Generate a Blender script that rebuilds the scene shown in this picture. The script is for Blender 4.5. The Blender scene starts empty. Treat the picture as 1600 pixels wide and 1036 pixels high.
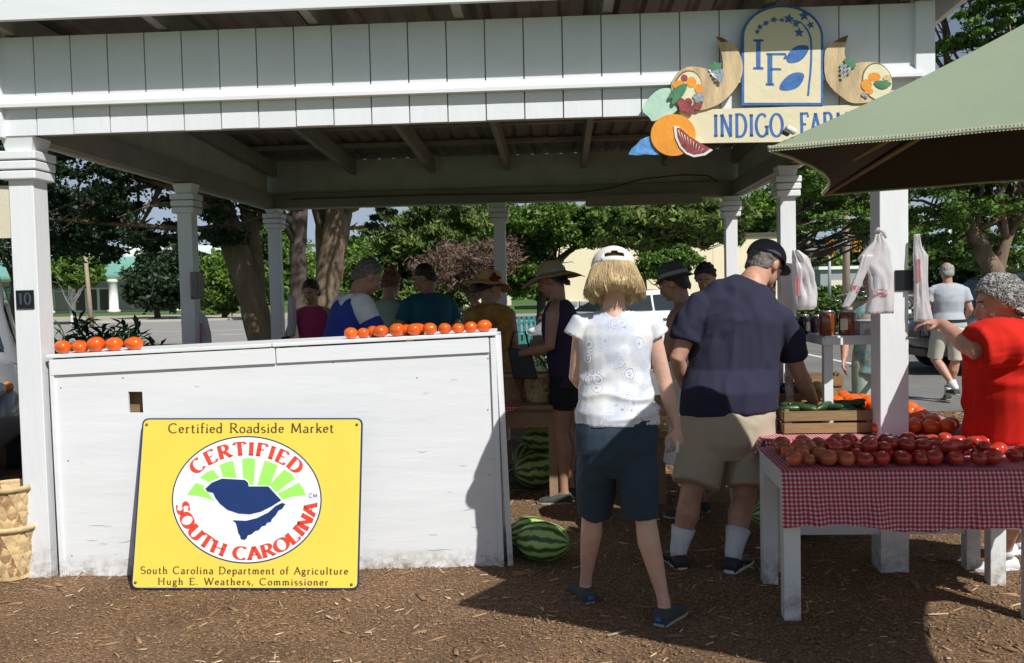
import bpy, bmesh, math, random
import numpy as np
from mathutils import Vector, Matrix, noise
R = math.radians
PI = math.pi
random.seed(7)
rng = np.random.default_rng(7)
SC = bpy.context.scene
COL = SC.collection

# ---------------------------------------------------------------- camera
F = 1400.0                      # focal length in photograph pixels (1600 wide)
cam_d = bpy.data.cameras.new('camera')
cam_d.sensor_width = 36.0
cam_d.lens = 36.0 * F / 1600.0
cam_d.clip_start = 0.05
cam_d.clip_end = 2000.0
cam = bpy.data.objects.new('camera', cam_d)
COL.objects.link(cam)
CAM = Vector((0, 0, 1.5))
CROT = Matrix.Rotation(R(90 - 2.58), 4, 'X') @ Matrix.Rotation(R(-1.295), 4, 'Z')
cam.matrix_world = Matrix.Translation(CAM) @ CROT
SC.camera = cam

# ---------------------------------------------------------------- light
SUN = Vector((-.67, 1.0, -1.20)).normalized()      # direction the light travels
sun_el = math.asin(-SUN.z)
sun_rot = math.atan2(-SUN.x, -SUN.y)
W = bpy.data.worlds.new('World')
SC.world = W
W.use_nodes = True
nt = W.node_tree
bg = nt.nodes['Background']
sky = nt.nodes.new('ShaderNodeTexSky')
sky.sky_type = 'NISHITA'
sky.sun_disc = False
sky.sun_elevation = sun_el
sky.sun_rotation = sun_rot
sky.air_density = 1.1
sky.dust_density = 1.5
# thin bright cloud over the blue
_tc = nt.nodes.new('ShaderNodeTexCoord'); _nz = nt.nodes.new('ShaderNodeTexNoise'); _nz.inputs['Scale'].default_value = 2.6; _nz.inputs['Detail'].default_value = 8
_mp = nt.nodes.new('ShaderNodeMapping'); _mp.inputs['Scale'].default_value = (1, 1, 2.2)
nt.links.new(_tc.outputs['Generated'], _mp.inputs[0]); nt.links.new(_mp.outputs[0], _nz.inputs[0])
_r = nt.nodes.new('ShaderNodeMapRange'); _r.inputs[1].default_value = .50; _r.inputs[2].default_value = .74; _r.inputs[3].default_value = .0; _r.inputs[4].default_value = .6
nt.links.new(_nz.outputs[0], _r.inputs[0])
_mx = nt.nodes.new('ShaderNodeMix'); _mx.data_type = 'RGBA'; _mx.inputs[7].default_value = (6.6, 7.6, 9.4, 1)
nt.links.new(_r.outputs[0], _mx.inputs[0]); nt.links.new(sky.outputs[0], _mx.inputs[6])
# humid summer haze towards the horizon, all the way round
_sx = nt.nodes.new('ShaderNodeSeparateXYZ'); nt.links.new(_tc.outputs['Generated'], _sx.inputs[0])
_hz = nt.nodes.new('ShaderNodeMapRange'); _hz.interpolation_type = 'SMOOTHSTEP'; _hz.inputs[1].default_value = .0; _hz.inputs[2].default_value = .38; _hz.inputs[3].default_value = .85; _hz.inputs[4].default_value = 0
nt.links.new(_sx.outputs[2], _hz.inputs[0])
_m2 = nt.nodes.new('ShaderNodeMix'); _m2.data_type = 'RGBA'; _m2.inputs[7].default_value = (8.6, 10.6, 13.8, 1)
nt.links.new(_hz.outputs[0], _m2.inputs[0]); nt.links.new(_mx.outputs[2], _m2.inputs[6]); nt.links.new(_m2.outputs[2], bg.inputs[0])
bg.inputs[1].default_value = 0.05
sl = bpy.data.lights.new('sun', 'SUN')
sl.energy = 5.0
sl.angle = R(0.5)
sl.color = (1.0, .975, .93)
so = bpy.data.objects.new('sun', sl)
so.rotation_euler = SUN.to_track_quat('-Z', 'Y').to_euler()
so.location = (5, -8, 12)
COL.objects.link(so)
SC.view_settings.view_transform = 'Standard'
SC.view_settings.look = 'None'
SC.view_settings.exposure = -0.02
SC.view_settings.gamma = 1.0
SC.view_settings.use_curve_mapping = False

# ---------------------------------------------------------------- geometry of the view (used to find real places)
C3 = CROT.to_3x3()
def ray(px, py):
    return (C3 @ Vector(((px - 800) / F, -(py - 518) / F, -1))).normalized()
def P(px, py, D):
    d = ray(px, py)
    return CAM + d * (D / d.y)
def G(px, py, z=0.0):
    d = ray(px, py)
    return CAM + d * ((z - CAM.z) / d.z)
def onplane(px, py, p0, n):
    d = ray(px, py)
    return CAM + d * ((p0 - CAM).dot(n) / d.dot(n))

# ---------------------------------------------------------------- materials
def M(name, col, rough=.6, var=.12, scale=6, bump=.1, bscale=40, metallic=0, stretch=(1, 1, 1),
      spec=.5, trans=0, coat=0, splash=0, dirt=None, dscale=3, dth=(.55, .7), island=0, obvar=.0, sheen=0):
    m = bpy.data.materials.new(name)
    m.use_nodes = True
    n = m.node_tree.nodes; l = m.node_tree.links
    b = n['Principled BSDF']
    b.inputs['Roughness'].default_value = rough
    b.inputs['Metallic'].default_value = metallic
    b.inputs['Specular IOR Level'].default_value = spec
    if coat: b.inputs['Coat Weight'].default_value = coat
    if sheen: b.inputs['Sheen Weight'].default_value = sheen
    tc = n.new('ShaderNodeTexCoord'); mp = n.new('ShaderNodeMapping')
    mp.inputs['Scale'].default_value = stretch
    l.new(tc.outputs['Object'], mp.inputs[0])
    nz = n.new('ShaderNodeTexNoise'); nz.inputs['Scale'].default_value = scale
    nz.inputs['Detail'].default_value = 6; nz.inputs['Roughness'].default_value = .6
    l.new(mp.outputs[0], nz.inputs[0])
    mr = n.new('ShaderNodeMapRange')
    mr.inputs['From Min'].default_value = .3; mr.inputs['From Max'].default_value = .7
    mr.inputs['To Min'].default_value = 1 - var; mr.inputs['To Max'].default_value = 1 + var
    l.new(nz.outputs[0], mr.inputs[0])
    val = mr.outputs[0]
    def mul(a, bsock):
        x = n.new('ShaderNodeMath'); x.operation = 'MULTIPLY'; l.new(a, x.inputs[0]); l.new(bsock, x.inputs[1]); return x.outputs[0]
    if island:
        g = n.new('ShaderNodeNewGeometry'); r2 = n.new('ShaderNodeMapRange')
        r2.inputs['To Min'].default_value = 1 - island; r2.inputs['To Max'].default_value = 1 + island
        l.new(g.outputs['Random Per Island'], r2.inputs[0]); val = mul(val, r2.outputs[0])
    if obvar:
        g = n.new('ShaderNodeObjectInfo'); r2 = n.new('ShaderNodeMapRange')
        r2.inputs['To Min'].default_value = 1 - obvar; r2.inputs['To Max'].default_value = 1 + obvar
        l.new(g.outputs['Random'], r2.inputs[0]); val = mul(val, r2.outputs[0])
    vm = n.new('ShaderNodeVectorMath'); vm.operation = 'SCALE'
    vm.inputs[0].default_value = col[:3]
    l.new(val, vm.inputs['Scale'])
    out = vm.outputs[0]
    if dirt:
        n2 = n.new('ShaderNodeTexNoise'); n2.inputs['Scale'].default_value = dscale; n2.inputs['Detail'].default_value = 8
        n2.inputs['Roughness'].default_value = .7
        l.new(mp.outputs[0], n2.inputs[0])
        r3 = n.new('ShaderNodeMapRange'); r3.inputs['From Min'].default_value = dth[0]; r3.inputs['From Max'].default_value = dth[1]
        l.new(n2.outputs[0], r3.inputs[0])
        mx = n.new('ShaderNodeMix'); mx.data_type = 'RGBA'
        l.new(r3.outputs[0], mx.inputs[0]); l.new(out, mx.inputs[6]); mx.inputs[7].default_value = (*dirt[:3], 1)
        out = mx.outputs[2]
    if splash:
        sx = n.new('ShaderNodeSeparateXYZ'); l.new(tc.outputs['Object'], sx.inputs[0])
        n3 = n.new('ShaderNodeTexNoise'); n3.inputs['Scale'].default_value = 18; n3.inputs['Detail'].default_value = 8; n3.inputs['Roughness'].default_value = .7
        l.new(tc.outputs['Object'], n3.inputs[0])
        r4 = n.new('ShaderNodeMapRange'); r4.inputs[1].default_value = splash; r4.inputs[2].default_value = 0; l.new(sx.outputs[2], r4.inputs[0])
        r5 = n.new('ShaderNodeMapRange'); r5.inputs[1].default_value = .40; r5.inputs[2].default_value = .66; l.new(n3.outputs[0], r5.inputs[0])
        m4 = n.new('ShaderNodeMix'); m4.data_type = 'RGBA'; l.new(mul(r4.outputs[0], r5.outputs[0]), m4.inputs[0]); l.new(out, m4.inputs[6]); m4.inputs[7].default_value = (.27, .19, .12, 1)
        out = m4.outputs[2]
    l.new(out, b.inputs['Base Color'])
    if bump:
        nb = n.new('ShaderNodeTexNoise'); nb.inputs['Scale'].default_value = bscale; nb.inputs['Detail'].default_value = 5
        l.new(mp.outputs[0], nb.inputs[0])
        bp = n.new('ShaderNodeBump'); bp.inputs['Strength'].default_value = bump; bp.inputs['Distance'].default_value = .02
        l.new(nb.outputs[0], bp.inputs['Height']); l.new(bp.outputs[0], b.inputs['Normal'])
    if trans:
        tr = n.new('ShaderNodeBsdfTranslucent'); l.new(out, tr.inputs[0])
        ms = n.new('ShaderNodeMixShader'); ms.inputs[0].default_value = trans
        l.new(b.outputs[0], ms.inputs[1]); l.new(tr.outputs[0], ms.inputs[2])
        l.new(ms.outputs[0], n['Material Output'].inputs[0])
    return m

MAT = {}
def mt(k, *a, **kw):
    MAT[k] = M(k, *a, **kw)
mt('white_paint', (.75, .775, .795), .45, .04, 5, .10, 30, splash=.22, stretch=(1, 1, .25), dirt=(.5, .49, .45), dscale=7, dth=(.68, .85), obvar=.02)
mt('white_paint_h', (.75, .775, .795), .5, .04, 4, .10, 16, splash=.12, stretch=(.25, 1, 1.4), dirt=(.46, .45, .42), dscale=9, dth=(.70, .85), obvar=.02)
mt('interior_shade_paint', (.27, .255, .235), .6, .08, 4, .2, 25, dirt=(.2, .18, .155), dscale=3, dth=(.5, .8), obvar=.08)  # paint darkened to carry the shade under the roof in its colour
mt('recess', (.45, .45, .44), .7)
mt('corrugated', (.20, .175, .155), .5, .15, 3, .05, 20, metallic=.15, dirt=(.16, .12, .09), dscale=2)
mt('gap_dark', (.04, .035, .03), .9)
mt('rust', (.45, .2, .05), .8, .4, 60)
mt('bark', (.20, .14, .095), .95, .35, 5, .9, 14, stretch=(1, 1, .25))
mt('bark_dark', (.10, .075, .06), .95, .35, 5, .9, 14, stretch=(1, 1, .25))
mt('branch_brown', (.20, .13, .10), .9, .3, 9, .3, 30)
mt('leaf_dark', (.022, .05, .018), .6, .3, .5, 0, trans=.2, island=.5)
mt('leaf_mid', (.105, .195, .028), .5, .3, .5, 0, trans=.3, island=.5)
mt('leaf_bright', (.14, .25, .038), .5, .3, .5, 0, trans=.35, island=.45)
mt('leaf_cedar', (.12, .18, .036), .7, .3, .7, 0, trans=.25, island=.5)
mt('leaf_dead', (.15, .095, .07), .8, .3, .7, 0, trans=.2, island=.5)
mt('leaf_plant', (.025, .07, .02), .35, .25, 5, 0, trans=.15, island=.4)
mt('hedge_leaf', (.07, .13, .022), .5, .3, 1, 0, trans=.25, island=.5)
mt('asphalt', (.20, .195, .18), .9, .16, .8, .3, 90, dirt=(.15, .145, .135), dscale=1.1, dth=(.45, .75))
mt('road_grey', (.31, .30, .285), .9, .1, .3, .2, 60)
mt('pavement', (.42, .37, .30), .9, .12, .7, .2, 50)
mt('kerb', (.45, .43, .39), .9, .1, 2)
mt('road_paint', (.75, .75, .72), .7, .1, 3)
mt('tan_verge', (.33, .25, .17), .95, .2, .6, .3, 30)
mt('cream_wall', (.80, .70, .50), .8, .04, .5, .05, 20)
mt('cream_wall2', (.72, .66, .52), .8, .05, .5)
mt('roof_green', (.16, .36, .30), .5, .08, 1)
mt('glass_far', (.24, .27, .25), .12, .2, .3, 0, spec=.8)
mt('glass_car', (.02, .03, .035), .05, .1, 1, 0, spec=.9)
mt('dark_trim', (.07, .06, .055), .6)
mt('black_plate', (.008, .009, .012), .3, .1, 5, 0)
mt('plate_digit', (.06, .08, .10), .4, .1, 5, 0)
mt('tomato_orange', (.84, .13, .012), .22, .15, 9, .02, 12, coat=.35, obvar=.14)
mt('tomato_red', (.50, .040, .020), .22, .22, 9, .02, 12, coat=.4, obvar=.2)
mt('tomato_blush', (.55, .12, .045), .25, .35, 9, .02, 12, coat=.3, obvar=.2)
mt('honey', (.20, .045, .006), .06, .12, 5, 0, coat=.8, spec=.7)
mt('dark_jam', (.03, .012, .02), .08, .12, 5, 0, coat=.8)
mt('tin_lid', (.62, .62, .62), .3, .05, 5, 0, metallic=.9)
mt('paper_label', (.75, .70, .55), .7, .15, 30, 0)
mt('splint', (.60, .44, .23), .7, .22, 14, .2, 40, obvar=.18)
mt('splint_dark', (.40, .24, .12), .7, .22, 14, .2, 40, obvar=.2)
mt('crate_wood', (.27, .18, .085), .8, .2, 8, .3, 40, stretch=(.2, 1, 1), obvar=.1)
mt('table_wood', (.30, .20, .12), .8, .2, 5, .3, 30)
mt('canvas_green', (.245, .30, .205), .85, .06, 2.5, .12, 260)
mt('canvas_under_shade', (.028, .02, .013), .9, .1, 2, .1, 200)  # same canvas, darkened: shade under the canopy put into the colour
mt('trim_cream', (.70, .65, .5), .7, .1, 40)
mt('metal_pole', (.34, .37, .40), .5, .08, 2, 0, metallic=.3)
mt('wood_pole', (.33, .26, .19), .9, .15, 3)
mt('signal_yellow', (.75, .38, .03), .5, .05, 3, 0)
mt('lens_dark', (.05, .03, .02), .3, .05, 3, 0)
mt('lens_red', (.25, .02, .02), .3, .05, 3, 0)
mt('tyre', (.02, .02, .02), .8, .1, 9, .1)
mt('rim', (.5, .5, .52), .3, .05, 5, 0, metallic=.8)
mt('car_white', (.78, .79, .80), .25, .02, 2, 0, coat=.8)
mt('car_blue', (.035, .075, .17), .25, .05, 2, 0, coat=.9)
mt('car_silver', (.30, .315, .335), .28, .04, 2, 0, metallic=.4, coat=.6)
mt('car_black', (.008, .009, .012), .2, .05, 2, 0, coat=.9)
mt('car_dark', (.02, .022, .026), .2, .05, 2, 0, coat=.9)
mt('headlight', (.7, .72, .75), .1, .1, 9, 0, coat=.8)
mt('amber', (.8, .25, .03), .2, .1, 9, 0)
mt('tail_red', (.4, .01, .01), .15, .1, 9, 0)
mt('skin', (.62, .385, .295), .5, .10, 22, .12, 90)
mt('skin_tan', (.40, .215, .145), .5, .08, 12, .05, 60)
mt('skin_ruddy', (.50, .265, .185), .5, .14, 22, .12, 90)
mt('hair_blonde', (.52, .38, .19), .42, .32, 22, .3, 60, stretch=(1, 1, .05), sheen=.3)
mt('hair_grey', (.36, .35, .335), .6, .5, 60, .9, 90)
mt('hair_dark', (.025, .018, .015), .5, .3, 30, .5, 60)
mt('hair_salt', (.13, .115, .10), .6, .4, 50, .6, 60)
mt('hair_auburn', (.17, .06, .03), .5, .3, 30, .5, 60)
mt('cap_white', (.72, .70, .66), .8, .05, 8, .1, 200)
mt('cap_navy', (.075, .075, .095), .85, .1, 8, .1, 200)
mt('navy_cloth', (.017, .018, .045), .9, .12, 6, .15, 250)
mt('teal_cloth', (.016, .10, .16), .9, .1, 6, .1, 250)
mt('red_cloth', (.58, .018, .010), .9, .08, 5, .2, 250, spec=.2)
mt('magenta_cloth', (.38, .03, .12), .85, .1, 5, .1, 200)
mt('mint_cloth', (.30, .45, .34), .85, .08, 5, .1, 200)
mt('blue_cloth', (.02, .05, .33), .85, .1, 5, .1, 200)
mt('white_cloth', (.74, .75, .78), .85, .05, 5, .1, 200)
mt('grey_cloth', (.40, .43, .48), .85, .06, 5, .12, 200)
mt('khaki_cloth', (.42, .36, .27), .9, .08, 5, .15, 220)
mt('stone_cloth', (.55, .53, .47), .9, .06, 5, .15, 220)
mt('teal_denim', (.024, .045, .072), .9, .15, 5, .2, 240)
mt('purple_cloth', (.035, .02, .06), .9, .1, 5, .1, 200)
mt('black_cloth', (.012, .012, .014), .9, .1, 5, .1, 200)
mt('orange_cloth', (.38, .20, .035), .85, .5, 9, .1, 200)
mt('sage_pants', (.36, .45, .38), .9, .08, 5, .1, 200)
mt('floral_cloth', (.20, .35, .36), .85, .5, 12, .1, 200, dirt=(.5, .4, .28), dscale=11, dth=(.5, .55))
mt('shoe_grey', (.06, .065, .06), .9, .15, 30, .2, 200)
mt('shoe_black', (.02, .02, .02), .5, .15, 30, .05)
mt('shoe_white', (.75, .76, .78), .5, .05, 30, .05)
mt('sole', (.42, .40, .36), .8, .1, 10)
mt('tag_blue', (.02, .17, .55), .5, .1, 10, 0)
mt('sock', (.72, .74, .77), .95, .05, 20, .3, 120, stretch=(1, 1, .2))
mt('straw', (.62, .40, .14), .8, .2, 60, .3, 120)
mt('straw_brown', (.34, .25, .13), .8, .2, 60, .3, 120)
mt('hat_olive', (.07, .075, .06), .85, .15, 10, .1, 120)
mt('hat_olive_light', (.26, .27, .23), .85, .15, 10, .1, 120)
mt('band_dark', (.03, .02, .02), .8)
mt('flower_red', (.13, .012, .02), .7, .3, 30)
mt('eye_white', (.8, .8, .78), .2, .02, 5, 0)
mt('eye_dark', (.02, .012, .01), .1, .02, 5, 0)
mt('lip', (.30, .10, .08), .5, .05, 10, 0)
mt('belt', (.015, .012, .01), .4, .1, 10, 0)
mt('bag_film', (.78, .76, .78), .3, .05, 8, .25, 18, trans=.45, spec=.5)
mt('bag_print', (.62, .24, .27), .4, .1, 30, .1, 18, trans=.4)
mt('chip', (.28, .17, .09), .9, .1, 6, 0, island=.35)
mt('chip_pale', (.52, .40, .26), .85, .1, 6, 0, island=.35)
mt('eggplant', (.025, .008, .035), .15, .1, 5, 0, coat=.7)
mt('cucumber', (.025, .06, .015), .35, .3, 15, .2, 30)
mt('melon_green', (.30, .40, .10), .5, .2, 10, .1)
mt('sign_yellow', (.78, .61, .085), .35, .03, 3, .02, 8, dirt=(.70, .56, .14), dscale=5, dth=(.6, .75))
mt('sign_navy', (.012, .035, .14), .35, .08, 10, 0)
mt('sign_white', (.80, .81, .82), .35, .02, 5, 0)
mt('sign_lime', (.33, .80, .13), .35, .03, 5, 0)
mt('sign_red', (.72, .06, .03), .35, .05, 5, 0)
mt('sign_brown', (.10, .055, .03), .4, .1, 5, 0)
mt('board_cream', (.72, .65, .44), .6, .04, 5, .1, 30)
mt('art_blue', (.035, .14, .40), .6, .25, 25, .1, 40)
mt('art_orange', (.78, .30, .02), .6, .12, 10, .1, 40)
mt('art_tan', (.56, .42, .24), .7, .3, 7, .15, 30, stretch=(3, 1, .7))
mt('art_brown', (.18, .09, .04), .7, .2, 20, .1)
mt('art_mint', (.45, .66, .54), .7, .12, 12, .1, 40)
mt('art_green', (.06, .20, .10), .7, .3, 16, .1, 40)
mt('art_plum', (.28, .05, .06), .7, .5, 40, .1, 40)
mt('art_grape', (.26, .32, .36), .7, .5, 45, .1, 40)
mt('art_cream', (.70, .68, .45), .7, .1, 10, .1, 40)
mt('art_lightblue', (.10, .30, .62), .7, .5, 40, .1, 40)
mt('art_white', (.72, .72, .68), .6, .1, 10, 0)
mt('bolt', (.15, .11, .07), .5, .2, 30, 0, metallic=.6)
mt('cream_panel', (.62, .58, .45), .7, .06, 6)
mt('old_board', (.26, .235, .21), .8, .15, 4)
mt('fence_teal', (.03, .22, .22), .6, .1, 4, 0)
mt('pot', (.10, .06, .04), .8)
mt('white_thing', (.70, .70, .68), .5, .05, 3, 0)
mt('purse', (.012, .012, .014), .5, .1, 9, .1)

def nodes_of(name, rough=.7):
    m = bpy.data.materials.new(name); m.use_nodes = True
    n = m.node_tree.nodes; l = m.node_tree.links; b = n['Principled BSDF']
    b.inputs['Roughness'].default_value = rough
    MAT[name] = m
    return m, n, l, b
def ramp(n, stops):
    r = n.new('ShaderNodeValToRGB')
    e = r.color_ramp.elements
    while len(e) > 1: e.remove(e[-1])
    e[0].position = stops[0][0]; e[0].color = (*stops[0][1], 1)
    for p, c in stops[1:]:
        x = e.new(p); x.color = (*c, 1)
    return r

# mulch: layered noise, fine relief
m, n, l, b = nodes_of('mulch', .95)
tc = n.new('ShaderNodeTexCoord')
a1 = n.new('ShaderNodeTexNoise'); a1.inputs['Scale'].default_value = 80; a1.inputs['Detail'].default_value = 10; a1.inputs['Roughness'].default_value = .75
a2 = n.new('ShaderNodeTexNoise'); a2.inputs['Scale'].default_value = 2.2; a2.inputs['Detail'].default_value = 4
v1 = n.new('ShaderNodeTexVoronoi'); v1.inputs['Scale'].default_value = 130; v1.distance = 'MANHATTAN'
for x in (a1, a2, v1): l.new(tc.outputs['Object'], x.inputs['Vector'])
r1 = ramp(n, [(.32, (.070, .034, .016)), (.48, (.215, .122, .062)), (.64, (.43, .29, .165))])
l.new(a1.outputs[0], r1.inputs[0])
sp = n.new('ShaderNodeSeparateColor'); l.new(v1.outputs['Color'], sp.inputs[0])
r2 = ramp(n, [(0, (.55, .55, .55)), (.8, (1.1, 1.08, 1.05)), (.93, (2.1, 2.0, 1.9))])
l.new(sp.outputs[0], r2.inputs[0])
mx = n.new('ShaderNodeMix'); mx.data_type = 'RGBA'; mx.blend_type = 'MULTIPLY'; mx.inputs[0].default_value = .8
l.new(r1.outputs[0], mx.inputs[6]); l.new(r2.outputs[0], mx.inputs[7])
r3 = ramp(n, [(.35, (.8, .78, .76)), (.65, (1.15, 1.12, 1.1))]); l.new(a2.outputs[0], r3.inputs[0])
mx2 = n.new('ShaderNodeMix'); mx2.data_type = 'RGBA'; mx2.blend_type = 'MULTIPLY'; mx2.inputs[0].default_value = 1
l.new(mx.outputs[2], mx2.inputs[6]); l.new(r3.outputs[0], mx2.inputs[7]); l.new(mx2.outputs[2], b.inputs['Base Color'])
bp = n.new('ShaderNodeBump'); bp.inputs['Strength'].default_value = .9; bp.inputs['Distance'].default_value = .02
ad = n.new('ShaderNodeMath'); l.new(a1.outputs[0], ad.inputs[0]); l.new(sp.outputs[1], ad.inputs[1])
l.new(ad.outputs[0], bp.inputs['Height']); l.new(bp.outputs[0], b.inputs['Normal'])

# grass
m, n, l, b = nodes_of('grass', .9)
tc = n.new('ShaderNodeTexCoord')
a1 = n.new('ShaderNodeTexNoise'); a1.inputs['Scale'].default_value = .35; a1.inputs['Detail'].default_value = 8; a1.inputs['Roughness'].default_value = .7
a2 = n.new('ShaderNodeTexNoise'); a2.inputs['Scale'].default_value = 14; a2.inputs['Detail'].default_value = 6
l.new(tc.outputs['Object'], a1.inputs[0]); l.new(tc.outputs['Object'], a2.inputs[0])
ad = n.new('ShaderNodeMath'); ad.operation = 'MULTIPLY'; l.new(a1.outputs[0], ad.inputs[0]); l.new(a2.outputs[0], ad.inputs[1])
r1 = ramp(n, [(.12, (.035, .06, .014)), (.25, (.075, .16, .028)), (.4, (.14, .20, .05))])
l.new(ad.outputs[0], r1.inputs[0]); l.new(r1.outputs[0], b.inputs['Base Color'])
bp = n.new('ShaderNodeBump'); bp.inputs['Strength'].default_value = .6; l.new(a2.outputs[0], bp.inputs['Height']); l.new(bp.outputs[0], b.inputs['Normal'])

# red gingham, printed on the cloth; uses a UV map in metres
m, n, l, b = nodes_of('gingham', .85)
uv = n.new('ShaderNodeUVMap')
sx = n.new('ShaderNodeSeparateXYZ'); l.new(uv.outputs[0], sx.inputs[0])
def band(sock):
    a = n.new('ShaderNodeMath'); a.operation = 'MULTIPLY'; a.inputs[1].default_value = 1 / .0185; l.new(sock, a.inputs[0])
    f = n.new('ShaderNodeMath'); f.operation = 'FRACT'; l.new(a.outputs[0], f.inputs[0])
    g = n.new('ShaderNodeMath'); g.operation = 'GREATER_THAN'; g.inputs[1].default_value = .40; l.new(f.outputs[0], g.inputs[0])
    return g.outputs[0]
s1 = n.new('ShaderNodeMath'); l.new(band(sx.outputs[0]), s1.inputs[0]); l.new(band(sx.outputs[1]), s1.inputs[1])
hf = n.new('ShaderNodeMath'); hf.operation = 'MULTIPLY'; hf.inputs[1].default_value = .5; l.new(s1.outputs[0], hf.inputs[0])
r1 = ramp(n, [(0, (.72, .66, .66)), (.25, (.52, .17, .21)), (.75, (.38, .02, .05))]); r1.color_ramp.interpolation = 'CONSTANT'
l.new(hf.outputs[0], r1.inputs[0]); l.new(r1.outputs[0], b.inputs['Base Color'])

# watermelon
m, n, l, b = nodes_of('watermelon', .35)
tc = n.new('ShaderNodeTexCoord')
nz = n.new('ShaderNodeTexNoise'); nz.inputs['Scale'].default_value = 16; nz.inputs['Detail'].default_value = 4; l.new(tc.outputs['Object'], nz.inputs[0])
sx = n.new('ShaderNodeSeparateXYZ'); l.new(tc.outputs['Object'], sx.inputs[0])
at = n.new('ShaderNodeMath'); at.operation = 'ARCTAN2'; l.new(sx.outputs[1], at.inputs[0]); l.new(sx.outputs[2], at.inputs[1])
mu = n.new('ShaderNodeMath'); mu.operation = 'MULTIPLY'; mu.inputs[1].default_value = 11; l.new(at.outputs[0], mu.inputs[0])
m3 = n.new('ShaderNodeMath'); m3.operation = 'MULTIPLY_ADD'; m3.inputs[1].default_value = 6; l.new(nz.outputs[0], m3.inputs[0]); l.new(mu.outputs[0], m3.inputs[2])
si = n.new('ShaderNodeMath'); si.operation = 'SINE'; l.new(m3.outputs[0], si.inputs[0])
r1 = ramp(n, [(.12, (.035, .11, .02)), (.42, (.11, .27, .045)), (.66, (.42, .58, .18))])
mr = n.new('ShaderNodeMapRange'); mr.inputs[1].default_value = -1; l.new(si.outputs[0], mr.inputs[0])
l.new(mr.outputs[0], r1.inputs[0]); l.new(r1.outputs[0], b.inputs['Base Color']); b.inputs['Coat Weight'].default_value = .3

# white top with a pale blue paisley / bandana print
m, n, l, b = nodes_of('paisley', .85)
tc = n.new('ShaderNodeTexCoord')
wz = n.new('ShaderNodeTexNoise'); wz.inputs['Scale'].default_value = 7; l.new(tc.outputs['Object'], wz.inputs[0])
va = n.new('ShaderNodeVectorMath'); va.operation = 'MULTIPLY_ADD'; va.inputs[1].default_value = (.05, .05, .05)
l.new(wz.outputs['Color'], va.inputs[0]); l.new(tc.outputs['Object'], va.inputs[2])
v1 = n.new('ShaderNodeTexVoronoi'); v1.inputs['Scale'].default_value = 11; l.new(va.outputs[0], v1.inputs['Vector'])
ri = n.new('ShaderNodeMath'); ri.operation = 'MULTIPLY'; ri.inputs[1].default_value = 62; l.new(v1.outputs[0], ri.inputs[0])
si = n.new('ShaderNodeMath'); si.operation = 'SINE'; l.new(ri.outputs[0], si.inputs[0])
c1a = ramp(n, [(.40, (0, 0, 0)), (.75, (1, 1, 1))]); l.new(si.outputs[0], c1a.inputs[0])
lim = ramp(n, [(.36, (1, 1, 1)), (.48, (.2, .2, .2))]); l.new(v1.outputs[0], lim.inputs[0])
brk = n.new('ShaderNodeTexNoise'); brk.inputs['Scale'].default_value = 55; l.new(tc.outputs['Object'], brk.inputs[0])
brr = ramp(n, [(.36, (.35, .35, .35)), (.5, (1, 1, 1))]); l.new(brk.outputs[0], brr.inputs[0])
q1 = n.new('ShaderNodeMix'); q1.data_type = 'RGBA'; q1.blend_type = 'MULTIPLY'; q1.inputs[0].default_value = 1; l.new(c1a.outputs[0], q1.inputs[6]); l.new(lim.outputs[0], q1.inputs[7])
c1 = n.new('ShaderNodeMix'); c1.data_type = 'RGBA'; c1.blend_type = 'MULTIPLY'; c1.inputs[0].default_value = 1; l.new(q1.outputs[2], c1.inputs[6]); l.new(brr.outputs[0], c1.inputs[7])
v2 = n.new('ShaderNodeTexVoronoi'); v2.inputs['Scale'].default_value = 34; l.new(va.outputs[0], v2.inputs['Vector'])
c2 = ramp(n, [(.14, (1, 1, 1)), (.26, (0, 0, 0))]); l.new(v2.outputs[0], c2.inputs[0])
bigz = n.new('ShaderNodeTexNoise'); bigz.inputs['Scale'].default_value = 4.5; bigz.inputs['Detail'].default_value = 2; l.new(tc.outputs['Object'], bigz.inputs[0])
c3 = ramp(n, [(.44, (0, 0, 0)), (.54, (1, 1, 1))]); l.new(bigz.outputs[0], c3.inputs[0])
k1 = n.new('ShaderNodeMix'); k1.data_type = 'RGBA'; l.new(c3.outputs[0], k1.inputs[0]); l.new(c2.outputs[0], k1.inputs[6]); l.new(c1.outputs[2], k1.inputs[7])
sc_ = n.new('ShaderNodeMath'); sc_.operation = 'MULTIPLY'; sc_.inputs[1].default_value = .8; l.new(k1.outputs[2], sc_.inputs[0])
k2 = n.new('ShaderNodeMix'); k2.data_type = 'RGBA'; l.new(sc_.outputs[0], k2.inputs[0])
k2.inputs[6].default_value = (.78, .79, .80, 1); k2.inputs[7].default_value = (.20, .28, .54, 1)
wn = n.new('ShaderNodeTexNoise'); wn.inputs['Scale'].default_value = 9; wn.inputs['Detail'].default_value = 5; l.new(tc.outputs['Object'], wn.inputs[0])
wr_ = ramp(n, [(.42, (.72, .76, .86)), (.6, (1, 1, 1))]); l.new(wn.outputs[0], wr_.inputs[0])
k3 = n.new('ShaderNodeMix'); k3.data_type = 'RGBA'; k3.blend_type = 'MULTIPLY'; k3.inputs[0].default_value = 1
l.new(k2.outputs[2], k3.inputs[6]); l.new(wr_.outputs[0], k3.inputs[7]); l.new(k3.outputs[2], b.inputs['Base Color'])

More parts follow.
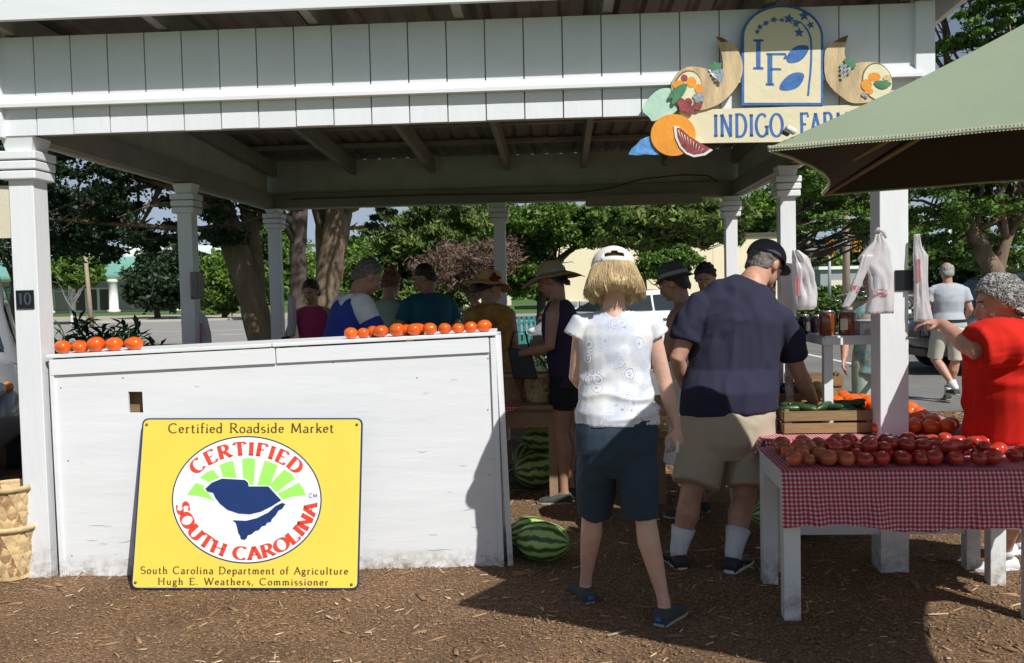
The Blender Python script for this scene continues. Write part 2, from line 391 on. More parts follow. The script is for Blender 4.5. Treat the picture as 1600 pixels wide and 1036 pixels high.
# ---------------------------------------------------------------- object helpers
def tag(o, label=None, cat=None, group=None, kind=None):
    if label: o['label'] = label
    if cat: o['category'] = cat
    if group: o['group'] = group
    if kind: o['kind'] = kind
    return o
WM = {}
def thing(name, label, cat, loc=(0, 0, 0), rotz=0, group=None):
    o = bpy.data.objects.new(name, None); COL.objects.link(o)
    o.empty_display_size = .1
    o.location = loc; o.rotation_euler = (0, 0, rotz)
    WM[o.name] = Matrix.Translation(Vector(loc)) @ Matrix.Rotation(rotz, 4, 'Z')
    return tag(o, label, cat, group)
def link(name, me, mat, parent=None, loc=None, rot=None, scale=None):
    if mat is not None and not me.materials:
        me.materials.append(MAT[mat] if isinstance(mat, str) else mat)
    o = bpy.data.objects.new(name, me); COL.objects.link(o)
    if parent is not None: o.parent = parent
    if loc is not None: o.location = loc
    if rot is not None: o.rotation_euler = rot
    if scale is not None: o.scale = scale
    return o

class MB:
    """collects shapes, links them as one mesh object"""
    def __init__(s): s.v = []; s.f = []; s.uv = None
    def add(s, vs, fs):
        k = len(s.v); s.v += [tuple(x) for x in vs]; s.f += [tuple(i + k for i in f) for f in fs]; return s
    def box(s, c, d, rot=None):
        c = Vector(c); d = Vector(d) / 2
        vs = []
        for x in (-1, 1):
            for y in (-1, 1):
                for z in (-1, 1):
                    p = Vector((x * d.x, y * d.y, z * d.z))
                    if rot is not None: p = rot @ p
                    vs.append(c + p)
        return s.add(vs, [(0, 1, 3, 2), (4, 6, 7, 5), (0, 4, 5, 1), (2, 3, 7, 6), (0, 2, 6, 4), (1, 5, 7, 3)])
    def bx(s, x0, x1, y0, y1, z0, z1):
        return s.box(((x0 + x1) / 2, (y0 + y1) / 2, (z0 + z1) / 2), (x1 - x0, y1 - y0, z1 - z0))
    def hexa(s, p):     # 8 corners: bottom 4 ccw, top 4 ccw
        return s.add(p, [(3, 2, 1, 0), (4, 5, 6, 7), (0, 1, 5, 4), (1, 2, 6, 5), (2, 3, 7, 6), (3, 0, 4, 7)])
    def bar(s, a, b, w, h, up=Vector((0, 0, 1))):
        a = Vector(a); b = Vector(b); d = (b - a).normalized()
        r = d.cross(up)
        if r.length < 1e-4: r = Vector((1, 0, 0))
        r.normalize(); u = r.cross(d).normalized()
        q = lambda c: [c - r * w / 2 - u * h / 2, c + r * w / 2 - u * h / 2, c + r * w / 2 + u * h / 2, c - r * w / 2 + u * h / 2]
        return s.hexa(q(a) + q(b))
    def loft(s, rings, cap=True, closed=True):
        n = len(rings[0]); k = len(s.v)
        for r in rings: s.v += [tuple(x) for x in r]
        for i in range(len(rings) - 1):
            for j in range(n if closed else n - 1):
                a = k + i * n + j; b2 = k + i * n + (j + 1) % n
                s.f.append((a, b2, b2 + n, a + n))
        if cap and closed:
            s.f.append(tuple(k + j for j in reversed(range(n)))); e = k + (len(rings) - 1) * n
            s.f.append(tuple(e + j for j in range(n)))
        return s
    def ell(s, rings, n=20, cap=True, pw=1.0):
        """rings: (centre, axis a, axis b)"""
        out = []
        for c, a, b2 in rings:
            c = Vector(c); a = Vector(a); b2 = Vector(b2)
            rr = []
            for j in range(n):
                t = 2 * PI * j / n; ct, st = math.cos(t), math.sin(t)
                if pw != 1: ct = math.copysign(abs(ct) ** pw, ct); st = math.copysign(abs(st) ** pw, st)
                rr.append(c + a * ct + b2 * st)
            out.append(rr)
        return s.loft(out, cap)
    def tube(s, pts, rad, n=10, cap=True):
        pts = [Vector(p) for p in pts]
        if not hasattr(rad, '__len__'): rad = [rad] * len(pts)
        rings = []; ref = None
        for i, p in enumerate(pts):
            d = (pts[min(i + 1, len(pts) - 1)] - pts[max(i - 1, 0)])
            if d.length < 1e-9: d = Vector((0, 0, 1))
            d.normalize()
            if ref is None:
                ref = Vector((1, 0, 0)) if abs(d.x) < .8 else Vector((0, 1, 0))
            a = (ref - d * ref.dot(d)).normalized(); ref = a
            b2 = d.cross(a)
            rings.append((p, a * rad[i], b2 * rad[i]))
        return s.ell(rings, n, cap)
    def cone(s, a, b, r0, r1, n=12): return s.tube([a, b], [r0, r1], n)
    def lathe(s, prof, n=24, c=(0, 0, 0), wob=None):
        c = Vector(c); rings = []
        for r, z in prof:
            rr = []
            for j in range(n):
                t = 2 * PI * j / n; q = r * (wob(t, z) if wob else 1)
                rr.append(c + Vector((q * math.cos(t), q * math.sin(t), z)))
            rings.append(rr)
        return s.loft(rings)
    def sphere(s, c, r, n=14, m=9, rot=None):
        c = Vector(c); r = Vector(r) if hasattr(r, '__len__') else Vector((r, r, r))
        rings = []
        for i in range(m + 1):
            ph = -PI / 2 + PI * i / m; e = max(math.cos(ph), .02)
            rr = []
            for j in range(n):
                t = 2 * PI * j / n
                p = Vector((r.x * e * math.cos(t), r.y * e * math.sin(t), r.z * math.sin(ph)))
                if rot is not None: p = rot @ p
                rr.append(c + p)
            rings.append(rr)
        return s.loft(rings)
    def poly(s, pts, thick=None, nrm=None):
        """flat polygon (ear-clipped later) or slab of given thickness"""
        n = len(pts); pts = [Vector(p) for p in pts]
        if not thick:
            return s.add(pts, [tuple(range(n))])
        b2 = [p - nrm * thick for p in pts]
        fs = [tuple(range(n)), tuple(reversed(range(n, 2 * n)))]
        for i in range(n): fs.append((i, i + n, (i + 1) % n + n, (i + 1) % n))
        return s.add(pts + b2, fs)
    def mesh(s, name='mesh', smooth=False, local=None):
        me = bpy.data.meshes.new(name)
        v = s.v
        if local is not None:
            inv = local.inverted(); v = [tuple(inv @ Vector(x)) for x in v]
        me.from_pydata(v, [], s.f)
        if any(len(f) > 4 for f in s.f):
            bm = bmesh.new(); bm.from_mesh(me)
            bmesh.ops.triangulate(bm, faces=[f for f in bm.faces if len(f.verts) > 4], ngon_method='EAR_CLIP')
            bm.to_mesh(me); bm.free()
        if smooth: me.shade_smooth()
        me.update()
        return me
    def build(s, name, mat, parent=None, smooth=False, world=False, label=None, kind=None, bevel=0):
        loc = None
        if world and parent is not None:
            p = parent
            while p.name not in WM: p = p.parent
            loc = WM[p.name]
        me = s.mesh(name, smooth, loc)
        o = link(name, me, mat, parent)
        if bevel:
            md = o.modifiers.new('edge', 'BEVEL'); md.width = bevel; md.segments = 2; md.limit_method = 'ANGLE'
        if label: o['label'] = label
        if kind: o['kind'] = kind
        return o
def copy_tree(o, parent=None):
    c = o.copy(); COL.objects.link(c); c.parent = parent
    for ch in [x for x in bpy.data.objects if x.parent == o]: copy_tree(ch, c)
    return c
def struct(o): o['kind'] = 'structure'; return o
def np_mesh(name, V, Fc, mat, smooth=False):
    """V (n,3), Fc (m,k) arrays"""
    me = bpy.data.meshes.new(name)
    V = np.asarray(V, dtype=np.float32); Fc = np.asarray(Fc, dtype=np.int32)
    k = Fc.shape[1]
    me.vertices.add(len(V)); me.vertices.foreach_set('co', V.ravel())
    me.loops.add(Fc.size); me.loops.foreach_set('vertex_index', Fc.ravel())
    me.polygons.add(len(Fc)); me.polygons.foreach_set('loop_start', np.arange(0, Fc.size, k, dtype=np.int32))
    me.update(calc_edges=True); me.validate()
    me.materials.append(MAT[mat])
    if smooth: me.shade_smooth()
    return me
# ================================================================ SETTING
def sheet(name, pts, z, mat, thick=None):
    mb = MB(); mb.poly([Vector((x, y, z)) for x, y in pts])
    o = mb.build(name, mat); return struct(o)
# base ground to the horizon
sheet('ground', [(-900, -60), (900, -60), (900, 1200), (-900, 1200)], -.03, 'grass')
# mulch bed under and around the stand: gently uneven grid
def mulch_z(x, y):
    return .018 * noise.noise(Vector((x * .9, y * .9, 3))) + .010 * noise.noise(Vector((x * 3.5, y * 3.5, 1))) + .004 * noise.noise(Vector((x * 14, y * 14, 5)))
xs = np.linspace(-7, 6.5, 240); ys = np.linspace(.5, 12.6, 260)
V = []; 
for y in ys:
    for x in xs:
        lim = 10.4 if x > 0 else 12.3
        V.append((x, min(y, lim + .25 * math.sin(x * 2.1) + .1 * math.sin(x * 5.3)), mulch_z(x, y) - .004))
V = np.array(V); nx = len(xs)
i, j = np.meshgrid(np.arange(len(ys) - 1), np.arange(nx - 1), indexing='ij')
a = (i * nx + j).ravel()
struct(link('mulch_ground', np_mesh('mulch_ground', V, np.stack([a, a + 1, a + 1 + nx, a + nx], 1), 'mulch', True), None))
# loose chips of bark, too many to count
def chips(name, n, x0, x1, y0, y1, L, wd, mat):
    X = rng.uniform(x0, x1, n); Y = rng.uniform(y0, y1, n)
    Z = np.array([mulch_z(x, y) for x, y in zip(X, Y)])
    ln = rng.uniform(*L, n) / 2; w = ln * rng.uniform(*wd, n); h = np.minimum(w * .45, .003)
    yaw = rng.uniform(0, 2 * PI, n); pit = rng.normal(0, .16, n)
    base = np.array([(-1, -.8, -1), (1, -.6, -1), (.9, .8, -1), (-.8, 1, -1), (-1, -.8, 1), (1, -.6, 1), (.9, .8, 1), (-.8, 1, 1)], float)
    p = base[None] * np.stack([ln, w, h], 1)[:, None, :]
    zc = p[..., 0] * np.sin(pit)[:, None] + p[..., 2]; xc = p[..., 0] * np.cos(pit)[:, None]
    xx = xc * np.cos(yaw)[:, None] - p[..., 1] * np.sin(yaw)[:, None] + X[:, None]
    yy = xc * np.sin(yaw)[:, None] + p[..., 1] * np.cos(yaw)[:, None] + Y[:, None]
    zz = zc + (Z + .002)[:, None]
    V = np.stack([xx, yy, zz], -1).reshape(-1, 3)
    f = np.array([(4, 5, 6, 7), (0, 1, 5, 4), (1, 2, 6, 5), (2, 3, 7, 6), (3, 0, 4, 7)])
    Fc = (np.arange(n)[:, None, None] * 8 + f[None]).reshape(-1, 4)
    tag(link(name, np_mesh(name, V, Fc, mat), None), kind='stuff')
chips('bark_chips', 34000, -3.6, 3.6, 2.7, 6.3, (.004, .022), (.15, .45), 'chip')
chips('pale_wood_slivers', 1100, -3.6, 3.6, 2.7, 6.3, (.008, .06), (.07, .2), 'chip_pale')
chips('large_bark_pieces', 420, -3.6, 3.6, 2.7, 5.3, (.03, .11), (.10, .26), 'chip')
chips('broken_twigs', 60, -3.6, 3.6, 2.7, 5.0, (.05, .14), (.05, .10), 'chip_pale')
chips('far_bark_chips', 7000, -3, 6, 6.3, 10.2, (.02, .07), (.25, .5), 'chip')

# car park on the right, road and verges
sheet('parking_lot', [(.9, 12.2), (1.6, 10.2), (30, 10.0), (60, 34), (14, 34), (9, 24), (.9, 24)], -.008, 'asphalt')
sheet('cross_road', [(-120, 30), (-2.5, 30), (8, 33), (90, 40), (90, 62), (8, 60), (-120, 60)], -.012, 'road_grey')
sheet('pavement', [(-140, 60), (-6, 60), (-6, 78), (-140, 112)], -.006, 'pavement')
sheet('far_verge', [(-6, 60), (90, 63), (90, 72), (-6, 72)], -.010, 'grass')
for x0, x1, y in ((-40, -11, 41.5), (-30, -22, 36.0), (-12, -6, 36.5)):
    sheet('road_line', [(x0, y), (x1, y), (x1, y + .25), (x0, y + .25)], -.007, 'road_paint')
for x in (3.6, 6.3, 9.0, 11.7, 14.4):
    sheet('bay_line', [(x, 16), (x + .12, 16), (x + .12, 21), (x, 21)], -.003, 'road_paint')
mb = MB(); mb.bx(-110, -3, 60.0, 60.3, -.02, .13); struct(mb.build('kerb', 'kerb'))
mb = MB(); mb.bar((.55, 12.4, .03), (.95, 24, .03), .16, .13); mb.bar((.55, 12.4, .03), (-6, 12.7, .03), .16, .13); struct(mb.build('kerb', 'kerb'))
mb = MB(); mb.bar((12, 34, .03), (60, 34.5, .03), .18, .13); struct(mb.build('kerb', 'kerb'))
sheet('lawn', [(-60, 12.5), (.5, 12.5), (.9, 24), (.9, 29.8), (-60, 29.8)], -.016, 'grass')
sheet('planting_bed', [(-1.0, 12.55), (.45, 12.55), (.85, 24), (-1.5, 24)], -.005, 'mulch')

# ---------------------------------------------------------------- foliage
def leaf_cloud(name, blobs, n, size, mat, parent, aspect=1.6, ksub=None, spread=.16, seed=0, droop=0.0, local=None):
    g = np.random.default_rng(seed + 11)
    vol = np.array([r[0] * r[1] * r[2] for c, r in blobs]) ** .7; vol /= vol.sum()
    C = []
    for (c, r), w in zip(blobs, vol):
        k = max(6, int((ksub or 120) * w)); m = max(20, int(n * w))
        d = g.normal(size=(k, 3)); d /= np.linalg.norm(d, axis=1)[:, None]
        rad = g.uniform(.35, 1.0, (k, 1)) ** .6
        cen = d * rad * np.array(r) + np.array(c)
        idx = g.integers(0, k, m)
        sp = spread * np.array(r) * g.uniform(.5, 1.3, (k, 1))[idx]
        pts = cen[idx] + g.normal(size=(m, 3)) * sp * np.array([1, 1, .65])
        C.append(pts)
    C = np.concatenate(C); N = len(C)
    nrm = g.normal(size=(N, 3)) + np.array([0, 0, .5]); nrm /= np.linalg.norm(nrm, axis=1)[:, None]
    t = np.cross(nrm, g.normal(size=(N, 3))); t[:, 2] -= droop * np.linalg.norm(t, axis=1); t /= np.linalg.norm(t, axis=1)[:, None]
    b2 = np.cross(nrm, t); b2 /= np.linalg.norm(b2, axis=1)[:, None] + 1e-6
    s = size * g.uniform(.55, 1.35, (N, 1))
    a1 = t * s * aspect * .5; a2 = b2 * s * .5
    V = np.stack([C - a1, C + a2 * .9 - a1 * .1, C + a1, C - a2 * .9 - a1 * .1], 1).reshape(-1, 3)
    if parent is not None:
        p = WM[parent.name].translation; V = V - np.array(p)
    Fc = np.arange(N * 4).reshape(-1, 4)
    return link(name, np_mesh(name, V, Fc, mat), None, parent)
def branch_mesh(mb, a, b, r0, r1, g, wob=.12, seg=5):
    a = Vector(a); b = Vector(b); L = (b - a).length; pts = []; rad = []
    for i in range(seg + 1):
        t = i / seg
        p = a.lerp(b, t)
        if 0 < i < seg: p = p + Vector((g.uniform(-1, 1), g.uniform(-1, 1), g.uniform(-.6, .9))) * L * wob * .5
        pts.append(p); rad.append(r0 + (r1 - r0) * t)
    mb.tube(pts, rad, 7); return pts
def tree(label, trunks, blobs, n, size, leaf='leaf_mid', bark='bark', name='tree', cat='tree', aspect=1.6, ksub=120,
         spread=.16, seed=0, limbs=14, droop=0, limb_r=.09, group=None, twigs=0):
    base = Vector(trunks[0][0][0])
    t = thing(name, label, cat, (base.x, base.y, 0), 0, group)
    g = random.Random(seed + 5)
    for pts, rad in trunks:
        P2 = []; R2 = []
        for i in range(len(pts) - 1):
            for k in range(4):
                u = k / 4; P2.append(Vector(pts[i]).lerp(Vector(pts[i + 1]), u) + Vector((g.uniform(-1, 1), g.uniform(-1, 1), 0)) * rad[i] * .12)
                R2.append((rad[i] + (rad[i + 1] - rad[i]) * u) * g.uniform(.93, 1.07))
        P2.append(Vector(pts[-1])); R2.append(rad[-1])
        P2.insert(0, P2[0] - Vector((0, 0, .15))); R2.insert(0, R2[0] * 1.35)
        m2 = MB(); m2.tube(P2, R2, 14); m2.build('trunk', bark, t, True, True)
    mb = MB()
    for i in range(limbs):
        tr = g.choice(trunks); k = len(tr[0]) - 1
        u = g.uniform(.45, 1.0) * k; i0 = min(int(u), k - 1); f = u - i0
        a = Vector(tr[0][i0]).lerp(Vector(tr[0][i0 + 1]), f)
        c, r = g.choice(blobs)
        e = Vector(c) + Vector((g.uniform(-.8, .8) * r[0], g.uniform(-.8, .8) * r[1], g.uniform(-.7, .6) * r[2]))
        lp = branch_mesh(mb, a, e, limb_r * g.uniform(.6, 1.1), .012, g)
        for _ in range(3 + twigs):
            q = lp[g.randrange(1, len(lp))]
            e2 = q + Vector((g.uniform(-1, 1) * r[0], g.uniform(-1, 1) * r[1], g.uniform(-.6, .9) * r[2])) * .45
            branch_mesh(mb, q, e2, limb_r * .3, .006, g, .15, 4)
    if mb.v: mb.build('limbs', bark, t, True, True)
    if n: leaf_cloud('crown', blobs, n, size, leaf, t, aspect, ksub, spread, seed, droop)
    return t
def B(px, py, D, rx, rz, ry):
    s = D / F
    return (tuple(P(px, py, D)), (rx * s, ry, rz * s))
def TP(lst, D):     # trunk from pixels: (px, py, half width px) ; last values may pass own D
    pts = []; rad = []
    for e in lst:
        d = e[3] if len(e) > 3 else D
        pts.append(tuple(P(e[0], e[1], d))); rad.append(e[2] * .84 * d / F)
    b0 = pts[0]; pts.insert(0, (b0[0], b0[1], 0)); rad.insert(0, rad[0] * 1.12)
    return pts, rad
# big shade trees behind the stand, left
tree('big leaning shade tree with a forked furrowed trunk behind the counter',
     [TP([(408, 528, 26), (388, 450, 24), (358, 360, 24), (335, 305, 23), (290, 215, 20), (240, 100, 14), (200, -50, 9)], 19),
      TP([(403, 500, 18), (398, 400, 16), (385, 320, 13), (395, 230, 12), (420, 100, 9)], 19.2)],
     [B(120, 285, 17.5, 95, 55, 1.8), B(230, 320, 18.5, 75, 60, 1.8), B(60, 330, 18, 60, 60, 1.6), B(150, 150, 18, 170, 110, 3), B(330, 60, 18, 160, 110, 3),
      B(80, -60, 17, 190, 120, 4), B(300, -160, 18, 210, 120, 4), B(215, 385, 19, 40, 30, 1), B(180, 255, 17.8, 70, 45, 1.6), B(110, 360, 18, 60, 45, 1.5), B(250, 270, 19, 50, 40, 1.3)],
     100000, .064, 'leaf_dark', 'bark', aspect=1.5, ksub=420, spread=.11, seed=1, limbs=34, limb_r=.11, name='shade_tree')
tree('straight brown trunked tree just right of the back corner post',
     [TP([(468, 540, 15), (466, 450, 15), (466, 380, 16), (468, 300, 15), (465, 180, 12), (470, 40, 8)], 17)],
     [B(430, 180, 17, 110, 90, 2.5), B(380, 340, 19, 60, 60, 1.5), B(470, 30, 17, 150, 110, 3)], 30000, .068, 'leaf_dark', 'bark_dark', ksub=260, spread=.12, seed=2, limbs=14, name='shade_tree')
tree('thick double trunked tree behind the man in blue and white',
     [TP([(508, 530, 27), (512, 450, 24), (520, 380, 25), (530, 320, 24), (538, 200, 18), (560, 60, 12)], 18),
      TP([(516, 480, 20), (510, 400, 18), (505, 330, 16), (490, 180, 11)], 18.3)],
     [B(600, 250, 18, 90, 60, 2), B(560, 120, 18, 150, 100, 3), B(610, 340, 19, 40, 30, .9), B(560, -50, 18, 190, 110, 3), ((-2.2, 13.6, 7.6), (2.6, 2.4, 1.5)), ((-4.6, 14.5, 8.4), (2.6, 2.4, 1.5))], 40000, .066, 'leaf_dark', 'bark', ksub=380, spread=.11, seed=3, limbs=20, name='shade_tree')  # the two high crown blobs are unseen, added to shade the trunks
tree('dark background tree at far left with low drooping branches',
     [TP([(25, 500, 12), (30, 400, 11), (20, 250, 8)], 27)],
     [B(60, 350, 26, 100, 60, 2.5), B(0, 250, 26, 90, 70, 3), B(170, 360, 27, 60, 45, 2)], 22000, .095, 'leaf_dark', 'bark_dark', ksub=150, seed=4, name='shade_tree')
tree('feathery green cedar in the middle between the back posts',
     [TP([(640, 500, 8), (645, 420, 7), (650, 330, 4)], 30)],
     [B(640, 370, 30, 70, 45, 2), B(590, 425, 30, 55, 40, 1.6), B(690, 345, 30, 60, 35, 1.8), B(640, 465, 30, 50, 35, 1.5), B(700, 430, 31, 60, 45, 1.5)], 44000, .085, 'leaf_cedar', 'bark_dark', aspect=3.2, ksub=240, spread=.12, seed=5, name='cedar_tree', droop=.4)
tree('dead reddish brown tree with a slanting pale trunk near the centre back post',
     [TP([(762, 503, 9), (735, 462, 8), (722, 440, 6), (715, 400, 4)], 25), TP([(740, 470, 6), (775, 440, 4), (800, 405, 2.5)], 25)],
     [B(705, 415, 25, 62, 38, 1.6), B(770, 400, 25, 55, 35, 1.5), B(745, 440, 25, 40, 22, 1)], 4200, .05, 'leaf_dead', 'branch_brown', aspect=4, ksub=300, spread=.14, seed=6, name='dead_tree', limbs=60, twigs=8, limb_r=.035)
tree('bright leafy oak with a crooked limb left of the cream building',
     [TP([(845, 500, 9), (848, 450, 8), (860, 400, 6), (880, 330, 4)], 27)],
     [B(850, 350, 27, 70, 45, 2), B(830, 425, 27, 45, 45, 1.6), B(890, 360, 27, 45, 32, 1.3), B(850, 450, 28, 28, 22, .9), B(930, 340, 27, 50, 24, 1.2)], 44000, .082, 'leaf_mid', 'bark_dark', ksub=300, spread=.11, seed=7, name='oak_tree', limbs=18, limb_r=.07)
tree('spreading feathery tree whose branches hang in front of the cream building',
     [TP([(1010, 480, 5), (1005, 430, 4.5), (1000, 380, 4), (1000, 330, 3)], 46)],
     [B(970, 355, 46, 95, 35, 4), B(1060, 345, 46, 95, 38, 4), B(1120, 365, 46, 40, 28, 2), B(1010, 378, 46, 50, 18, 2.0)], 36000, .16, 'leaf_cedar', 'bark_dark', aspect=2.6, ksub=260, spread=.12, seed=8, name='cedar_tree', limbs=18)
tree('small crape myrtle with several thin bare stems before the cream wall',
     [TP([(1040, 480, 2.2), (1035, 455, 2), (1022, 425, 1.5)], 40), TP([(1046, 480, 2.2), (1050, 455, 2), (1062, 425, 1.5)], 40), TP([(1043, 480, 2), (1042, 450, 1.7), (1040, 420, 1.5)], 40)],
     [B(1043, 412, 40, 42, 24, 1.2), B(1070, 400, 40, 26, 18, .9), B(1015, 425, 40, 24, 14, .8)], 16000, .11, 'leaf_mid', 'branch_brown', ksub=120, spread=.14, seed=9, name='crape_myrtle', limbs=14, limb_r=.04)
tree('tall green tree behind the back right corner of the stand',
     [TP([(1180, 460, 5), (1180, 400, 4)], 84)],
     [B(1150, 330, 84, 70, 50, 5), B(1200, 340, 84, 60, 55, 5), B(1240, 300, 84, 60, 50, 5), B(1190, 395, 86, 60, 30, 4)], 26000, .28, 'leaf_mid', 'bark_dark', ksub=220, spread=.11, seed=10, name='tree')
tree('leafy oak with long low limbs over the traffic signals',
     [TP([(1205, 480, 6), (1210, 420, 5), (1230, 370, 4), (1290, 320, 3)], 34)],
     [B(1290, 290, 34, 70, 40, 2.5), B(1340, 330, 34, 60, 32, 2), B(1270, 345, 34, 55, 22, 2), B(1370, 290, 34, 70, 45, 2.5), B(1300, 240, 34, 80, 40, 2.5), B(1400, 360, 34, 50, 25, 2)], 32000, .10, 'leaf_bright', 'bark_dark', ksub=230, spread=.1, seed=11, name='oak_tree', limbs=26, limb_r=.11)
tree('big bright oak with a dark forked trunk above the red shirted woman',
     [TP([(1565, 470, 21), (1550, 420, 18), (1528, 380, 15), (1512, 340, 11), (1495, 260, 8), (1480, 120, 6), (1475, 20, 4)], 25),
      TP([(1556, 430, 12), (1575, 370, 9), (1600, 310, 7), (1620, 200, 5)], 25)],
     [B(1470, 320, 25, 60, 42, 2), B(1560, 315, 25, 70, 36, 2), B(1600, 400, 26, 60, 38, 2), B(1460, 395, 26, 40, 30, 1.4), B(1500, 250, 25, 80, 45, 2.2),
      B(1490, 60, 24, 45, 32, 1.2), B(1560, 25, 24, 55, 38, 1.6), B(1530, 110, 24, 42, 30, 1.2), B(1620, 90, 24, 60, 70, 2.5), B(1480, -60, 24, 70, 50, 2), B(1600, -80, 24, 90, 70, 2.5), B(1650, 220, 25, 80, 60, 2)],
     80000, .078, 'leaf_mid', 'bark', ksub=480, spread=.12, seed=12, name='oak_tree', limbs=44, limb_r=.09, twigs=2)
# trees beyond the road
for k, (px, py, D, rx, rz, ry, lab, lf, pb) in enumerate([
    (290, 435, 66, 45, 55, 3.2, 'dark round tree beyond the road in front of the green roofed building', 'leaf_dark', 488),
    (245, 440, 72, 42, 46, 3.0, 'conical dark tree beside the green roofed building', 'leaf_dark', 486),
    (350, 440, 64, 45, 45, 3.2, 'sunlit round tree beyond the road behind the leaning trunk', 'leaf_mid', 487),
    (112, 425, 58, 42, 30, 2.0, 'small leafy street tree with a thin pale stem before the white columns', 'leaf_mid', 500),
    (430, 400, 60, 45, 75, 3.5, 'bushy green tree glimpsed left of the back corner post', 'leaf_mid', 487),
    (545, 430, 60, 60, 50, 3.5, 'bright tree beyond the road right of the double trunk', 'leaf_bright', 487),
    (760, 350, 66, 80, 60, 4, 'tall yellowish green tree behind the dead tree', 'leaf_cedar', 482),
    (1270, 420, 110, 45, 45, 5, 'far green tree left of the mast arm signals', 'leaf_mid', 462),
    (1350, 400, 115, 60, 50, 6, 'far dark tree behind the pair of traffic signals', 'leaf_dark', 462),
    (1440, 405, 105, 60, 50, 6, 'far tree right of the front corner post', 'leaf_mid', 462),
    (1520, 420, 100, 60, 40, 6, 'low dark far tree behind the walking man', 'leaf_dark', 462),
    (1600, 400, 95, 60, 55, 6, 'far tree at the right edge behind the parked cars', 'leaf_mid', 462)]):
    s = D / F
    tree(lab, [TP([(px, pb - 8, 2.2 if k == 3 else 5), (px + 2, py + rz * .4, 2 if k == 3 else 4)], D)],
         [B(px, py, D, rx, rz, ry), B(px - rx * .5, py + rz * .35, D, rx * .6, rz * .5, ry * .7), B(px + rx * .5, py + rz * .2, D, rx * .6, rz * .55, ry * .7)],
         16000 if D < 90 else 11000, .0036 * D, lf, 'white_thing' if k == 3 else 'bark_dark', ksub=150, spread=.13, seed=30 + k, limbs=8, limb_r=.05 + .001 * D, name='tree')
# distant wood closing the horizon
blobs = []
g = random.Random(3)
for k in range(34):
    x = -130 + k * 8.6 + g.uniform(-3, 3)
    blobs.append(((x, 150 + g.uniform(-10, 14), g.uniform(3, 5)), (g.uniform(7, 11), 5, g.uniform(5, 9))))
tag(leaf_cloud('distant_wood', blobs, 46000, 1.0, 'leaf_mid', None, 1.5, 900, .12, 99), kind='stuff')
# low ground cover in the shade behind the counter
blobs = [((-9 + k * .62 + g.uniform(-.2, .2), 17 + g.uniform(-3, 3), .12), (.9, 1.6, .16)) for k in range(16)]
tag(leaf_cloud('ground_cover', blobs, 9000, .10, 'leaf_dark', None, 1.5, 300, .2, 55), kind='stuff')

# shrubs and hedges
def shrub(name, label, cat, c, r, n, size, mat, seed, group=None):
    o = leaf_cloud(name, [((0, 0, r[2] * .8), r)], n, size, mat, None, 1.5, 60, .2, seed)
    o.location = (c[0], c[1], 0); return tag(o, label, cat, group)
p = G(345, 486); shrub('shrub', 'low rounded green shrub across the road right of the dark round trees', 'shrub', p, (1.6, 1.2, .7), 2600, .14, 'leaf_bright', 61)
p = G(333, 492); shrub('shrub', 'smallest round shrub at the kerb in front of the larger one', 'shrub', p, (.9, .8, .4), 1400, .12, 'leaf_bright', 62)
p = G(684, 508); shrub('shrub', 'dark low shrub on the lawn behind the man in teal', 'shrub', p, (1.9, 1.0, .45), 2600, .10, 'leaf_dark', 63)
p = G(868, 512); shrub('shrub', 'little green shrub beside the teal fence', 'shrub', (G(838, 512).x, 20.5), (.35, .3, .45), 900, .07, 'leaf_mid', 64)
hb = [((G(1268 + 10 * k, 487).x * 33 / G(1268 + 10 * k, 487).y, 33, .45), (.75, .7, .55)) for k in range(12)]
o = leaf_cloud('hedge', hb, 16000, .09, 'hedge_leaf', None, 1.5, 400, .2, 65); tag(o, 'clipped yellow green hedge between the car park and the road', 'hedge')
hb = [((P(1262 + 12 * k, 455, 92).x, 90, .5), (1.4, 1, .8)) for k in range(6)]
o = leaf_cloud('hedge', hb, 4000, .25, 'leaf_mid', None, 1.5, 100, .2, 66); tag(o, 'far hedge in front of the small grey building', 'hedge')

# ---------------------------------------------------------------- buildings
# green roofed, white columned building far left
b0 = thing('office_building', 'pale office building with white columns and a green metal roof across the road', 'building', (-60, 113, 0))
mb = MB(); mb.bx(-100, -36, 113, 128, 0, 5.2); mb.build('wall', 'cream_wall2', b0, False, True)
mb = MB(); mb.bx(-100, -36, 112.5, 129, 6.6, 8.1); mb.build('parapet', 'sign_white', b0, False, True)
mb = MB()
mb.add([(-101, 108.6, 4.6), (-35, 108.6, 4.6), (-35, 112.4, 6.9), (-101, 112.4, 6.9), (-101, 108.6, 4.3), (-35, 108.6, 4.3), (-35, 112.4, 6.5), (-101, 112.4, 6.5)],
       [(0, 1, 2, 3), (7, 6, 5, 4), (0, 4, 5, 1), (1, 5, 6, 2), (2, 6, 7, 3), (3, 7, 4, 0)])
rf = mb.build('roof', 'roof_green', b0, False, True)
mb = MB(); k = -100.0
while k < -36: mb.bx(k, k + .08, 108.55, 108.6, 4.3, 4.65); k += .9
mb = MB(); mb.bx(-101, -35, 108.9, 109.4, 4.0, 4.28); mb.build('eave_beam', 'cream_wall', b0, False, True)
for x in range(-98, -36, 8):
    mb = MB(); mb.lathe([(.75, 0), (.75, .3), (.55, .35), (.5, 3.6), (.7, 3.7), (.7, 4.0)], 16, (x + 1.6, 109.2, 0)); mb.build('column', 'sign_white', b0, True, True)
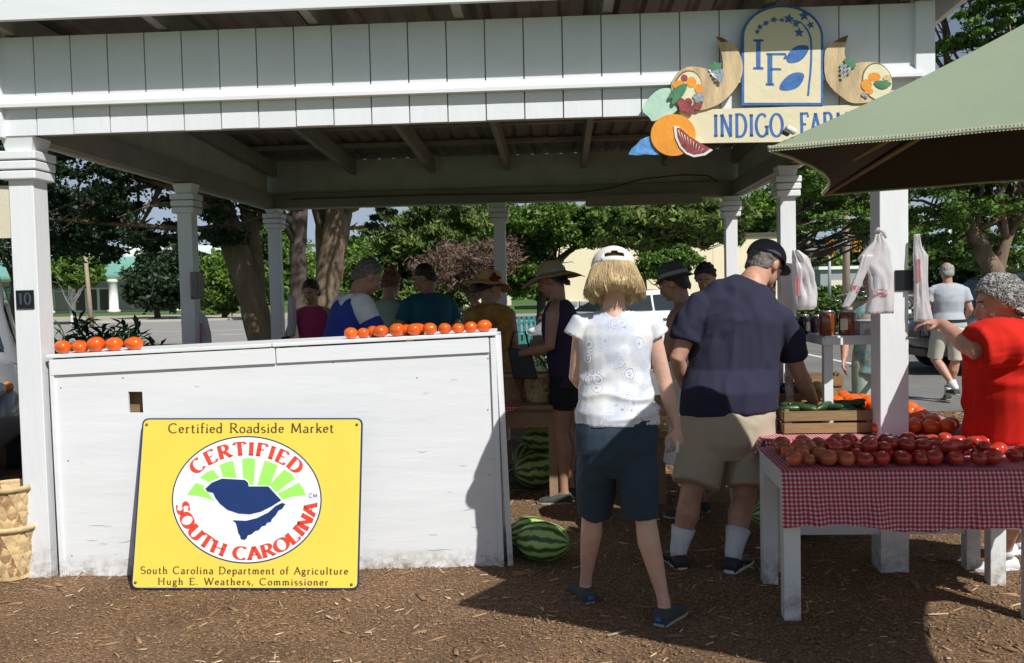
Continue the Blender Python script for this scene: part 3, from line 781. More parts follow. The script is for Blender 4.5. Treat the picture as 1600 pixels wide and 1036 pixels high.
for x in range(-98, -38, 8):
    for q in range(4):
        xx = x + .6 + q * 1.75
        mb = MB(); mb.bx(xx, xx + 1.6, 112.9, 112.98, .3, 3.8); fr = mb.build('window', 'glass_far', b0, False, True)
        mb = MB()
        mb.bx(xx - .06, xx + .02, 112.82, 112.9, .3, 3.9); mb.bx(xx + .02, xx + 1.6, 112.82, 112.9, 2.7, 2.78); mb.bx(xx, xx + 1.66, 112.82, 112.9, 3.8, 3.9)
        mb.build('frame', 'sign_white', fr, False, True)
dr = MB().bx(-55.1, -50.0, 112.6, 112.78, 0, 3.1).build('door', 'sign_white', b0, False, True)
for x in (-54.6, -53.1, -51.6): MB().bx(x, x + 1.1, 112.5, 112.58, .3, 2.9).build('door_pane', 'dark_trim', dr, False, True)
# cream flat roofed building in the middle distance
b1 = thing('store_building', 'long plain cream flat roofed building with a dark roof edge behind the stand', 'building', (12, 70, 0))
mb = MB(); mb.bx(3.6, 21.9, 70, 88, 0, 5.35); mb.build('wall', 'cream_wall', b1, False, True)
mb = MB(); mb.bx(3.4, 22.1, 69.8, 88.2, 5.35, 5.6); mb.build('roof_edge', 'dark_trim', b1, False, True)
mb = MB(); mb.bx(3.6, 21.9, 69.85, 70, 0, .5); mb.build('base', 'cream_wall2', b1, False, True)
for x in (9.7, 15.8): MB().bx(x, x + .03, 69.97, 70.0, .5, 5.3).build('wall_joint', 'cream_wall2', b1, False, True)
# white low building seen through the middle
b3 = thing('low_building', 'low pale building with a shingled roof glimpsed behind the dead tree', 'building', (-7, 95, 0))
MB().bx(-14, 0, 95, 103, 0, 2.6).build('wall', 'cream_wall2', b3, False, True)
MB().hexa([(-14.5, 94.4, 2.6), (.5, 94.4, 2.6), (.5, 103.6, 2.6), (-14.5, 103.6, 2.6), (-12, 97, 4), (-2, 97, 4), (-2, 101, 4), (-12, 101, 4)]).build('roof', 'old_board', b3, False, True)
for x in (-12, -8.5, -5, -2): MB().bx(x, x + 1.1, 94.93, 94.99, .9, 2.1).build('window', 'glass_far', b3, False, True)
# small grey building right, under the signals
b2 = thing('shed_building', 'small grey commercial building with a white roof edge under the traffic signals', 'building', (34, 100, 0))
MB().bx(34.5, 44.5, 100, 110, 0, 3.1).build('wall', 'metal_pole', b2, False, True)
MB().bx(34.2, 45, 99.6, 110.4, 3.1, 3.45).build('roof_edge', 'sign_white', b2, False, True)
MB().bx(35.6, 37.2, 99.9, 99.97, .2, 1.9).build('door', 'cream_wall2', b2, False, True)
MB().bx(38.2, 39.4, 99.9, 99.97, .9, 1.9).build('window', 'glass_far', b2, False, True)
b4 = thing('low_building', 'low white building behind the plastic bag on the front post', 'building', (46, 104, 0))
MB().bx(45.6, 53, 104, 112, 0, 2.4).build('wall', 'cream_wall2', b4, False, True)
MB().bx(45.3, 53.3, 103.6, 112.4, 2.4, 2.6).build('roof_edge', 'sign_white', b4, False, True)
MB().bx(47, 50, 103.9, 103.97, 0, 1.6).build('door', 'dark_trim', b4, False, True)

# ---------------------------------------------------------------- poles and signals
def pole(label, px, pyb, pyt, D, r, mat, name='utility_pole', cat='pole', lean=0):
    t = thing(name, label, cat, (P(px, pyb, D).x, D, 0))
    a = Vector((P(px, pyb, D).x, D, 0)); b2 = P(px + lean, pyt, D)
    MB().tube([a, a.lerp(b2, .5), b2], [r, r * .9, r * .75], 12).build('shaft', mat, t, True, True)
    return t
pole('leaning wooden post across the road before the white columned building', 143, 500, 396, 50, .13, 'wood_pole', lean=-10)
pole('thick pale blue grey steel pole behind the walking man', 1482, 460, 345, 55, .22, 'metal_pole', lean=0)
pole('brown wooden utility pole between the two traffic signals', 1322, 460, 250, 60, .26, 'wood_pole')
pole('thin grey utility pole nearest the plastic bag on the middle post', 1263, 455, 300, 75, .2, 'wood_pole')
pole('slim steel pole standing directly below the left signal', 1296, 455, 392, 72, .14, 'metal_pole')
ta = thing('signal_mast', 'grey steel mast arm reaching over the road to hold the traffic signals', 'signal mast', (P(1235, 455, 52).x, 52, 0))
a = P(1236, 460, 52); top = P(1236, 400, 52)
MB().tube([(a.x, 52, 0), top], [.2, .15], 12).build('shaft', 'metal_pole', ta, True, True)
MB().tube([P(1236, 402, 52), P(1300, 382, 52), P(1360, 368, 52)], [.2, .14, .1], 10).build('arm', 'metal_pole', ta, True, True)
def signal(label, px, py, D):
    c = P(px, py, D); t = thing('traffic_signal', label, 'traffic signal', tuple(c), R(8), 'signals on the mast arm')
    MB().box((0, 0, 0), (.34, .26, 1.0)).build('housing', 'signal_yellow', t, bevel=.02)
    for k, m in enumerate(('lens_red', 'lens_dark', 'lens_dark')):
        z = .32 - .32 * k
        MB().tube([(0, -.14, z), (0, -.16, z)], .11, 16).build('lens', m, t, True)
        mb = MB()
        for q in range(9):
            a0 = PI * q / 9; a1 = PI * (q + 1) / 9
            f = lambda A, r, y: Vector((r * math.cos(A), y, z + r * math.sin(A)))
            mb.hexa([f(a0, .13, -.13), f(a1, .13, -.13), f(a1, .13, -.36), f(a0, .13, -.36), f(a0, .145, -.13), f(a1, .145, -.13), f(a1, .145, -.36), f(a0, .145, -.36)])
        mb.build('visor', 'signal_yellow', t)
    MB().bar((-.3, .05, -.4), (-.3, .05, .5), .04, .04).build('bracket', 'metal_pole', t)
signal('yellow traffic signal on the mast arm, left one of the pair', 1296, 388, 51.7)
signal('yellow traffic signal further along the mast arm, right one of the pair', 1338, 380, 51.7)
for k, (a, b2, lab) in enumerate(((P(1240, 366, 75), P(1520, 370, 75), 'upper black overhead wire strung behind the signals'), (P(1240, 405, 75), P(1520, 408, 75), 'lower overhead wire strung behind the signals'))):
    pts = [Vector(a).lerp(Vector(b2), q / 8) - Vector((0, 0, .5 * math.sin(PI * q / 8))) for q in range(9)]
    tag(MB().tube(pts, .025, 5).build('overhead_wire', 'black_cloth'), lab, 'wire')
# teal fence by the car park
tf = thing('railing_fence', 'short teal slatted fence beside the car park kerb', 'fence', (.05, 21, 0))
for k in range(8):
    MB().bx(-.38 + .13 * k, -.30 + .13 * k, 20.6 + .35 * k, 20.64 + .35 * k, 0, .85).build('slat', 'fence_teal', tf, False, True)
for z in (.2, .7): MB().bar((-.36, 20.66, z), (.6, 23.1, z), .03, .05).build('rail', 'fence_teal', tf, False, True)
ns = thing('newspaper_rack', 'small metal rack with glass fronts on the pavement behind the blue car', 'rack', (1.7, 27, 0))
for k in range(2):
    x = 1.5 + .55 * k
    MB().bx(x, x + .5, 27, 27.4, .5, 1.15).build('box', 'metal_pole', ns, False, True, bevel=.02)
    MB().bx(x + .06, x + .44, 26.97, 26.995, .65, 1.05).build('pane', 'glass_far', ns, False, True)
    MB().tube([(x + .25, 27.2, 0), (x + .25, 27.2, .5)], .04, 8).build('leg', 'metal_pole', ns, True, True)
ts = thing('street_sign', 'teal street sign board half hidden in the oak at the right edge', 'sign', (P(1592, 455, 60).x, 60, 0))
c = P(1592, 381, 60); MB().box(c, (1.6, .06, .45)).build('panel', 'roof_green', ts, False, True)
MB().tube([(c.x, 60.1, 0), (c.x, 60.1, c.z + .2)], .07, 8).build('shaft', 'metal_pole', ts, True, True)

# ---------------------------------------------------------------- cars
def car(label, x, y, heading, paint, kind='sedan', cat='car', glass='glass_car'):
    t = thing('parked_' + kind, label, cat, (x, y, 0), R(heading))
    # local: +X forward
    if kind == 'sedan':
        L, Wd = 4.6, .88
        st = [(-2.3, .45, .80, .62), (-2.22, .28, .92, .80), (-1.75, .2, .98, .86), (-1.0, .2, 1.0, .88), (0, .2, 1.0, .88), (.8, .2, .98, .88), (1.55, .2, .92, .86), (2.0, .22, .80, .80), (2.25, .3, .66, .70), (2.32, .42, .56, .58)]
        cab = [(-1.75, .98, .60), (-1.15, 1.36, .56), (-.4, 1.45, .58), (.25, 1.42, .58), (.6, 1.30, .60), (1.25, .97, .64)]
        wx, wr = (-1.38, 1.42), .33
    elif kind == 'van':
        L, Wd = 4.9, .95
        st = [(-2.45, .5, .98, .80), (-2.4, .3, 1.05, .92), (-1.6, .25, 1.08, .95), (0, .25, 1.08, .95), (1.0, .25, 1.06, .95), (1.7, .25, 1.0, .93), (2.2, .3, .85, .85), (2.42, .4, .7, .7)]
        cab = [(-2.42, 1.05, .80), (-2.25, 1.72, .72), (-1.0, 1.82, .74), (.3, 1.78, .74), (.9, 1.6, .74), (1.65, 1.02, .76)]
        wx, wr = (-1.5, 1.5), .36
    else:
        L, Wd = 4.7, .92
        st = [(-2.3, .5, 1.0, .80), (-2.25, .3, 1.05, .88), (-1.5, .28, 1.06, .92), (0, .28, 1.06, .92), (1.0, .28, 1.05, .92), (1.7, .28, .98, .90), (2.2, .3, .85, .82), (2.34, .45, .7, .68)]
        cab = [(-2.25, 1.04, .72), (-2.0, 1.62, .66), (-1.0, 1.72, .68), (.2, 1.68, .68), (.6, 1.55, .68), (1.2, 1.03, .72)]
        wx, wr = (-1.4, 1.45), .38
    mb = MB(); rings = []
    for X, z0, z1, w in st:
        zm = z0 + (z1 - z0) * .55
        rings.append([(X, -w * .86, z0), (X, -w, z0 + .12), (X, -w, zm), (X, -w * .93, z1 - .06), (X, -w * .78, z1), (X, w * .78, z1), (X, w * .93, z1 - .06), (X, w, zm), (X, w, z0 + .12), (X, w * .86, z0)])
    mb.loft(rings); mb.build('body', paint, t, True)
    mb = MB(); rings = []
    for X, z, w in cab:
        zb = 0.93
        rings.append([(X, -w * 1.22, zb), (X, -w * 1.1, (zb + z) / 2), (X, -w, z - .02), (X, -w * .8, z + .015), (X, w * .8, z + .015), (X, w, z - .02), (X, w * 1.1, (zb + z) / 2), (X, w * 1.22, zb)])
    mb.loft(rings); mb.build('cabin', paint, t, True)
    # glass sits 6 mm proud of the cabin
    n = len(cab)
    def pt(i, s, h, u=0, off=.008):
        i1 = min(i + 1, n - 1); X = cab[i][0] * (1 - u) + cab[i1][0] * u; z = cab[i][1] * (1 - u) + cab[i1][1] * u; w = cab[i][2] * (1 - u) + cab[i1][2] * u
        zb = max(.93, 1.0); zz = zb + (z - .05 - zb) * h
        f = (zz - .93) / max(z - .95, .05)
        return Vector((X, s * (w * (1.22 - .22 * f) + off + .012), zz))
    for s in (-1, 1):
        for (i0, u0, i1, u1) in ((1, .1, 2, .4), (2, .5, 4, -.1 + .1)):
            mb = MB(); row = []
            pts = [(i0, u0)] + [(q, 0) for q in range(i0 + 1, i1 + 1) if (q, 0) != (i1, u1)] + [(i1, u1)]
            for (i, u) in pts: row.append((pt(i, s, .02, u), pt(i, s, .9, u)))
            for q in range(len(row) - 1): mb.add([row[q][0], row[q + 1][0], row[q + 1][1], row[q][1]], [(0, 1, 2, 3)])
            mb.build('side_window', glass, t)
    for (i, j) in ((n - 2, n - 1), (1, 0)):
        a, b2 = cab[i], cab[j]; mb = MB()
        d = Vector((b2[0] - a[0], 0, b2[1] - a[1])); nn = Vector((abs(d.z), 0, abs(d.x))).normalized() * .022; nn.x *= 1 if i > j - 2 and j > i else -1
        A = Vector((a[0], 0, a[1])) + d * .1 + nn; Bq = Vector((b2[0], 0, b2[1])) - d * .08 + nn
        mb.add([A + Vector((0, -a[2] * .88, 0)), A + Vector((0, a[2] * .88, 0)), Bq + Vector((0, b2[2] * 1.02, 0)), Bq + Vector((0, -b2[2] * 1.02, 0))], [(0, 1, 2, 3)])
        mb.build('windscreen' if j == n - 1 else 'rear_window', glass, t)
    for X in wx:
        for s in (-1, 1):
            MB().tube([(X, s * (Wd - .20), wr), (X, s * (Wd + .015), wr)], [wr, wr], 24).build('tyre', 'tyre', t, True)
            rm = MB(); rm.tube([(X, s * (Wd + .01), wr), (X, s * (Wd + .028), wr)], [wr * .66, wr * .6], 20)
            ro = rm.build('rim', 'rim', t, True)
            mb = MB()
            for q in range(5):
                a = q * 2 * PI / 5 + .3; mb.box((X + wr * .38 * math.cos(a), s * (Wd + .03), wr + wr * .38 * math.sin(a)), (.07, .012, .07))
            mb.build('hub_slot', 'tyre', ro)
            mb = MB(); pr = []
            for q in range(13):
                a = PI * q / 12; pr.append(Vector((X + (wr + .06) * math.cos(a), s * (Wd + .004), wr + (wr + .06) * math.sin(a))))
            mb.poly(pr); mb.build('wheel_arch', 'dark_trim', t)
    fx = st[-1][0]; fz = st[-2][2]
    for s in (-1, 1):
        MB().sphere((fx - .13, s * .62, fz - .06), (.16, .17, .09), 12, 8).build('headlight', 'headlight', t, True)
        MB().sphere((fx - .26, s * .79, fz - .06), (.10, .05, .05), 10, 6).build('turn_signal', 'amber', t, True)
        MB().sphere((st[0][0] + .06, s * .62, st[0][2] - .06), (.08, .16, .09), 12, 8).build('tail_light', 'tail_red', t, True)
        MB().box((.95 if kind == 'sedan' else 1.2, s * (Wd + .08), 1.02), (.16, .18, .12)).build('mirror', paint, t, bevel=.03)
        MB().box((-.3, s * (Wd + .004), .82), (.16, .02, .03)).build('door_handle', 'dark_trim', t)
    MB().box((fx - .01, 0, fz - .2), (.05, .8, .12)).build('grille', 'dark_trim', t)
    MB().box((fx - .005, 0, .36), (.05, 1.1, .12)).build('air_intake', 'dark_trim', t)
    MB().box((st[0][0] - .01, 0, .7), (.03, .36, .15)).build('licence_plate', 'sign_white', t)
    return t
car('white sedan parked nose left behind the women in straw hats', 2.75, 20.3, 204, 'car_white')
car('dark blue sedan parked just beyond the white one', 3.15, 23.4, 203, 'car_blue')
car('silver minivan at the left edge beside the corner post', -5.98, 9.0, -61, 'car_silver', 'van', 'van')
car('black estate car parked behind the walking man', 11.4, 20.4, 190, 'car_black', 'suv')
car('dark grey car with its wheel showing between the walking man and the red shirt', 8.95, 15.0, 182, 'car_dark', 'suv')
car('silver car parked at the right edge of the frame beyond the dark ones', 13.6, 17.0, 186, 'car_silver', 'sedan')
car('dark car passing far off behind the hedge', P(1365, 460, 48).x, 48, 180, 'car_dark', 'sedan')
# ================================================================ THE STAND
O = P(47, 600, 4.83); O.z = 0
YAW = -math.atan(.052)
U = Vector((math.cos(YAW), math.sin(YAW), 0)); VV = Vector((-math.sin(YAW), math.cos(YAW), 0))
def S(u, v, z): return O + U * u + VV * v + Vector((0, 0, z))
WID, DEP, HD = 4.58, 4.32, 2.16
ZB, ZR, ZT = 2.385, 2.525, 2.905
stall = thing('market_stand', 'white open sided timber farm stand with boarded friezes and a low metal roof', 'market stand', tuple(O), YAW)
def sb(name, mb, mat, parent=stall, **k): return mb.build(name, mat, parent, **k)
for (u, v) in ((0, .068), (WID, .072), (0, HD), (WID, HD), (0, DEP), (WID / 2, DEP), (WID, DEP)):
    pw = .068 if v < 1 else .057
    if v < 1 and u > 1: pw = .072
    mb = MB(); mb.bx(u - pw, u + pw, v - pw, v + pw, -.05, ZB)
    po = sb('post', mb, 'white_paint', bevel=.004)
    if not (u == WID and v < 1):
        mb = MB(); dz = .03 if v == DEP else 0
        for k in range(3):
            z0 = 2.155 + k * .052 + dz; w = pw + .030 + .004 * k
            mb.box((u, v, z0 + .023), (w * 2, w * 2, .045))
        sb('capital', mb, 'white_paint', po, bevel=.006)
        mb = MB()
        q = lambda w, z: [(u - w, v - w, z), (u + w, v - w, z), (u + w, v + w, z), (u - w, v + w, z)]
        mb.hexa(q(pw + .004, 2.311 + dz) + q(pw + .020, ZB - .002)); sb('collar', mb, 'white_paint', po)
    else:
        mb = MB()
        for k in range(3): mb.box((u, v, 2.18 + k * .052), (.23, .23, .045))
        sb('capital', mb, 'white_paint', po, bevel=.006)
# friezes: a recessed backing with separate boards in front
def frieze(a, b2, out, n, zs=(ZB, ZT), rail=True, over=.09):
    """a->b2 in stand coordinates (2d), out = outward normal"""
    a = Vector((a[0], a[1], 0)); b2 = Vector((b2[0], b2[1], 0)); d = (b2 - a); L = d.length; d.normalize(); out = Vector((out[0], out[1], 0))
    zt = lambda v: zs[1] if not callable(zs[1]) else zs[1](v)
    mid = (a + b2) / 2
    def slab(p, q, t0, t1, z0, z1a, z1b, mbx):
        P4 = lambda t, z: None
        A = p + out * t0; B_ = q + out * t0; C_ = q + out * t1; D_ = p + out * t1
        mbx.hexa([(A.x, A.y, z0), (B_.x, B_.y, z0), (C_.x, C_.y, z0), (D_.x, D_.y, z0), (A.x, A.y, z1a), (B_.x, B_.y, z1b), (C_.x, C_.y, z1b), (D_.x, D_.y, z1a)])
        return mbx
    top = lambda p: zt(p.y) - .004
    fz = sb('frieze', slab(a, b2, -.02, .008, zs[0] + .004, top(a), top(b2), MB()), 'recess')
    s0 = 0.0; w = L / n
    base = None
    for k in range(n):
        p = a + d * (w * k + .0035); q = a + d * (w * (k + 1) - .0035)
        t = .026 + random.uniform(-.0015, .0015)
        o = sb('board', slab(p, q, .010, t, zs[0] + random.uniform(-.002, .002), top(p) - .003, top(q) - .003, MB()), 'white_paint', fz)
    if rail:
        mb = MB(); A = a - d * .0; B_ = b2
        pr = [(.0275, ZR), (.072, ZR), (.072, ZR + .018), (.0275, ZR + .062)]
        mb.loft([[tuple(A + out * t + Vector((0, 0, z))) for t, z in pr], [tuple(B_ + out * t + Vector((0, 0, z))) for t, z in pr]])
        sb('rail', mb, 'white_paint_h', fz)
    # plain timber plate along the inside bottom
    sb('plate', slab(a, b2, -.085, -.022, zs[0] + .01, zs[0] + .15, zs[0] + .15, MB()), 'interior_shade_paint', fz)
    return fz
zback = lambda v: 2.905 - .045 * v + .165
frieze((-.08, .0), (WID + .12, .0), (0, -1), 24)
frieze((-.08, DEP), (-.08, .06), (-1, 0), 22, (ZB, zback), True)
frieze((WID + .10, .06), (WID + .10, DEP), (1, 0), 22, (ZB, zback), True)
frieze((-.08, DEP + .08), (WID + .10, DEP + .08), (0, 1), 24, (ZB, zback), True)
for u in (-.095, WID + .145):
    sb('corner_board', MB().bx(u - .055, u + .04, -.055, .02, ZB - .012, ZT - .006), 'white_paint', bevel=.003)
# roof: rafters, purlins, corrugated sheets, fascia
zr = lambda v: 2.905 - .045 * v          # underside of sheets' rafters line
us = [-.30 + k * (WID + .62) / 8 for k in range(9)]
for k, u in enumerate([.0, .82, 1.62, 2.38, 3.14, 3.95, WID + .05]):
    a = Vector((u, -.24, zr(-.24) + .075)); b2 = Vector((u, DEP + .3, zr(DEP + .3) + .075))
    sb('rafter', MB().bar(a, b2, .05, .14), 'interior_shade_paint')
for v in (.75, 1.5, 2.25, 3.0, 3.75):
    sb('purlin', MB().bar((-.3, v, zr(v) + .165), (WID + .32, v, zr(v) + .165), .09, .035), 'interior_shade_paint')
nS = 6; w = (WID + .66) / nS
for k in range(nS):
    V_ = []; n = 36; u0 = -.33 + k * w
    mb = MB(); top = []; bot = []
    for s_ in range(2):
        v = -.27 if s_ == 0 else DEP + .33
        row = []; r2 = []
        for q in range(n + 1):
            x = u0 + (w + .02) * q / n; ph = (q % 6)
            h = .022 if ph in (1, 2) else 0
            row.append((x, v, zr(v) + .19 + h + .002 * (k % 2))); r2.append((x, v, zr(v) + .19 + h + .002 * (k % 2) + .003))
        top.append(r2); bot.append(row)
    mb.loft([bot[0], bot[1]], closed=False); mb.loft([top[1], top[0]], closed=False)
    sb('roof_sheet', mb, 'corrugated')
# boards closing the eaves
sb('fascia', MB().hexa([(-.36, -.275, 2.912), (WID + .36, -.275, 2.912), (WID + .36, -.245, 2.912), (-.36, -.245, 2.912), (-.36, -.275, 3.16), (WID + .36, -.275, 3.16), (WID + .36, -.245, 3.16), (-.36, -.245, 3.16)]), 'white_paint_h')
for u in (-.36, WID + .33):
    a0, a1 = -.243, DEP + .33
    sb('fascia', MB().hexa([(u, a0, zr(a0)), (u + .03, a0, zr(a0)), (u + .03, a1, zr(a1)), (u, a1, zr(a1)), (u, a0, zr(a0) + .24), (u + .03, a0, zr(a0) + .24), (u + .03, a1, zr(a1) + .24), (u, a1, zr(a1) + .24)]), 'white_paint_h')
sb('fascia', MB().bx(-.36, WID + .36, DEP + .335, DEP + .365, zr(DEP) - .02, zr(DEP) + .22), 'white_paint_h')
sb('rust_stain', MB().sphere((-.06, -.276, 2.955), (.010, .002, .02), 8, 6), 'rust')
# board hung under the back beam, loose cable along it
sb('hanging_board', MB().bx(3.15, 4.28, DEP - .12, DEP - .10, ZB - .07, ZB + .035), 'old_board')
cp = [(0.2, 2.47), (1.6, 2.475), (2.6, 2.46), (3.1, 2.455), (3.4, 2.49), (3.7, 2.57), (4.1, 2.60), (4.35, 2.585), (4.45, 2.52)]
sb('cable', MB().tube([Vector((x, DEP - .095, z)) for x, z in cp], .008, 6), 'dark_trim', smooth=True)

# ---------------------------------------------------------------- lettering, drawn with a broad pen
def arc(cx, cy, rx, ry, a0, a1, n=14):
    return [(cx + rx * math.cos(R(a0 + (a1 - a0) * i / n)), cy + ry * math.sin(R(a0 + (a1 - a0) * i / n))) for i in range(n + 1)]
GL = {
 'A': (.76, [[(.05, 0), (.38, 1)], [(.38, 1), (.72, 0)], [(.19, .36), (.57, .36)]], [(.06, 0), (.70, 0)]),
 'C': (.80, [arc(.44, .5, .40, .5, 48, 312, 20)], []),
 'D': (.84, [[(.14, 0), (.14, 1)], [(.04, 1), (.34, 1)] + arc(.34, .5, .42, .5, 90, -90) + [(.04, 0)]], []),
 'E': (.66, [[(.14, 0), (.14, 1)], [(.04, 1), (.58, 1), (.58, .86)], [(.14, .52), (.48, .52)], [(.04, 0), (.60, 0), (.62, .16)]], []),
 'F': (.62, [[(.14, 0), (.14, 1)], [(.04, 1), (.58, 1), (.58, .84)], [(.14, .52), (.46, .52)]], [(.14, 0)]),
 'G': (.84, [arc(.44, .5, .40, .5, 48, 330, 20), [(.78, .06), (.78, .44)], [(.62, .44), (.90, .44)]], []),
 'H': (.86, [[(.14, 0), (.14, 1)], [(.72, 0), (.72, 1)], [(.14, .52), (.72, .52)]], [(.14, 0), (.14, 1), (.72, 0), (.72, 1)]),
 'I': (.32, [[(.16, 0), (.16, 1)]], [(.16, 0), (.16, 1)]),
 'L': (.62, [[(.14, 0), (.14, 1)], [(.04, 0), (.58, 0), (.60, .18)]], [(.14, 1)]),
 'M': (.98, [[(.12, 0), (.16, 1)], [(.16, 1), (.48, .1)], [(.48, .1), (.80, 1)], [(.80, 1), (.86, 0)]], [(.12, 0), (.86, 0)]),
 'N': (.88, [[(.14, 0), (.14, 1)], [(.14, 1), (.72, 0)], [(.72, 0), (.72, 1)]], [(.14, 0), (.12, 1), (.72, 1)]),
 'O': (.92, [arc(.46, .5, .40, .5, 0, 360, 28)], []),
 'R': (.78, [[(.14, 0), (.14, 1)], [(.04, 1), (.36, 1)] + arc(.36, .76, .24, .24, 90, -90, 10) + [(.14, .52)], [(.34, .52), (.72, 0)]], [(.14, 0), (.70, 0)]),
 'S': (.62, [arc(.31, .745, .24, .255, 38, 262, 14) + arc(.31, .245, .26, .255, 82, -142, 14)], []),
 'T': (.74, [[(.37, 0), (.37, 1)], [(.03, .84), (.05, 1), (.69, 1), (.71, .84)]], [(.37, 0)]),
 'U': (.84, [[(.14, 1), (.14, .32)] + arc(.42, .32, .28, .32, 180, 360, 12) + [(.70, 1)]], [(.14, 1), (.70, 1)]),
 'W': (1.12, [[(.06, 1), (.30, 0)], [(.30, 0), (.55, .95)], [(.55, .95), (.80, 0)], [(.80, 0), (1.06, 1)]], [(.06, 1), (1.06, 1), (.55, 1)]),
 'a': (.50, [arc(.24, .44, .16, .17, 150, 0, 8) + [(.40, .08), (.47, .0)], arc(.22, .15, .17, .15, 60, 360, 14)], []),
 'c': (.46, [arc(.25, .30, .21, .30, 50, 310, 14)], []),
 'd': (.56, [arc(.24, .30, .20, .30, 0, 360, 16), [(.43, 0), (.43, 1.04)], [(.34, 1.02), (.43, 1.04)]], []),
 'e': (.48, [[(.05, .34), (.42, .34)] + arc(.24, .31, .19, .29, 8, 320, 14)], []),
 'f': (.34, [[(.14, 0), (.14, .82)] + arc(.27, .86, .13, .17, 180, 60, 6), [(.02, .6), (.32, .6)]], [(.14, 0)]),
 'g': (.50, [arc(.23, .40, .16, .20, 0, 360, 14), arc(.24, -.16, .21, .14, 0, 360, 14), [(.14, .24), (.08, .10), (.32, .02)], [(.36, .54), (.48, .60)]], []),
 'h': (.58, [[(.12, 0), (.12, 1.04)], [(.12, .42)] + arc(.30, .42, .15, .18, 150, 0, 8) + [(.45, 0)]], [(.12, 0), (.45, 0)]),
 'i': (.26, [[(.13, 0), (.13, .6)], [(.12, .80), (.14, .88)]], [(.13, 0)]),
 'k': (.54, [[(.12, 0), (.12, 1.04)], [(.14, .26), (.42, .60)], [(.24, .36), (.50, 0)]], [(.12, 0), (.48, 0), (.42, .6)]),
 'l': (.26, [[(.13, 0), (.13, 1.04)]], [(.13, 0)]),
 'm': (.86, [[(.12, 0), (.12, .6)], [(.12, .42)] + arc(.27, .42, .14, .18, 150, 0, 7) + [(.41, 0)], [(.41, .42)] + arc(.58, .42, .14, .18, 150, 0, 7) + [(.72, 0)]], [(.12, 0), (.41, 0), (.72, 0)]),
 'n': (.58, [[(.12, 0), (.12, .6)], [(.12, .42)] + arc(.30, .42, .15, .18, 150, 0, 8) + [(.45, 0)]], [(.12, 0), (.45, 0)]),
 'o': (.52, [arc(.26, .30, .21, .30, 0, 360, 18)], []),
 'p': (.56, [[(.12, -.34), (.12, .6)], arc(.32, .30, .20, .30, 0, 360, 16)], [(.12, -.34)]),
 'r': (.40, [[(.12, 0), (.12, .6)], [(.12, .42)] + arc(.27, .44, .13, .15, 150, 50, 5)], [(.12, 0)]),
 's': (.40, [arc(.20, .445, .14, .15, 40, 262, 10) + arc(.20, .15, .16, .15, 82, -142, 10)], []),
 't': (.36, [[(.14, .80), (.14, .12)] + arc(.24, .12, .10, .12, 180, 320, 6), [(.03, .6), (.32, .6)]], []),
 'u': (.58, [[(.12, .6), (.12, .18)] + arc(.28, .18, .16, .18, 180, 330, 7), [(.45, .6), (.45, 0)]], []),
 '1': (.40, [[(.08, .82), (.20, 1), (.20, 0)]], []),
 '0': (.62, [arc(.31, .5, .24, .5, 0, 360, 22)], []),
 '.': (.24, [[(.10, .0), (.10, .10)]], []), ',': (.24, [[(.12, .08), (.08, -.14)]], []),
 'E.': (.7, [], []), ' ': (.38, [], []),
}
def pen(mb, strokes, serifs, wv, wh, tf, ser=.11):
    for st in strokes:
        n = len(st)
        if n < 2: continue
        L = []; Rr = []
        for i in range(n):
            a = st[max(i - 1, 0)]; b2 = st[min(i + 1, n - 1)]
            dx, dy = b2[0] - a[0], b2[1] - a[1]; m = math.hypot(dx, dy) or 1; dx /= m; dy /= m
            w = math.hypot(wv * dy, wh * dx) / 2
            L.append((st[i][0] - dy * w, st[i][1] + dx * w)); Rr.append((st[i][0] + dy * w, st[i][1] - dx * w))
        for i in range(n - 1):
            mb.add([tf(*Rr[i]), tf(*Rr[i + 1]), tf(*L[i + 1]), tf(*L[i])], [(0, 1, 2, 3)])
    for (x, y) in serifs:
        s = wh * .55
        y0 = y if y < .5 else y - s * 2
        if ser: mb.add([tf(x - ser, y0), tf(x + ser, y0), tf(x + ser, y0 + s * 2), tf(x - ser, y0 + s * 2)], [(0, 1, 2, 3)])
def tw(s, sp): return sum(GL[c][0] + sp for c in s) - sp
def text_line(s, x0, y0, x1, y1, h, wv, wh, fm, sp=.08, ser=.11):
    """baseline from (x0,y0) to (x1,y1) in picture units, y down"""
    mb = MB(); total = tw(s, sp); L = math.hypot(x1 - x0, y1 - y0); kx = L / total
    ux, uy = (x1 - x0) / L, (y1 - y0) / L; cur = 0
    for c in s:
        g, st, se = GL[c]
        pen(mb, st, se, wv * h / kx if False else wv, wh, lambda gx, gy, cur=cur: fm(x0 + ux * (cur + gx) * kx + uy * gy * h, y0 + uy * (cur + gx) * kx - ux * gy * h), ser)
        cur += g + sp
    return mb
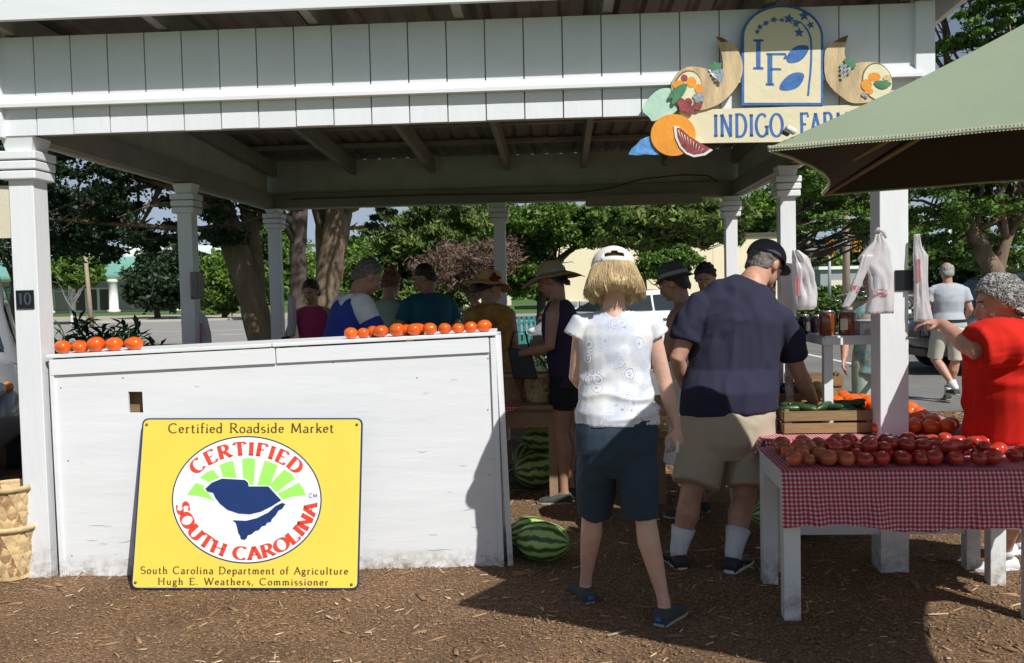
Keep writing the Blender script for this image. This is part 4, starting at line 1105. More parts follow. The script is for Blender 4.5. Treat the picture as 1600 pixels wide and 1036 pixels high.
def text_arc(s, cx, cy, rx, ry, a0, a1, h, wv, wh, fm, inward=False, sp=.10, ser=.12):
    mb = MB(); total = tw(s, sp); cur = 0
    # table of arc length
    N = 300; T = [a0 + (a1 - a0) * i / N for i in range(N + 1)]; pts = [(cx + rx * math.cos(R(t)), cy - ry * math.sin(R(t))) for t in T]
    S_ = [0]
    for i in range(N): S_.append(S_[-1] + math.hypot(pts[i + 1][0] - pts[i][0], pts[i + 1][1] - pts[i][1]))
    k = S_[-1] / total
    def at(s_):
        s_ = min(max(s_, 0), S_[-1] - 1e-6)
        i = next(q for q in range(N) if S_[q + 1] >= s_); f = (s_ - S_[i]) / (S_[i + 1] - S_[i])
        return (pts[i][0] + (pts[i + 1][0] - pts[i][0]) * f, pts[i][1] + (pts[i + 1][1] - pts[i][1]) * f, (pts[i + 1][0] - pts[i][0]), (pts[i + 1][1] - pts[i][1]))
    for c in s:
        g, st, se = GL[c]
        x, y, dx, dy = at((cur + g / 2) * k); m = math.hypot(dx, dy); dx /= m; dy /= m
        nx, ny = dy, -dx           # up direction of the letter
        tf = lambda gx, gy: fm(x + dx * (gx - g / 2) * k + nx * gy * h, y + dy * (gx - g / 2) * k + ny * gy * h)
        pen(mb, st, se, wv, wh, tf, ser)
        cur += g + sp
    return mb

# ---------------------------------------------------------------- number plates
def plate(u, v, px, py, w, h, digits=None, mat='black_plate'):
    t = None
    o = sb('number_plate', MB().bx(u - w / 2, u + w / 2, v - .006, v - .001, 0, 0) if False else MB().box((u, v - .004, px), (w, .006, h)), mat)
    if digits:
        mb = text_line(digits, u - w * .36, -(px - h * .26), u + w * .36, -(px - h * .26), h * .6, .17, .11, lambda x, y: (x, v - .0085, -y), .1, 0)
        mb.build('digits', 'plate_digit', o)
def zat(px, py):   # height on the stand's front plane
    q = onplane(px, py, O, VV); return q.z, (q - O).dot(U)
z_, u_ = zat(40, 468); plate(u_, 0, z_, 0, .098, .10, '10')
z_, u_ = zat(1412, 438); plate(u_, 0, z_, 0, .088, .105, None)

# ---------------------------------------------------------------- counter
ct = thing('counter', 'long white painted plywood counter with a slightly sloping top across the front of the stand', 'counter', tuple(G(430, 898)))
bl, br = G(93, 905, -.02), G(788, 889, -.02)
tl, tr = P(75, 560, bl.y + .01), P(775, 524, br.y + .01)
dv = Vector((.02, .46, 0))
fn = (br - bl).cross(tl - bl).normalized(); fn = -fn if fn.y > 0 else fn
def CF(px, py, off=0.0): return onplane(px, py, bl, fn) + fn * off
# front panel with a square hole cut in it (hole edges in photograph units)
hx0, hx1, hy0, hy1 = 201, 223, 612, 645
def quad_slab(mb, pts, t):    # pts 4 photo points on front plane -> slab going back by t
    f = [CF(*p) for p in pts]; b2 = [p - fn * t for p in f]
    mb.hexa(b2 + f) if False else mb.add(f + b2, [(0, 1, 2, 3), (7, 6, 5, 4), (0, 4, 5, 1), (1, 5, 6, 2), (2, 6, 7, 3), (3, 7, 4, 0)])
def edge_y(px, top): 
    if top: return 560 + (524 - 560) * (px - 75) / 700 + 4
    return 905 + (889 - 905) * (px - 93) / 695 + 3
mb = MB()
# panel as a grid so that the surface can be uneven
def panel(xa, xb, ya, yb, nx_, ny_):
    vs = []; 
    for j in range(ny_ + 1):
        for i in range(nx_ + 1):
            px = xa + (xb - xa) * i / nx_
            y0 = ya(px) if callable(ya) else ya; y1 = yb(px) if callable(yb) else yb
            py = y0 + (y1 - y0) * j / ny_
            px2 = px + (17 if px < 400 else 13) * (py - 560) / 345 * 0
            q = CF(px, py); q = q + fn * (.0018 * noise.noise(q * 2.1)); vs.append(q)
    fs = []
    for j in range(ny_):
        for i in range(nx_):
            a = j * (nx_ + 1) + i; fs.append((a, a + nx_ + 1, a + nx_ + 2, a + 1))
    mb.add(vs, fs)
T_ = lambda px: edge_y(px, True); B_ = lambda px: edge_y(px, False)
# trapezoid outline handled by shearing the columns: left edge x runs 75->93, right edge 775->788
def PX(px, py):
    t = (py - 545) / 350; return px + (18 * (1 - (px - 75) / 700) + 13 * (px - 75) / 700) * t
_CF = CF
def CFS(px, py, off=0.0): return _CF(PX(px, py), py, off)
vs = []; fs = []
xsn = [75, 110, 150, hx0 - 4, hx1 - 4, 300, 400, 500, 600, 700, 775]
def col(px): return [T_(px), hy0, hy1, 700, 780, 850, B_(px) ]
for px in xsn:
    for py in col(px): vs.append(CFS(px, py))
nr = 7
for i in range(len(xsn) - 1):
    for j in range(nr - 1):
        if i == 3 and j == 1: continue
        a = i * nr + j; fs.append((a, a + 1, a + nr + 1, a + nr))
k = len(vs); bk = [v - fn * .014 for v in vs]; fs2 = [tuple(reversed([q + k for q in f])) for f in fs]
mb = MB(); mb.add(vs + bk, fs + fs2)
h4 = [3 * nr + 1, 4 * nr + 1, 4 * nr + 2, 3 * nr + 2]
for q in range(4): mb.add([vs[h4[q]], vs[h4[(q + 1) % 4]], bk[h4[(q + 1) % 4]], bk[h4[q]]], [(0, 1, 2, 3)])
for i in range(len(xsn) - 1):
    a = i * nr + nr - 1; mb.add([vs[a], vs[a + nr], bk[a + nr], bk[a]], [(0, 1, 2, 3)])
mb.build('front_panel', 'white_paint_h', ct, False, True)
def strip(name, a, b2, w, t, mat='white_paint_h', par=ct, off=.001):   # board lying on the front plane from photo pt a to b2, w in metres below/right
    A = CFS(*a, off); Bq = CFS(*b2, off); d = (Bq - A).normalized(); up = fn.cross(d).normalized()
    if abs(d.z) < .5 and up.z > 0: up = -up
    if abs(d.z) >= .5 and up.x < 0: up = -up
    q = [A, Bq, Bq + up * w, A + up * w]
    mb = MB(); mb.add([p for p in q] + [p + fn * t for p in q], [(0, 1, 2, 3), (7, 6, 5, 4), (0, 4, 5, 1), (1, 5, 6, 2), (2, 6, 7, 3), (3, 7, 4, 0)])
    return mb.build(name, mat, par, False, True, bevel=.002)
strip('top_trim', (78, 562), (430, 543.5), .085, .014); strip('top_trim', (432, 544), (764, 527), .082, .012)
strip('edge_trim', (766.5, 528), (766.5, 888), .03, .016); strip('edge_trim', (77, 566), (77, 902), .022, .012)
# top boards
tb = [tl + Vector((0, 0, .006)), tr + Vector((0, 0, .006))]
def topb(x0, x1, y0, y1, th=.02):
    A = tl.lerp(tr, x0); Bq = tl.lerp(tr, x1)
    n_ = Vector((0, 0, 1)); w0 = Vector((0, y0, 0)); w1 = Vector((0, y1, 0))
    return MB().hexa([A + w0, Bq + w0, Bq + w1, A + w1, A + w0 + n_ * th, Bq + w0 + n_ * th, Bq + w1 + n_ * th, A + w1 + n_ * th])
topb(0, .5, -.022, .22).build('top_board', 'white_paint_h', ct, False, True, bevel=.003)
topb(.503, 1.0, -.022, .22).build('top_board', 'white_paint_h', ct, False, True, bevel=.003)
topb(0, 1.0, .225, .46).build('top_board', 'white_paint_h', ct, False, True, bevel=.003)
mb = MB(); mb.hexa([br - fn * .016, br + dv, br + dv - Vector((.02, 0, 0)), br - fn * .016 - Vector((.02, 0, 0)), tr - fn * .016, tr + dv, tr + dv - Vector((.02, 0, 0)), tr - fn * .016 - Vector((.02, 0, 0))])
mb.build('side_panel', 'white_paint', ct, False, True)
mb = MB(); b_ = G(800, 878, -.02); t_ = tr + Vector((.006, .03, 0))
mb.bar(br + Vector((.035, .03, 0)), t_ + Vector((.005, 0, 0)), .03, .05, Vector((0, 1, 0))); mb.build('corner_post', 'white_paint', ct, False, True)
def ctop(px, back=.06):      # point on the counter top under photo x, 'back' metres behind the front edge
    f = (px - 75) / 700.0; a = tl.lerp(tr, f); return Vector((a.x, a.y, 0)) + Vector((0, back, a.z + .020))

# ---------------------------------------------------------------- yellow roadside market sign
sg = thing('market_sign', 'yellow metal sign with a navy edge and a white oval, leaning on the counter front', 'sign', tuple(G(382, 921)))
p0, p1 = G(205, 921, .002), G(560, 921, .002)
ptop = P(395, 654.5, bl.y - .06)
sn = (p1 - p0).cross(ptop - p0).normalized(); sn = -sn if sn.y > 0 else sn
def SG(px, py, off=0.0): return onplane(px, py, p0, sn) + sn * off
def SC2(x, y, off): return SG(200 + x / 3.4525, 640 + y / 3.4525, off)
def round_rect(c4, r, n=6):
    out = []
    for i in range(4):
        p = Vector(c4[i]); a = Vector(c4[i - 1]) - p; b2 = Vector(c4[(i + 1) % 4]) - p
        a.normalize(); b2.normalize()
        A = p + a * r; Bq = p + b2 * r
        for k in range(n + 1):
            t = k / n; out.append(tuple((1 - t) ** 2 * A + 2 * t * (1 - t) * p + t * t * Bq))
    return out
c4 = [(80, 47), (1268, 46), (1246, 970), (18, 968)]
def flat(pts, off, mat, name, par, thick=None, fm=SC2, nrm=sn):
    w = [fm(x, y, off) for x, y in pts]
    # orient towards the viewer
    nn = Vector((0, 0, 0))
    for i in range(len(w)): nn += w[i].cross(w[(i + 1) % len(w)]) if False else (w[i] - w[0]).cross(w[(i + 1) % len(w)] - w[0])
    if nn.dot(nrm) < 0: w.reverse()
    mb = MB(); mb.poly(w, thick, nrm); return mb.build(name, mat, par, False, True)
pn = flat(round_rect(c4, 38), .004, 'sign_navy', 'panel', sg, .004)
c5 = [(88, 55), (1259, 54), (1237, 962), (26, 960)]
flat(round_rect(c5, 32), .0052, 'sign_yellow', 'yellow_face', pn)
el = lambda rx, ry, cx=643, cy=487, n=64: [(cx + rx * math.cos(2 * PI * i / n), cy + ry * math.sin(2 * PI * i / n)) for i in range(n)]
flat(el(404, 344), .006, 'sign_navy', 'oval_rim', pn)
flat(el(397, 337), .0068, 'sign_white', 'oval', pn)
for q in ([(322, 462), (345, 425), (372, 395), (415, 412), (450, 470), (474, 495), (420, 475), (370, 465)],
          [(390, 368), (425, 340), (460, 325), (505, 375), (470, 385), (440, 392)],
          [(497, 300), (535, 284), (570, 277), (592, 380), (518, 375)],
          [(618, 266), (650, 262), (690, 266), (680, 410), (625, 400)],
          [(740, 275), (780, 288), (812, 300), (765, 418), (697, 418)],
          [(845, 323), (880, 345), (903, 372), (800, 450), (762, 412)],
          [(925, 395), (950, 430), (962, 463), (900, 468), (835, 486), (800, 458)]):
    flat(q, .0076, 'sign_lime', 'green_ray', pn)
up_ = [(420, 428), (455, 395), (510, 373), (635, 380), (642, 388), (650, 392), (655, 415), (760, 415), (830, 490), (780, 522), (720, 552), (660, 566), (600, 562), (540, 542), (500, 510), (475, 478), (462, 450), (432, 442)]
cx, cy = 625, 470
flat([(cx + (x - cx) * 1.045 + (4 if x > cx else -4) * .6, cy + (y - cy) * 1.07) for x, y in up_], .0084, 'sign_white', 'map_outline', pn)
flat(up_, .0092, 'sign_navy', 'map_shape', pn)
flat([(568, 597), (640, 600), (700, 585), (760, 555), (800, 520), (835, 503), (852, 510), (835, 535), (815, 545), (800, 570), (780, 590), (775, 605), (755, 610), (745, 625), (725, 630), (710, 650), (690, 655), (670, 672), (650, 678), (643, 695), (630, 703), (612, 698), (608, 680), (598, 665), (592, 635), (585, 612)], .0092, 'sign_navy', 'map_shape', pn)
fT = lambda x, y: SC2(x, y, .0092)
text_arc('CERTIFIED', 643, 487, 322, 240, 146, 34, 70, .265, .075, fT, sp=.13, ser=.15).build('lettering', 'sign_red', pn, False, True)
text_arc('SOUTH CAROLINA', 643, 487, 380, 322, 184, 356, 68, .265, .075, fT, sp=.13, ser=.15).build('lettering', 'sign_red', pn, False, True)
text_line('Certified Roadside Market', 222, 126, 1113, 124, 50, .115, .055, fT, .1, .10).build('lettering', 'sign_brown', pn, False, True)
text_line('South Carolina Department of Agriculture', 72, 884, 1190, 888, 38, .13, .065, fT, .14, .10).build('lettering', 'sign_brown', pn, False, True)
text_line('Hugh E. Weathers, Commissioner', 165, 943, 1084, 947, 36, .13, .065, fT, .16, .10).build('lettering', 'sign_brown', pn, False, True)
text_line('CM', 978, 474, 1024, 475, 21, .12, .12, fT, .12, 0).build('lettering', 'sign_navy', pn, False, True)
for (x, y) in ((104, 82), (1236, 82), (43, 933), (1207, 944)):
    c = SC2(x, y, .007); MB().tube([c - sn * .003, c + sn * .003], [.008, .006], 10).build('bolt', 'bolt', pn, True, True)

# ---------------------------------------------------------------- painted farm sign on the frieze
fs_ = thing('farm_sign', 'hand painted farm sign with cornucopias on the frieze at the right', 'sign', tuple(onplane(1222, 225, O, VV)))
sp0 = O - VV * .075; fn2 = -VV
def FS(px, py, off=0.0): return onplane(px, py, sp0, VV) + fn2 * off
L3 = lambda x, y, off: FS(800 + x / 3.985, y / 3.985, off)
R4 = lambda x, y, off: FS(1200 + x / 3.985, y / 3.985, off)
PH = lambda x, y, off: FS(x, y, off)
def cut(pts, off, mat, name, par, fm, th=.014): return flat(pts, off, mat, name, par, th, fm, fn2)
def pnt(pts, off, mat, name, par, fm): return flat(pts, off, mat, name, par, None, fm, fn2)
def smooth_poly(pts, it=2):
    for _ in range(it):
        o = []
        for i in range(len(pts)):
            a = pts[i]; b2 = pts[(i + 1) % len(pts)]
            o.append((a[0] * .75 + b2[0] * .25, a[1] * .75 + b2[1] * .25)); o.append((a[0] * .25 + b2[0] * .75, a[1] * .25 + b2[1] * .75))
        pts = o
    return pts
def arch(inset):
    x0, x1, yb, yc, ry = 1158.5 + inset, 1286 - inset, 165 - inset, 58, 50 - inset
    cx_ = (x0 + x1) / 2; rx_ = (x1 - x0) / 2
    return [(x0, yb), (x1, yb)] + [(cx_ + rx_ * math.cos(R(t)), yc - ry * math.sin(R(t))) for t in range(0, 181, 9)]
nb = cut([(1062, 172), (1395, 162), (1395, 219), (1064, 224)], .0, 'board_cream', 'name_board', fs_, PH, .018)
fN = lambda x, y: FS(x, y, .0012)
text_line('INDIGO', 1115, 214, 1224, 213, 35, .20, .10, fN, .13, .12).build('lettering', 'art_blue', nb, False, True)
text_line('FARMS', 1250, 212.5, 1345, 210, 35, .20, .10, fN, .13, .12).build('lettering', 'art_blue', nb, False, True)
ap = cut(arch(0), .004, 'art_blue', 'arch_panel', fs_, PH, .018)
pnt(arch(4), .0052, 'board_cream', 'arch_face', ap, PH)
fA = lambda x, y: FS(x, y, .0064)
text_line('I', 1176, 109, 1193, 109, 47, .13, .07, fA, .1, .15).build('lettering', 'art_blue', ap, False, True)
text_line('F', 1195, 134, 1229, 134, 49, .14, .07, fA, .1, .12).build('lettering', 'art_blue', ap, False, True)
pnt(smooth_poly([(110, 388), (120, 335), (165, 290), (215, 281), (258, 290), (238, 345), (200, 382), (150, 397)]), .0066, 'art_blue', 'leaf', ap, R4)
pnt(smooth_poly([(63, 562), (82, 510), (130, 465), (180, 449), (228, 460), (216, 510), (180, 552), (120, 567)]), .0066, 'art_blue', 'leaf', ap, R4)
vine = [(248, 598), (254, 530), (262, 460), (267, 380), (268, 300), (264, 240), (250, 200), (225, 165), (200, 140), (150, 128), (90, 130), (40, 126), (-20, 142), (-40, 165)]
mb = MB()
for i in range(len(vine) - 1):
    a = Vector((*vine[i], 0)); b2 = Vector((*vine[i + 1], 0)); d = (b2 - a).normalized(); w = 6 if i < 7 else (4 if i < 9 else 1.5); nrm_ = Vector((-d.y, d.x, 0)) * w
    mb.add([R4(p.x, p.y, .0068) for p in (a - nrm_, b2 - nrm_, b2 + nrm_, a + nrm_)], [(0, 1, 2, 3)])
mb.build('vine', 'art_blue', ap, False, True)
for (x, y, r) in ((-68, 200, 20), (-52, 170, 22), (-15, 147, 22), (35, 125, 24), (85, 127, 18), (128, 120, 36), (172, 150, 28), (192, 205, 34), (222, 100, 36), (262, 158, 28)):
    pts = [(x + r * (1 if k % 2 == 0 else .45) * math.cos(k * PI / 5 + x), y + r * (1 if k % 2 == 0 else .45) * math.sin(k * PI / 5 + x)) for k in range(10)]
    pnt(pts, .0070 + .00004 * (x % 7), 'art_blue', 'leaf', ap, R4)
def circ(x, y, r, ry=None, n=16, tilt=0):
    ry = ry or r; out = []
    for k in range(n):
        a = 2 * PI * k / n; X = r * math.cos(a); Y = ry * math.sin(a)
        out.append((x + X * math.cos(tilt) - Y * math.sin(tilt), y + X * math.sin(tilt) + Y * math.cos(tilt)))
    return out
hornL = [(988, 545), (1000, 490), (1040, 442), (1100, 415), (1180, 422), (1225, 440), (1255, 490), (1285, 515), (1312, 440), (1310, 370), (1297, 305), (1264, 228), (1310, 238), (1360, 262), (1400, 305), (1430, 370), (1437, 450), (1408, 530), (1350, 602), (1290, 650), (1230, 676), (1180, 688), (1100, 702), (1040, 665), (1000, 600)]
cn = cut(smooth_poly(hornL, 1), .010, 'art_tan', 'cornucopia', fs_, L3)
for k, (pts, m, nm) in enumerate([
    ([(1264, 229), (1308, 239), (1342, 264), (1296, 266)], 'art_brown', 'horn_tip'),
    (circ(1092, 568, 92, 128, 24, .12), 'art_brown', 'mouth_rim'),
    (circ(1095, 570, 86, 121, 24, .12), 'art_cream', 'mouth'),
    (circ(1040, 535, 40, 32), 'art_orange', 'orange'), (circ(1070, 490, 22, 22), 'art_plum', 'plum'),
    (circ(1115, 515, 31, 34), 'art_orange', 'orange'), (circ(1161, 556, 27, 30), 'art_orange', 'orange'),
    (circ(1050, 640, 26), 'art_plum', 'grape'), (circ(1095, 640, 26), 'art_plum', 'grape'), (circ(1064, 672, 28), 'art_plum', 'grape'), (circ(1105, 686, 28), 'art_plum', 'grape'), (circ(1152, 660, 28), 'art_plum', 'grape'),
    (circ(1140, 605, 17), 'art_grape', 'grape'), (circ(1168, 600, 17), 'art_grape', 'grape'), (circ(1150, 628, 17), 'art_grape', 'grape'), (circ(1180, 622, 16), 'art_grape', 'grape'),
    (smooth_poly([(968, 605), (1000, 560), (1050, 530), (1088, 524), (1082, 570), (1040, 622), (1000, 662), (988, 640), (1000, 612), (975, 622)], 1), 'art_green', 'pea_pod'),
    ([(1222, 415), (1240, 398), (1262, 388), (1280, 400), (1302, 398), (1296, 420), (1302, 440), (1275, 442), (1250, 440), (1228, 438)], 'art_green', 'grape_leaf')]):
    pnt(pts, .0112 + .0006 * k, m, nm, cn, L3)
for k, (x, y) in enumerate([(1250, 455), (1275, 450), (1298, 448), (1262, 475), (1285, 472), (1305, 468), (1275, 495), (1296, 492), (1292, 510)]):
    pnt(circ(x, y, 12), .0225 + .0003 * k, 'art_grape', 'grape', cn, L3)
cb = cut(smooth_poly([(805, 692), (828, 640), (880, 580), (930, 550), (990, 550), (1012, 590), (1035, 680), (1000, 712), (930, 735), (872, 762), (855, 730)], 1), .006, 'art_mint', 'cabbage', fs_, L3)
gb = cut([(725, 962), (745, 925), (775, 900), (800, 870), (835, 855), (866, 848), (885, 880), (920, 962), (880, 966), (830, 960), (780, 968)], .004, 'art_lightblue', 'berries', fs_, L3)
pk = cut(circ(1002, 843, 140, 130, 36), .014, 'art_orange', 'pumpkin', fs_, L3)
ms_ = [(1004, 788), (1030, 790), (1100, 850), (1180, 900), (1247, 938), (1200, 970), (1130, 982), (1080, 962), (1040, 920), (1012, 860)]
wm = cut(ms_, .019, 'art_white', 'melon_slice', fs_, L3)
mx_ = sum(p[0] for p in ms_) / 10; my_ = sum(p[1] for p in ms_) / 10
pnt([(mx_ + (x - mx_) * .86 + 4, my_ + (y - my_) * .86 - 3) for x, y in ms_], .0202, 'art_plum', 'melon_flesh', wm, L3)
for k in range(9):
    f = k / 8; pnt([(1030 + 150 * f, 815 + 115 * f), (1036 + 150 * f, 812 + 115 * f), (1050 + 120 * f, 870 + 85 * f)], .0209 + .0001 * k, 'art_cream', 'streak', wm, L3)
hornR = [(345, 330), (370, 292), (410, 262), (450, 237), (497, 220), (480, 270), (470, 330), (480, 368), (512, 402), (600, 388), (680, 390), (740, 430), (772, 490), (762, 560), (700, 622), (600, 645), (510, 646), (450, 602), (398, 560), (348, 490)]
cr = cut(smooth_poly(hornR, 1), .010, 'art_tan', 'cornucopia', fs_, R4)
for k, (pts, m, nm) in enumerate([
    ([(402, 266), (450, 238), (496, 221), (482, 266)], 'art_brown', 'horn_tip'),
    (circ(675, 512, 94, 118, 24, -.25), 'art_brown', 'mouth_rim'), (circ(677, 513, 88, 112, 24, -.25), 'art_cream', 'mouth'),
    (circ(656, 483, 40, 28), 'art_orange', 'orange'), (circ(608, 532, 34, 36), 'art_orange', 'orange'), (circ(622, 572, 28, 18), 'art_orange', 'orange'),
    (circ(735, 488, 26, 18), 'art_tan', 'nut'), (circ(590, 592, 14), 'art_grape', 'grape'), (circ(606, 604, 12), 'art_grape', 'grape'),
    (smooth_poly([(645, 512), (700, 503), (772, 520), (725, 560), (675, 552)], 1), 'art_green', 'pea_pod'),
    ([(465, 372), (500, 362), (530, 378), (542, 420), (522, 432), (500, 418), (478, 410)], 'art_green', 'grape_leaf')]):
    pnt(pts, .0112 + .0006 * k, m, nm, cr, R4)
for k, (x, y) in enumerate([(452, 410), (475, 415), (500, 432), (452, 432), (474, 440), (498, 455), (452, 458), (474, 465), (456, 485)]):
    pnt(circ(x, y, 11), .0185 + .0003 * k, 'art_grape', 'grape', cr, R4)
cut(circ(1222 * 2 - 1051, 208, 35, 32, 28), .014, 'art_orange', 'pumpkin', fs_, PH)
# small cream board fixed left of the left post
p = onplane(3, 331, O, VV)
ob = thing('notice_board', 'small cream board fixed just outside the left corner post', 'board', (p.x, p.y, 0))
MB().box((p.x - .09, p.y + .02, p.z), (.29, .018, .28)).build('panel', 'cream_panel', ob, False, True)
# rough inner board seen through the hole
c = (CFS(hx0 - 8, 628) + CFS(hx1 + 8, 628)) / 2 - fn * .07
MB().box(c, (.30, .012, .30)).build('inner_board', 'crate_wood', ct, False, True)
# wear on the counter front: cracks, nail heads and a broken bottom edge
g = random.Random(12); crk = MB()
for k in range(60):
    x = g.uniform(95, 765); y = g.choice((g.uniform(575, 880), g.uniform(840, 890))); L = g.uniform(2, 20) if k % 6 else g.uniform(20, 45); 
    if 198 < x < 575 and y > 640: continue
    pts = [(x + L * q / 5, y + g.uniform(-1.2, 1.2) - .03 * L * q / 5) for q in range(6)]
    for q in range(5):
        w = .16 * math.sin(PI * (q + .5) / 5) + .08
        crk.add([CFS(pts[q][0], pts[q][1] + w, .0022), CFS(pts[q + 1][0], pts[q + 1][1] + w, .0022), CFS(pts[q + 1][0], pts[q + 1][1] - w, .0022), CFS(pts[q][0], pts[q][1] - w, .0022)], [(0, 1, 2, 3)])
crk.build('hairline_cracks', 'old_board', ct, False, True, kind='stuff')
for (x, y) in ((92, 606), (98, 720), (96, 868), (762, 560), (759, 640), (757, 742), (772, 850), (762, 872), (740, 868), (300, 575), (520, 566), (650, 590), (190, 590)):
    c = CFS(x, y, .003); MB().tube([c - fn * .003, c], [.0035, .003], 8).build('nail_head', 'bolt', ct, True, True)
bp_ = [(668, 893), (676, 889), (690, 888.5), (700, 890), (716, 888), (732, 890), (738, 893)]
mb = MB(); mb.poly([CFS(x, y, .003) for x, y in bp_] + [CFS(738, 899, .003), CFS(668, 899, .003)][::1]); mb.build('broken_edge', 'gap_dark', ct, False, True)
# ================================================================ UMBRELLA
A_ = P(1201, 231, 2.67); Bc = P(1284, 304, 4.06)
zc = (A_.z + Bc.z) / 2; e1 = Bc - A_; e1.z = 0; e2 = Vector((.85, -.53, 0)).normalized() * 2.15
Cc = A_ + e2; Dc = Bc + e2; A_.z = zc; Bc.z = zc; Cc.z = zc; Dc.z = zc
ctr = (A_ + Dc) / 2; apex = Vector((ctr.x, ctr.y, zc + .60))
um = thing('market_umbrella', 'big sage green market umbrella with a cream stitched hem over the front table', 'umbrella', (ctr.x, ctr.y, 0))
NR = 12
def side(a, b2, t): return a.lerp(b2, t)
def canopy_pt(a, b2, t, r):       # r 0 apex .. 1 rim
    rim = a.lerp(b2, t); s = 4 * t * (1 - t)
    inward = (ctr - rim); inward.z = 0
    rim = rim + inward * .085 * s * r
    p = apex.lerp(rim, r)
    p.z += -.045 * math.sin(PI * r) * (1 - s) * .6 - .05 * s * math.sin(PI * r * .9) + .012 * s * r
    p.z -= .010 * math.sin(t * 40) * max(0, r - .8) * 2 * .3
    return p
corners = [A_, Bc, Dc, Cc]
for k in range(4):
    a, b2 = corners[k], corners[(k + 1) % 4]
    rows = []; n = 28
    for i in range(NR + 1):
        r = max(i / NR, .004); rows.append([canopy_pt(a, b2, j / n, r) for j in range(n + 1)])
    mb = MB(); nn = Vector((0, 0, .0025))
    mb.loft([[p + nn for p in row] for row in rows], closed=False)
    mb.build('canopy_panel', 'canvas_green', um, True, True)
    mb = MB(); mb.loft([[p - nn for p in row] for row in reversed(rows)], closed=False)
    mb.build('canopy_underside', 'canvas_under_shade', um, True, True)
    rim = rows[-1]
    hem = MB(); L = 0
    for j in range(n):
        p, q = rim[j], rim[j + 1]; steps = max(2, int((q - p).length / .0085))
        for s_ in range(steps):
            c = p.lerp(q, (s_ + .5) / steps); d = (q - p).normalized()
            hem.bar(c - d * .0026, c + d * .0026, .007, .017)
    hem.build('hem_stitching', 'trim_cream', um, False, True, kind='stuff')
    band = MB(); band.tube([p - Vector((0, 0, .003)) for p in rim], .0052, 6); band.build('hem', 'canvas_green', um, True, True)
hub = Vector((ctr.x, ctr.y, zc + .10))
for k in range(4):
    for tgt, rr in ((corners[k], .99), ((corners[k] + corners[(k + 1) % 4]) / 2, .90)):
        rim = tgt if rr > .95 else tgt.lerp(Vector((ctr.x, ctr.y, tgt.z)), .08)
        top = apex - Vector((0, 0, .03)); end = top.lerp(rim, rr); end.z -= .012
        mid = top.lerp(end, .5) - Vector((0, 0, .055))
        MB().tube([top, mid, end], .010, 7).build('rib', 'table_wood', um, True, True)
        MB().tube([hub, mid - Vector((0, 0, .012))], .008, 6).build('strut', 'table_wood', um, True, True)
MB().tube([(ctr.x, ctr.y, 0), (ctr.x, ctr.y, apex.z + .04)], [.024, .024], 14).build('pole', 'table_wood', um, True, True)
MB().sphere((ctr.x, ctr.y, apex.z + .06), .035).build('finial', 'table_wood', um, True, True)
MB().lathe([(.28, 0), (.28, .05), (.22, .07), (.05, .09), (.035, .3)], 24, (ctr.x, ctr.y, 0)).build('base', 'dark_trim', um, True, True)
rt = A_.lerp(apex, .055) + Vector((0, 0, .02))
MB().box(rt, (.034, .03, .014), Matrix.Rotation(.5, 3, 'Y')).build('rib_pocket', 'white_thing', um, False, True, bevel=.004)
MB().box(rt + Vector((-.018, -.008, -.010)), (.022, .02, .010), Matrix.Rotation(.5, 3, 'Y')).build('rib_tip', 'black_plate', um, False, True, bevel=.002)

# ================================================================ TABLES
def cloth(name, origin, ex, ey, Lx, Ly, z, drops, mat='gingham', par=None, seed=0, label=None):
    """sheet over a table; drops: front, back, left, right lengths; separate flaps joined in one mesh with a metric UV map"""
    g = random.Random(seed)
    mb = MB(); UVs = []
    def add_patch(fn_, nu, nv):
        k = len(mb.v)
        for j in range(nv + 1):
            for i in range(nu + 1):
                p, uvp = fn_(i / nu, j / nv); mb.v.append(tuple(p)); UVs.append(uvp)
        for j in range(nv):
            for i in range(nu):
                a = k + j * (nu + 1) + i; mb.f.append((a, a + 1, a + nu + 2, a + nu + 1))
    zz = Vector((0, 0, 1))
    add_patch(lambda s, t: (origin + ex * (s * Lx) + ey * (t * Ly) + zz * (z + .002 * noise.noise(Vector((s * 9, t * 6, seed)))), (s * Lx, t * Ly)), 50, 24)
    def drop(base, along, L, out, H, uvf, nu, irr):
        def f(s, t):
            h = H * (1 + irr * noise.noise(Vector((s * 3, 1, seed + 4))) + .05 * noise.noise(Vector((s * 11, 1, seed)))) * t
            fold = (.012 + .060 * t) * noise.noise(Vector((s * L * 7, .6 * t, seed + 2))) * t + .010 * math.sin(s * L * 38 + 5 * noise.noise(Vector((s * 5, 0, 1)))) * t + .012 * noise.noise(Vector((s * L * 16, t * 3, seed))) * t
            o = .012 * min(1, t * 6) + abs(fold) * 1.0 + .02 * t
            return (base + along * (s * L + .012 * t * math.sin(s * 9)) + out * o + zz * (z - h * 1.0 - (0 if t > 0 else 0)), uvf(s * L, h))
        add_patch(f, nu, 14)
    if drops[0]: drop(origin, ex, Lx, -ey, drops[0], lambda a, h: (a, -h), 110, .14)
    if drops[1]: drop(origin + ey * Ly, ex, Lx, ey, drops[1], lambda a, h: (a, Ly + h), 60, .1)
    if drops[2]: drop(origin, ey, Ly, -ex, drops[2], lambda a, h: (-h, a), 50, .2)
    if drops[3]: drop(origin + ex * Lx, ey, Ly, ex, drops[3], lambda a, h: (Lx + h, a), 50, .2)
    me = mb.mesh(name, True)
    uvl = me.uv_layers.new(name='UVMap')
    for lp in me.loops: uvl.data[lp.index].uv = UVs[lp.vertex_index]
    return link(name, me, mat, par)
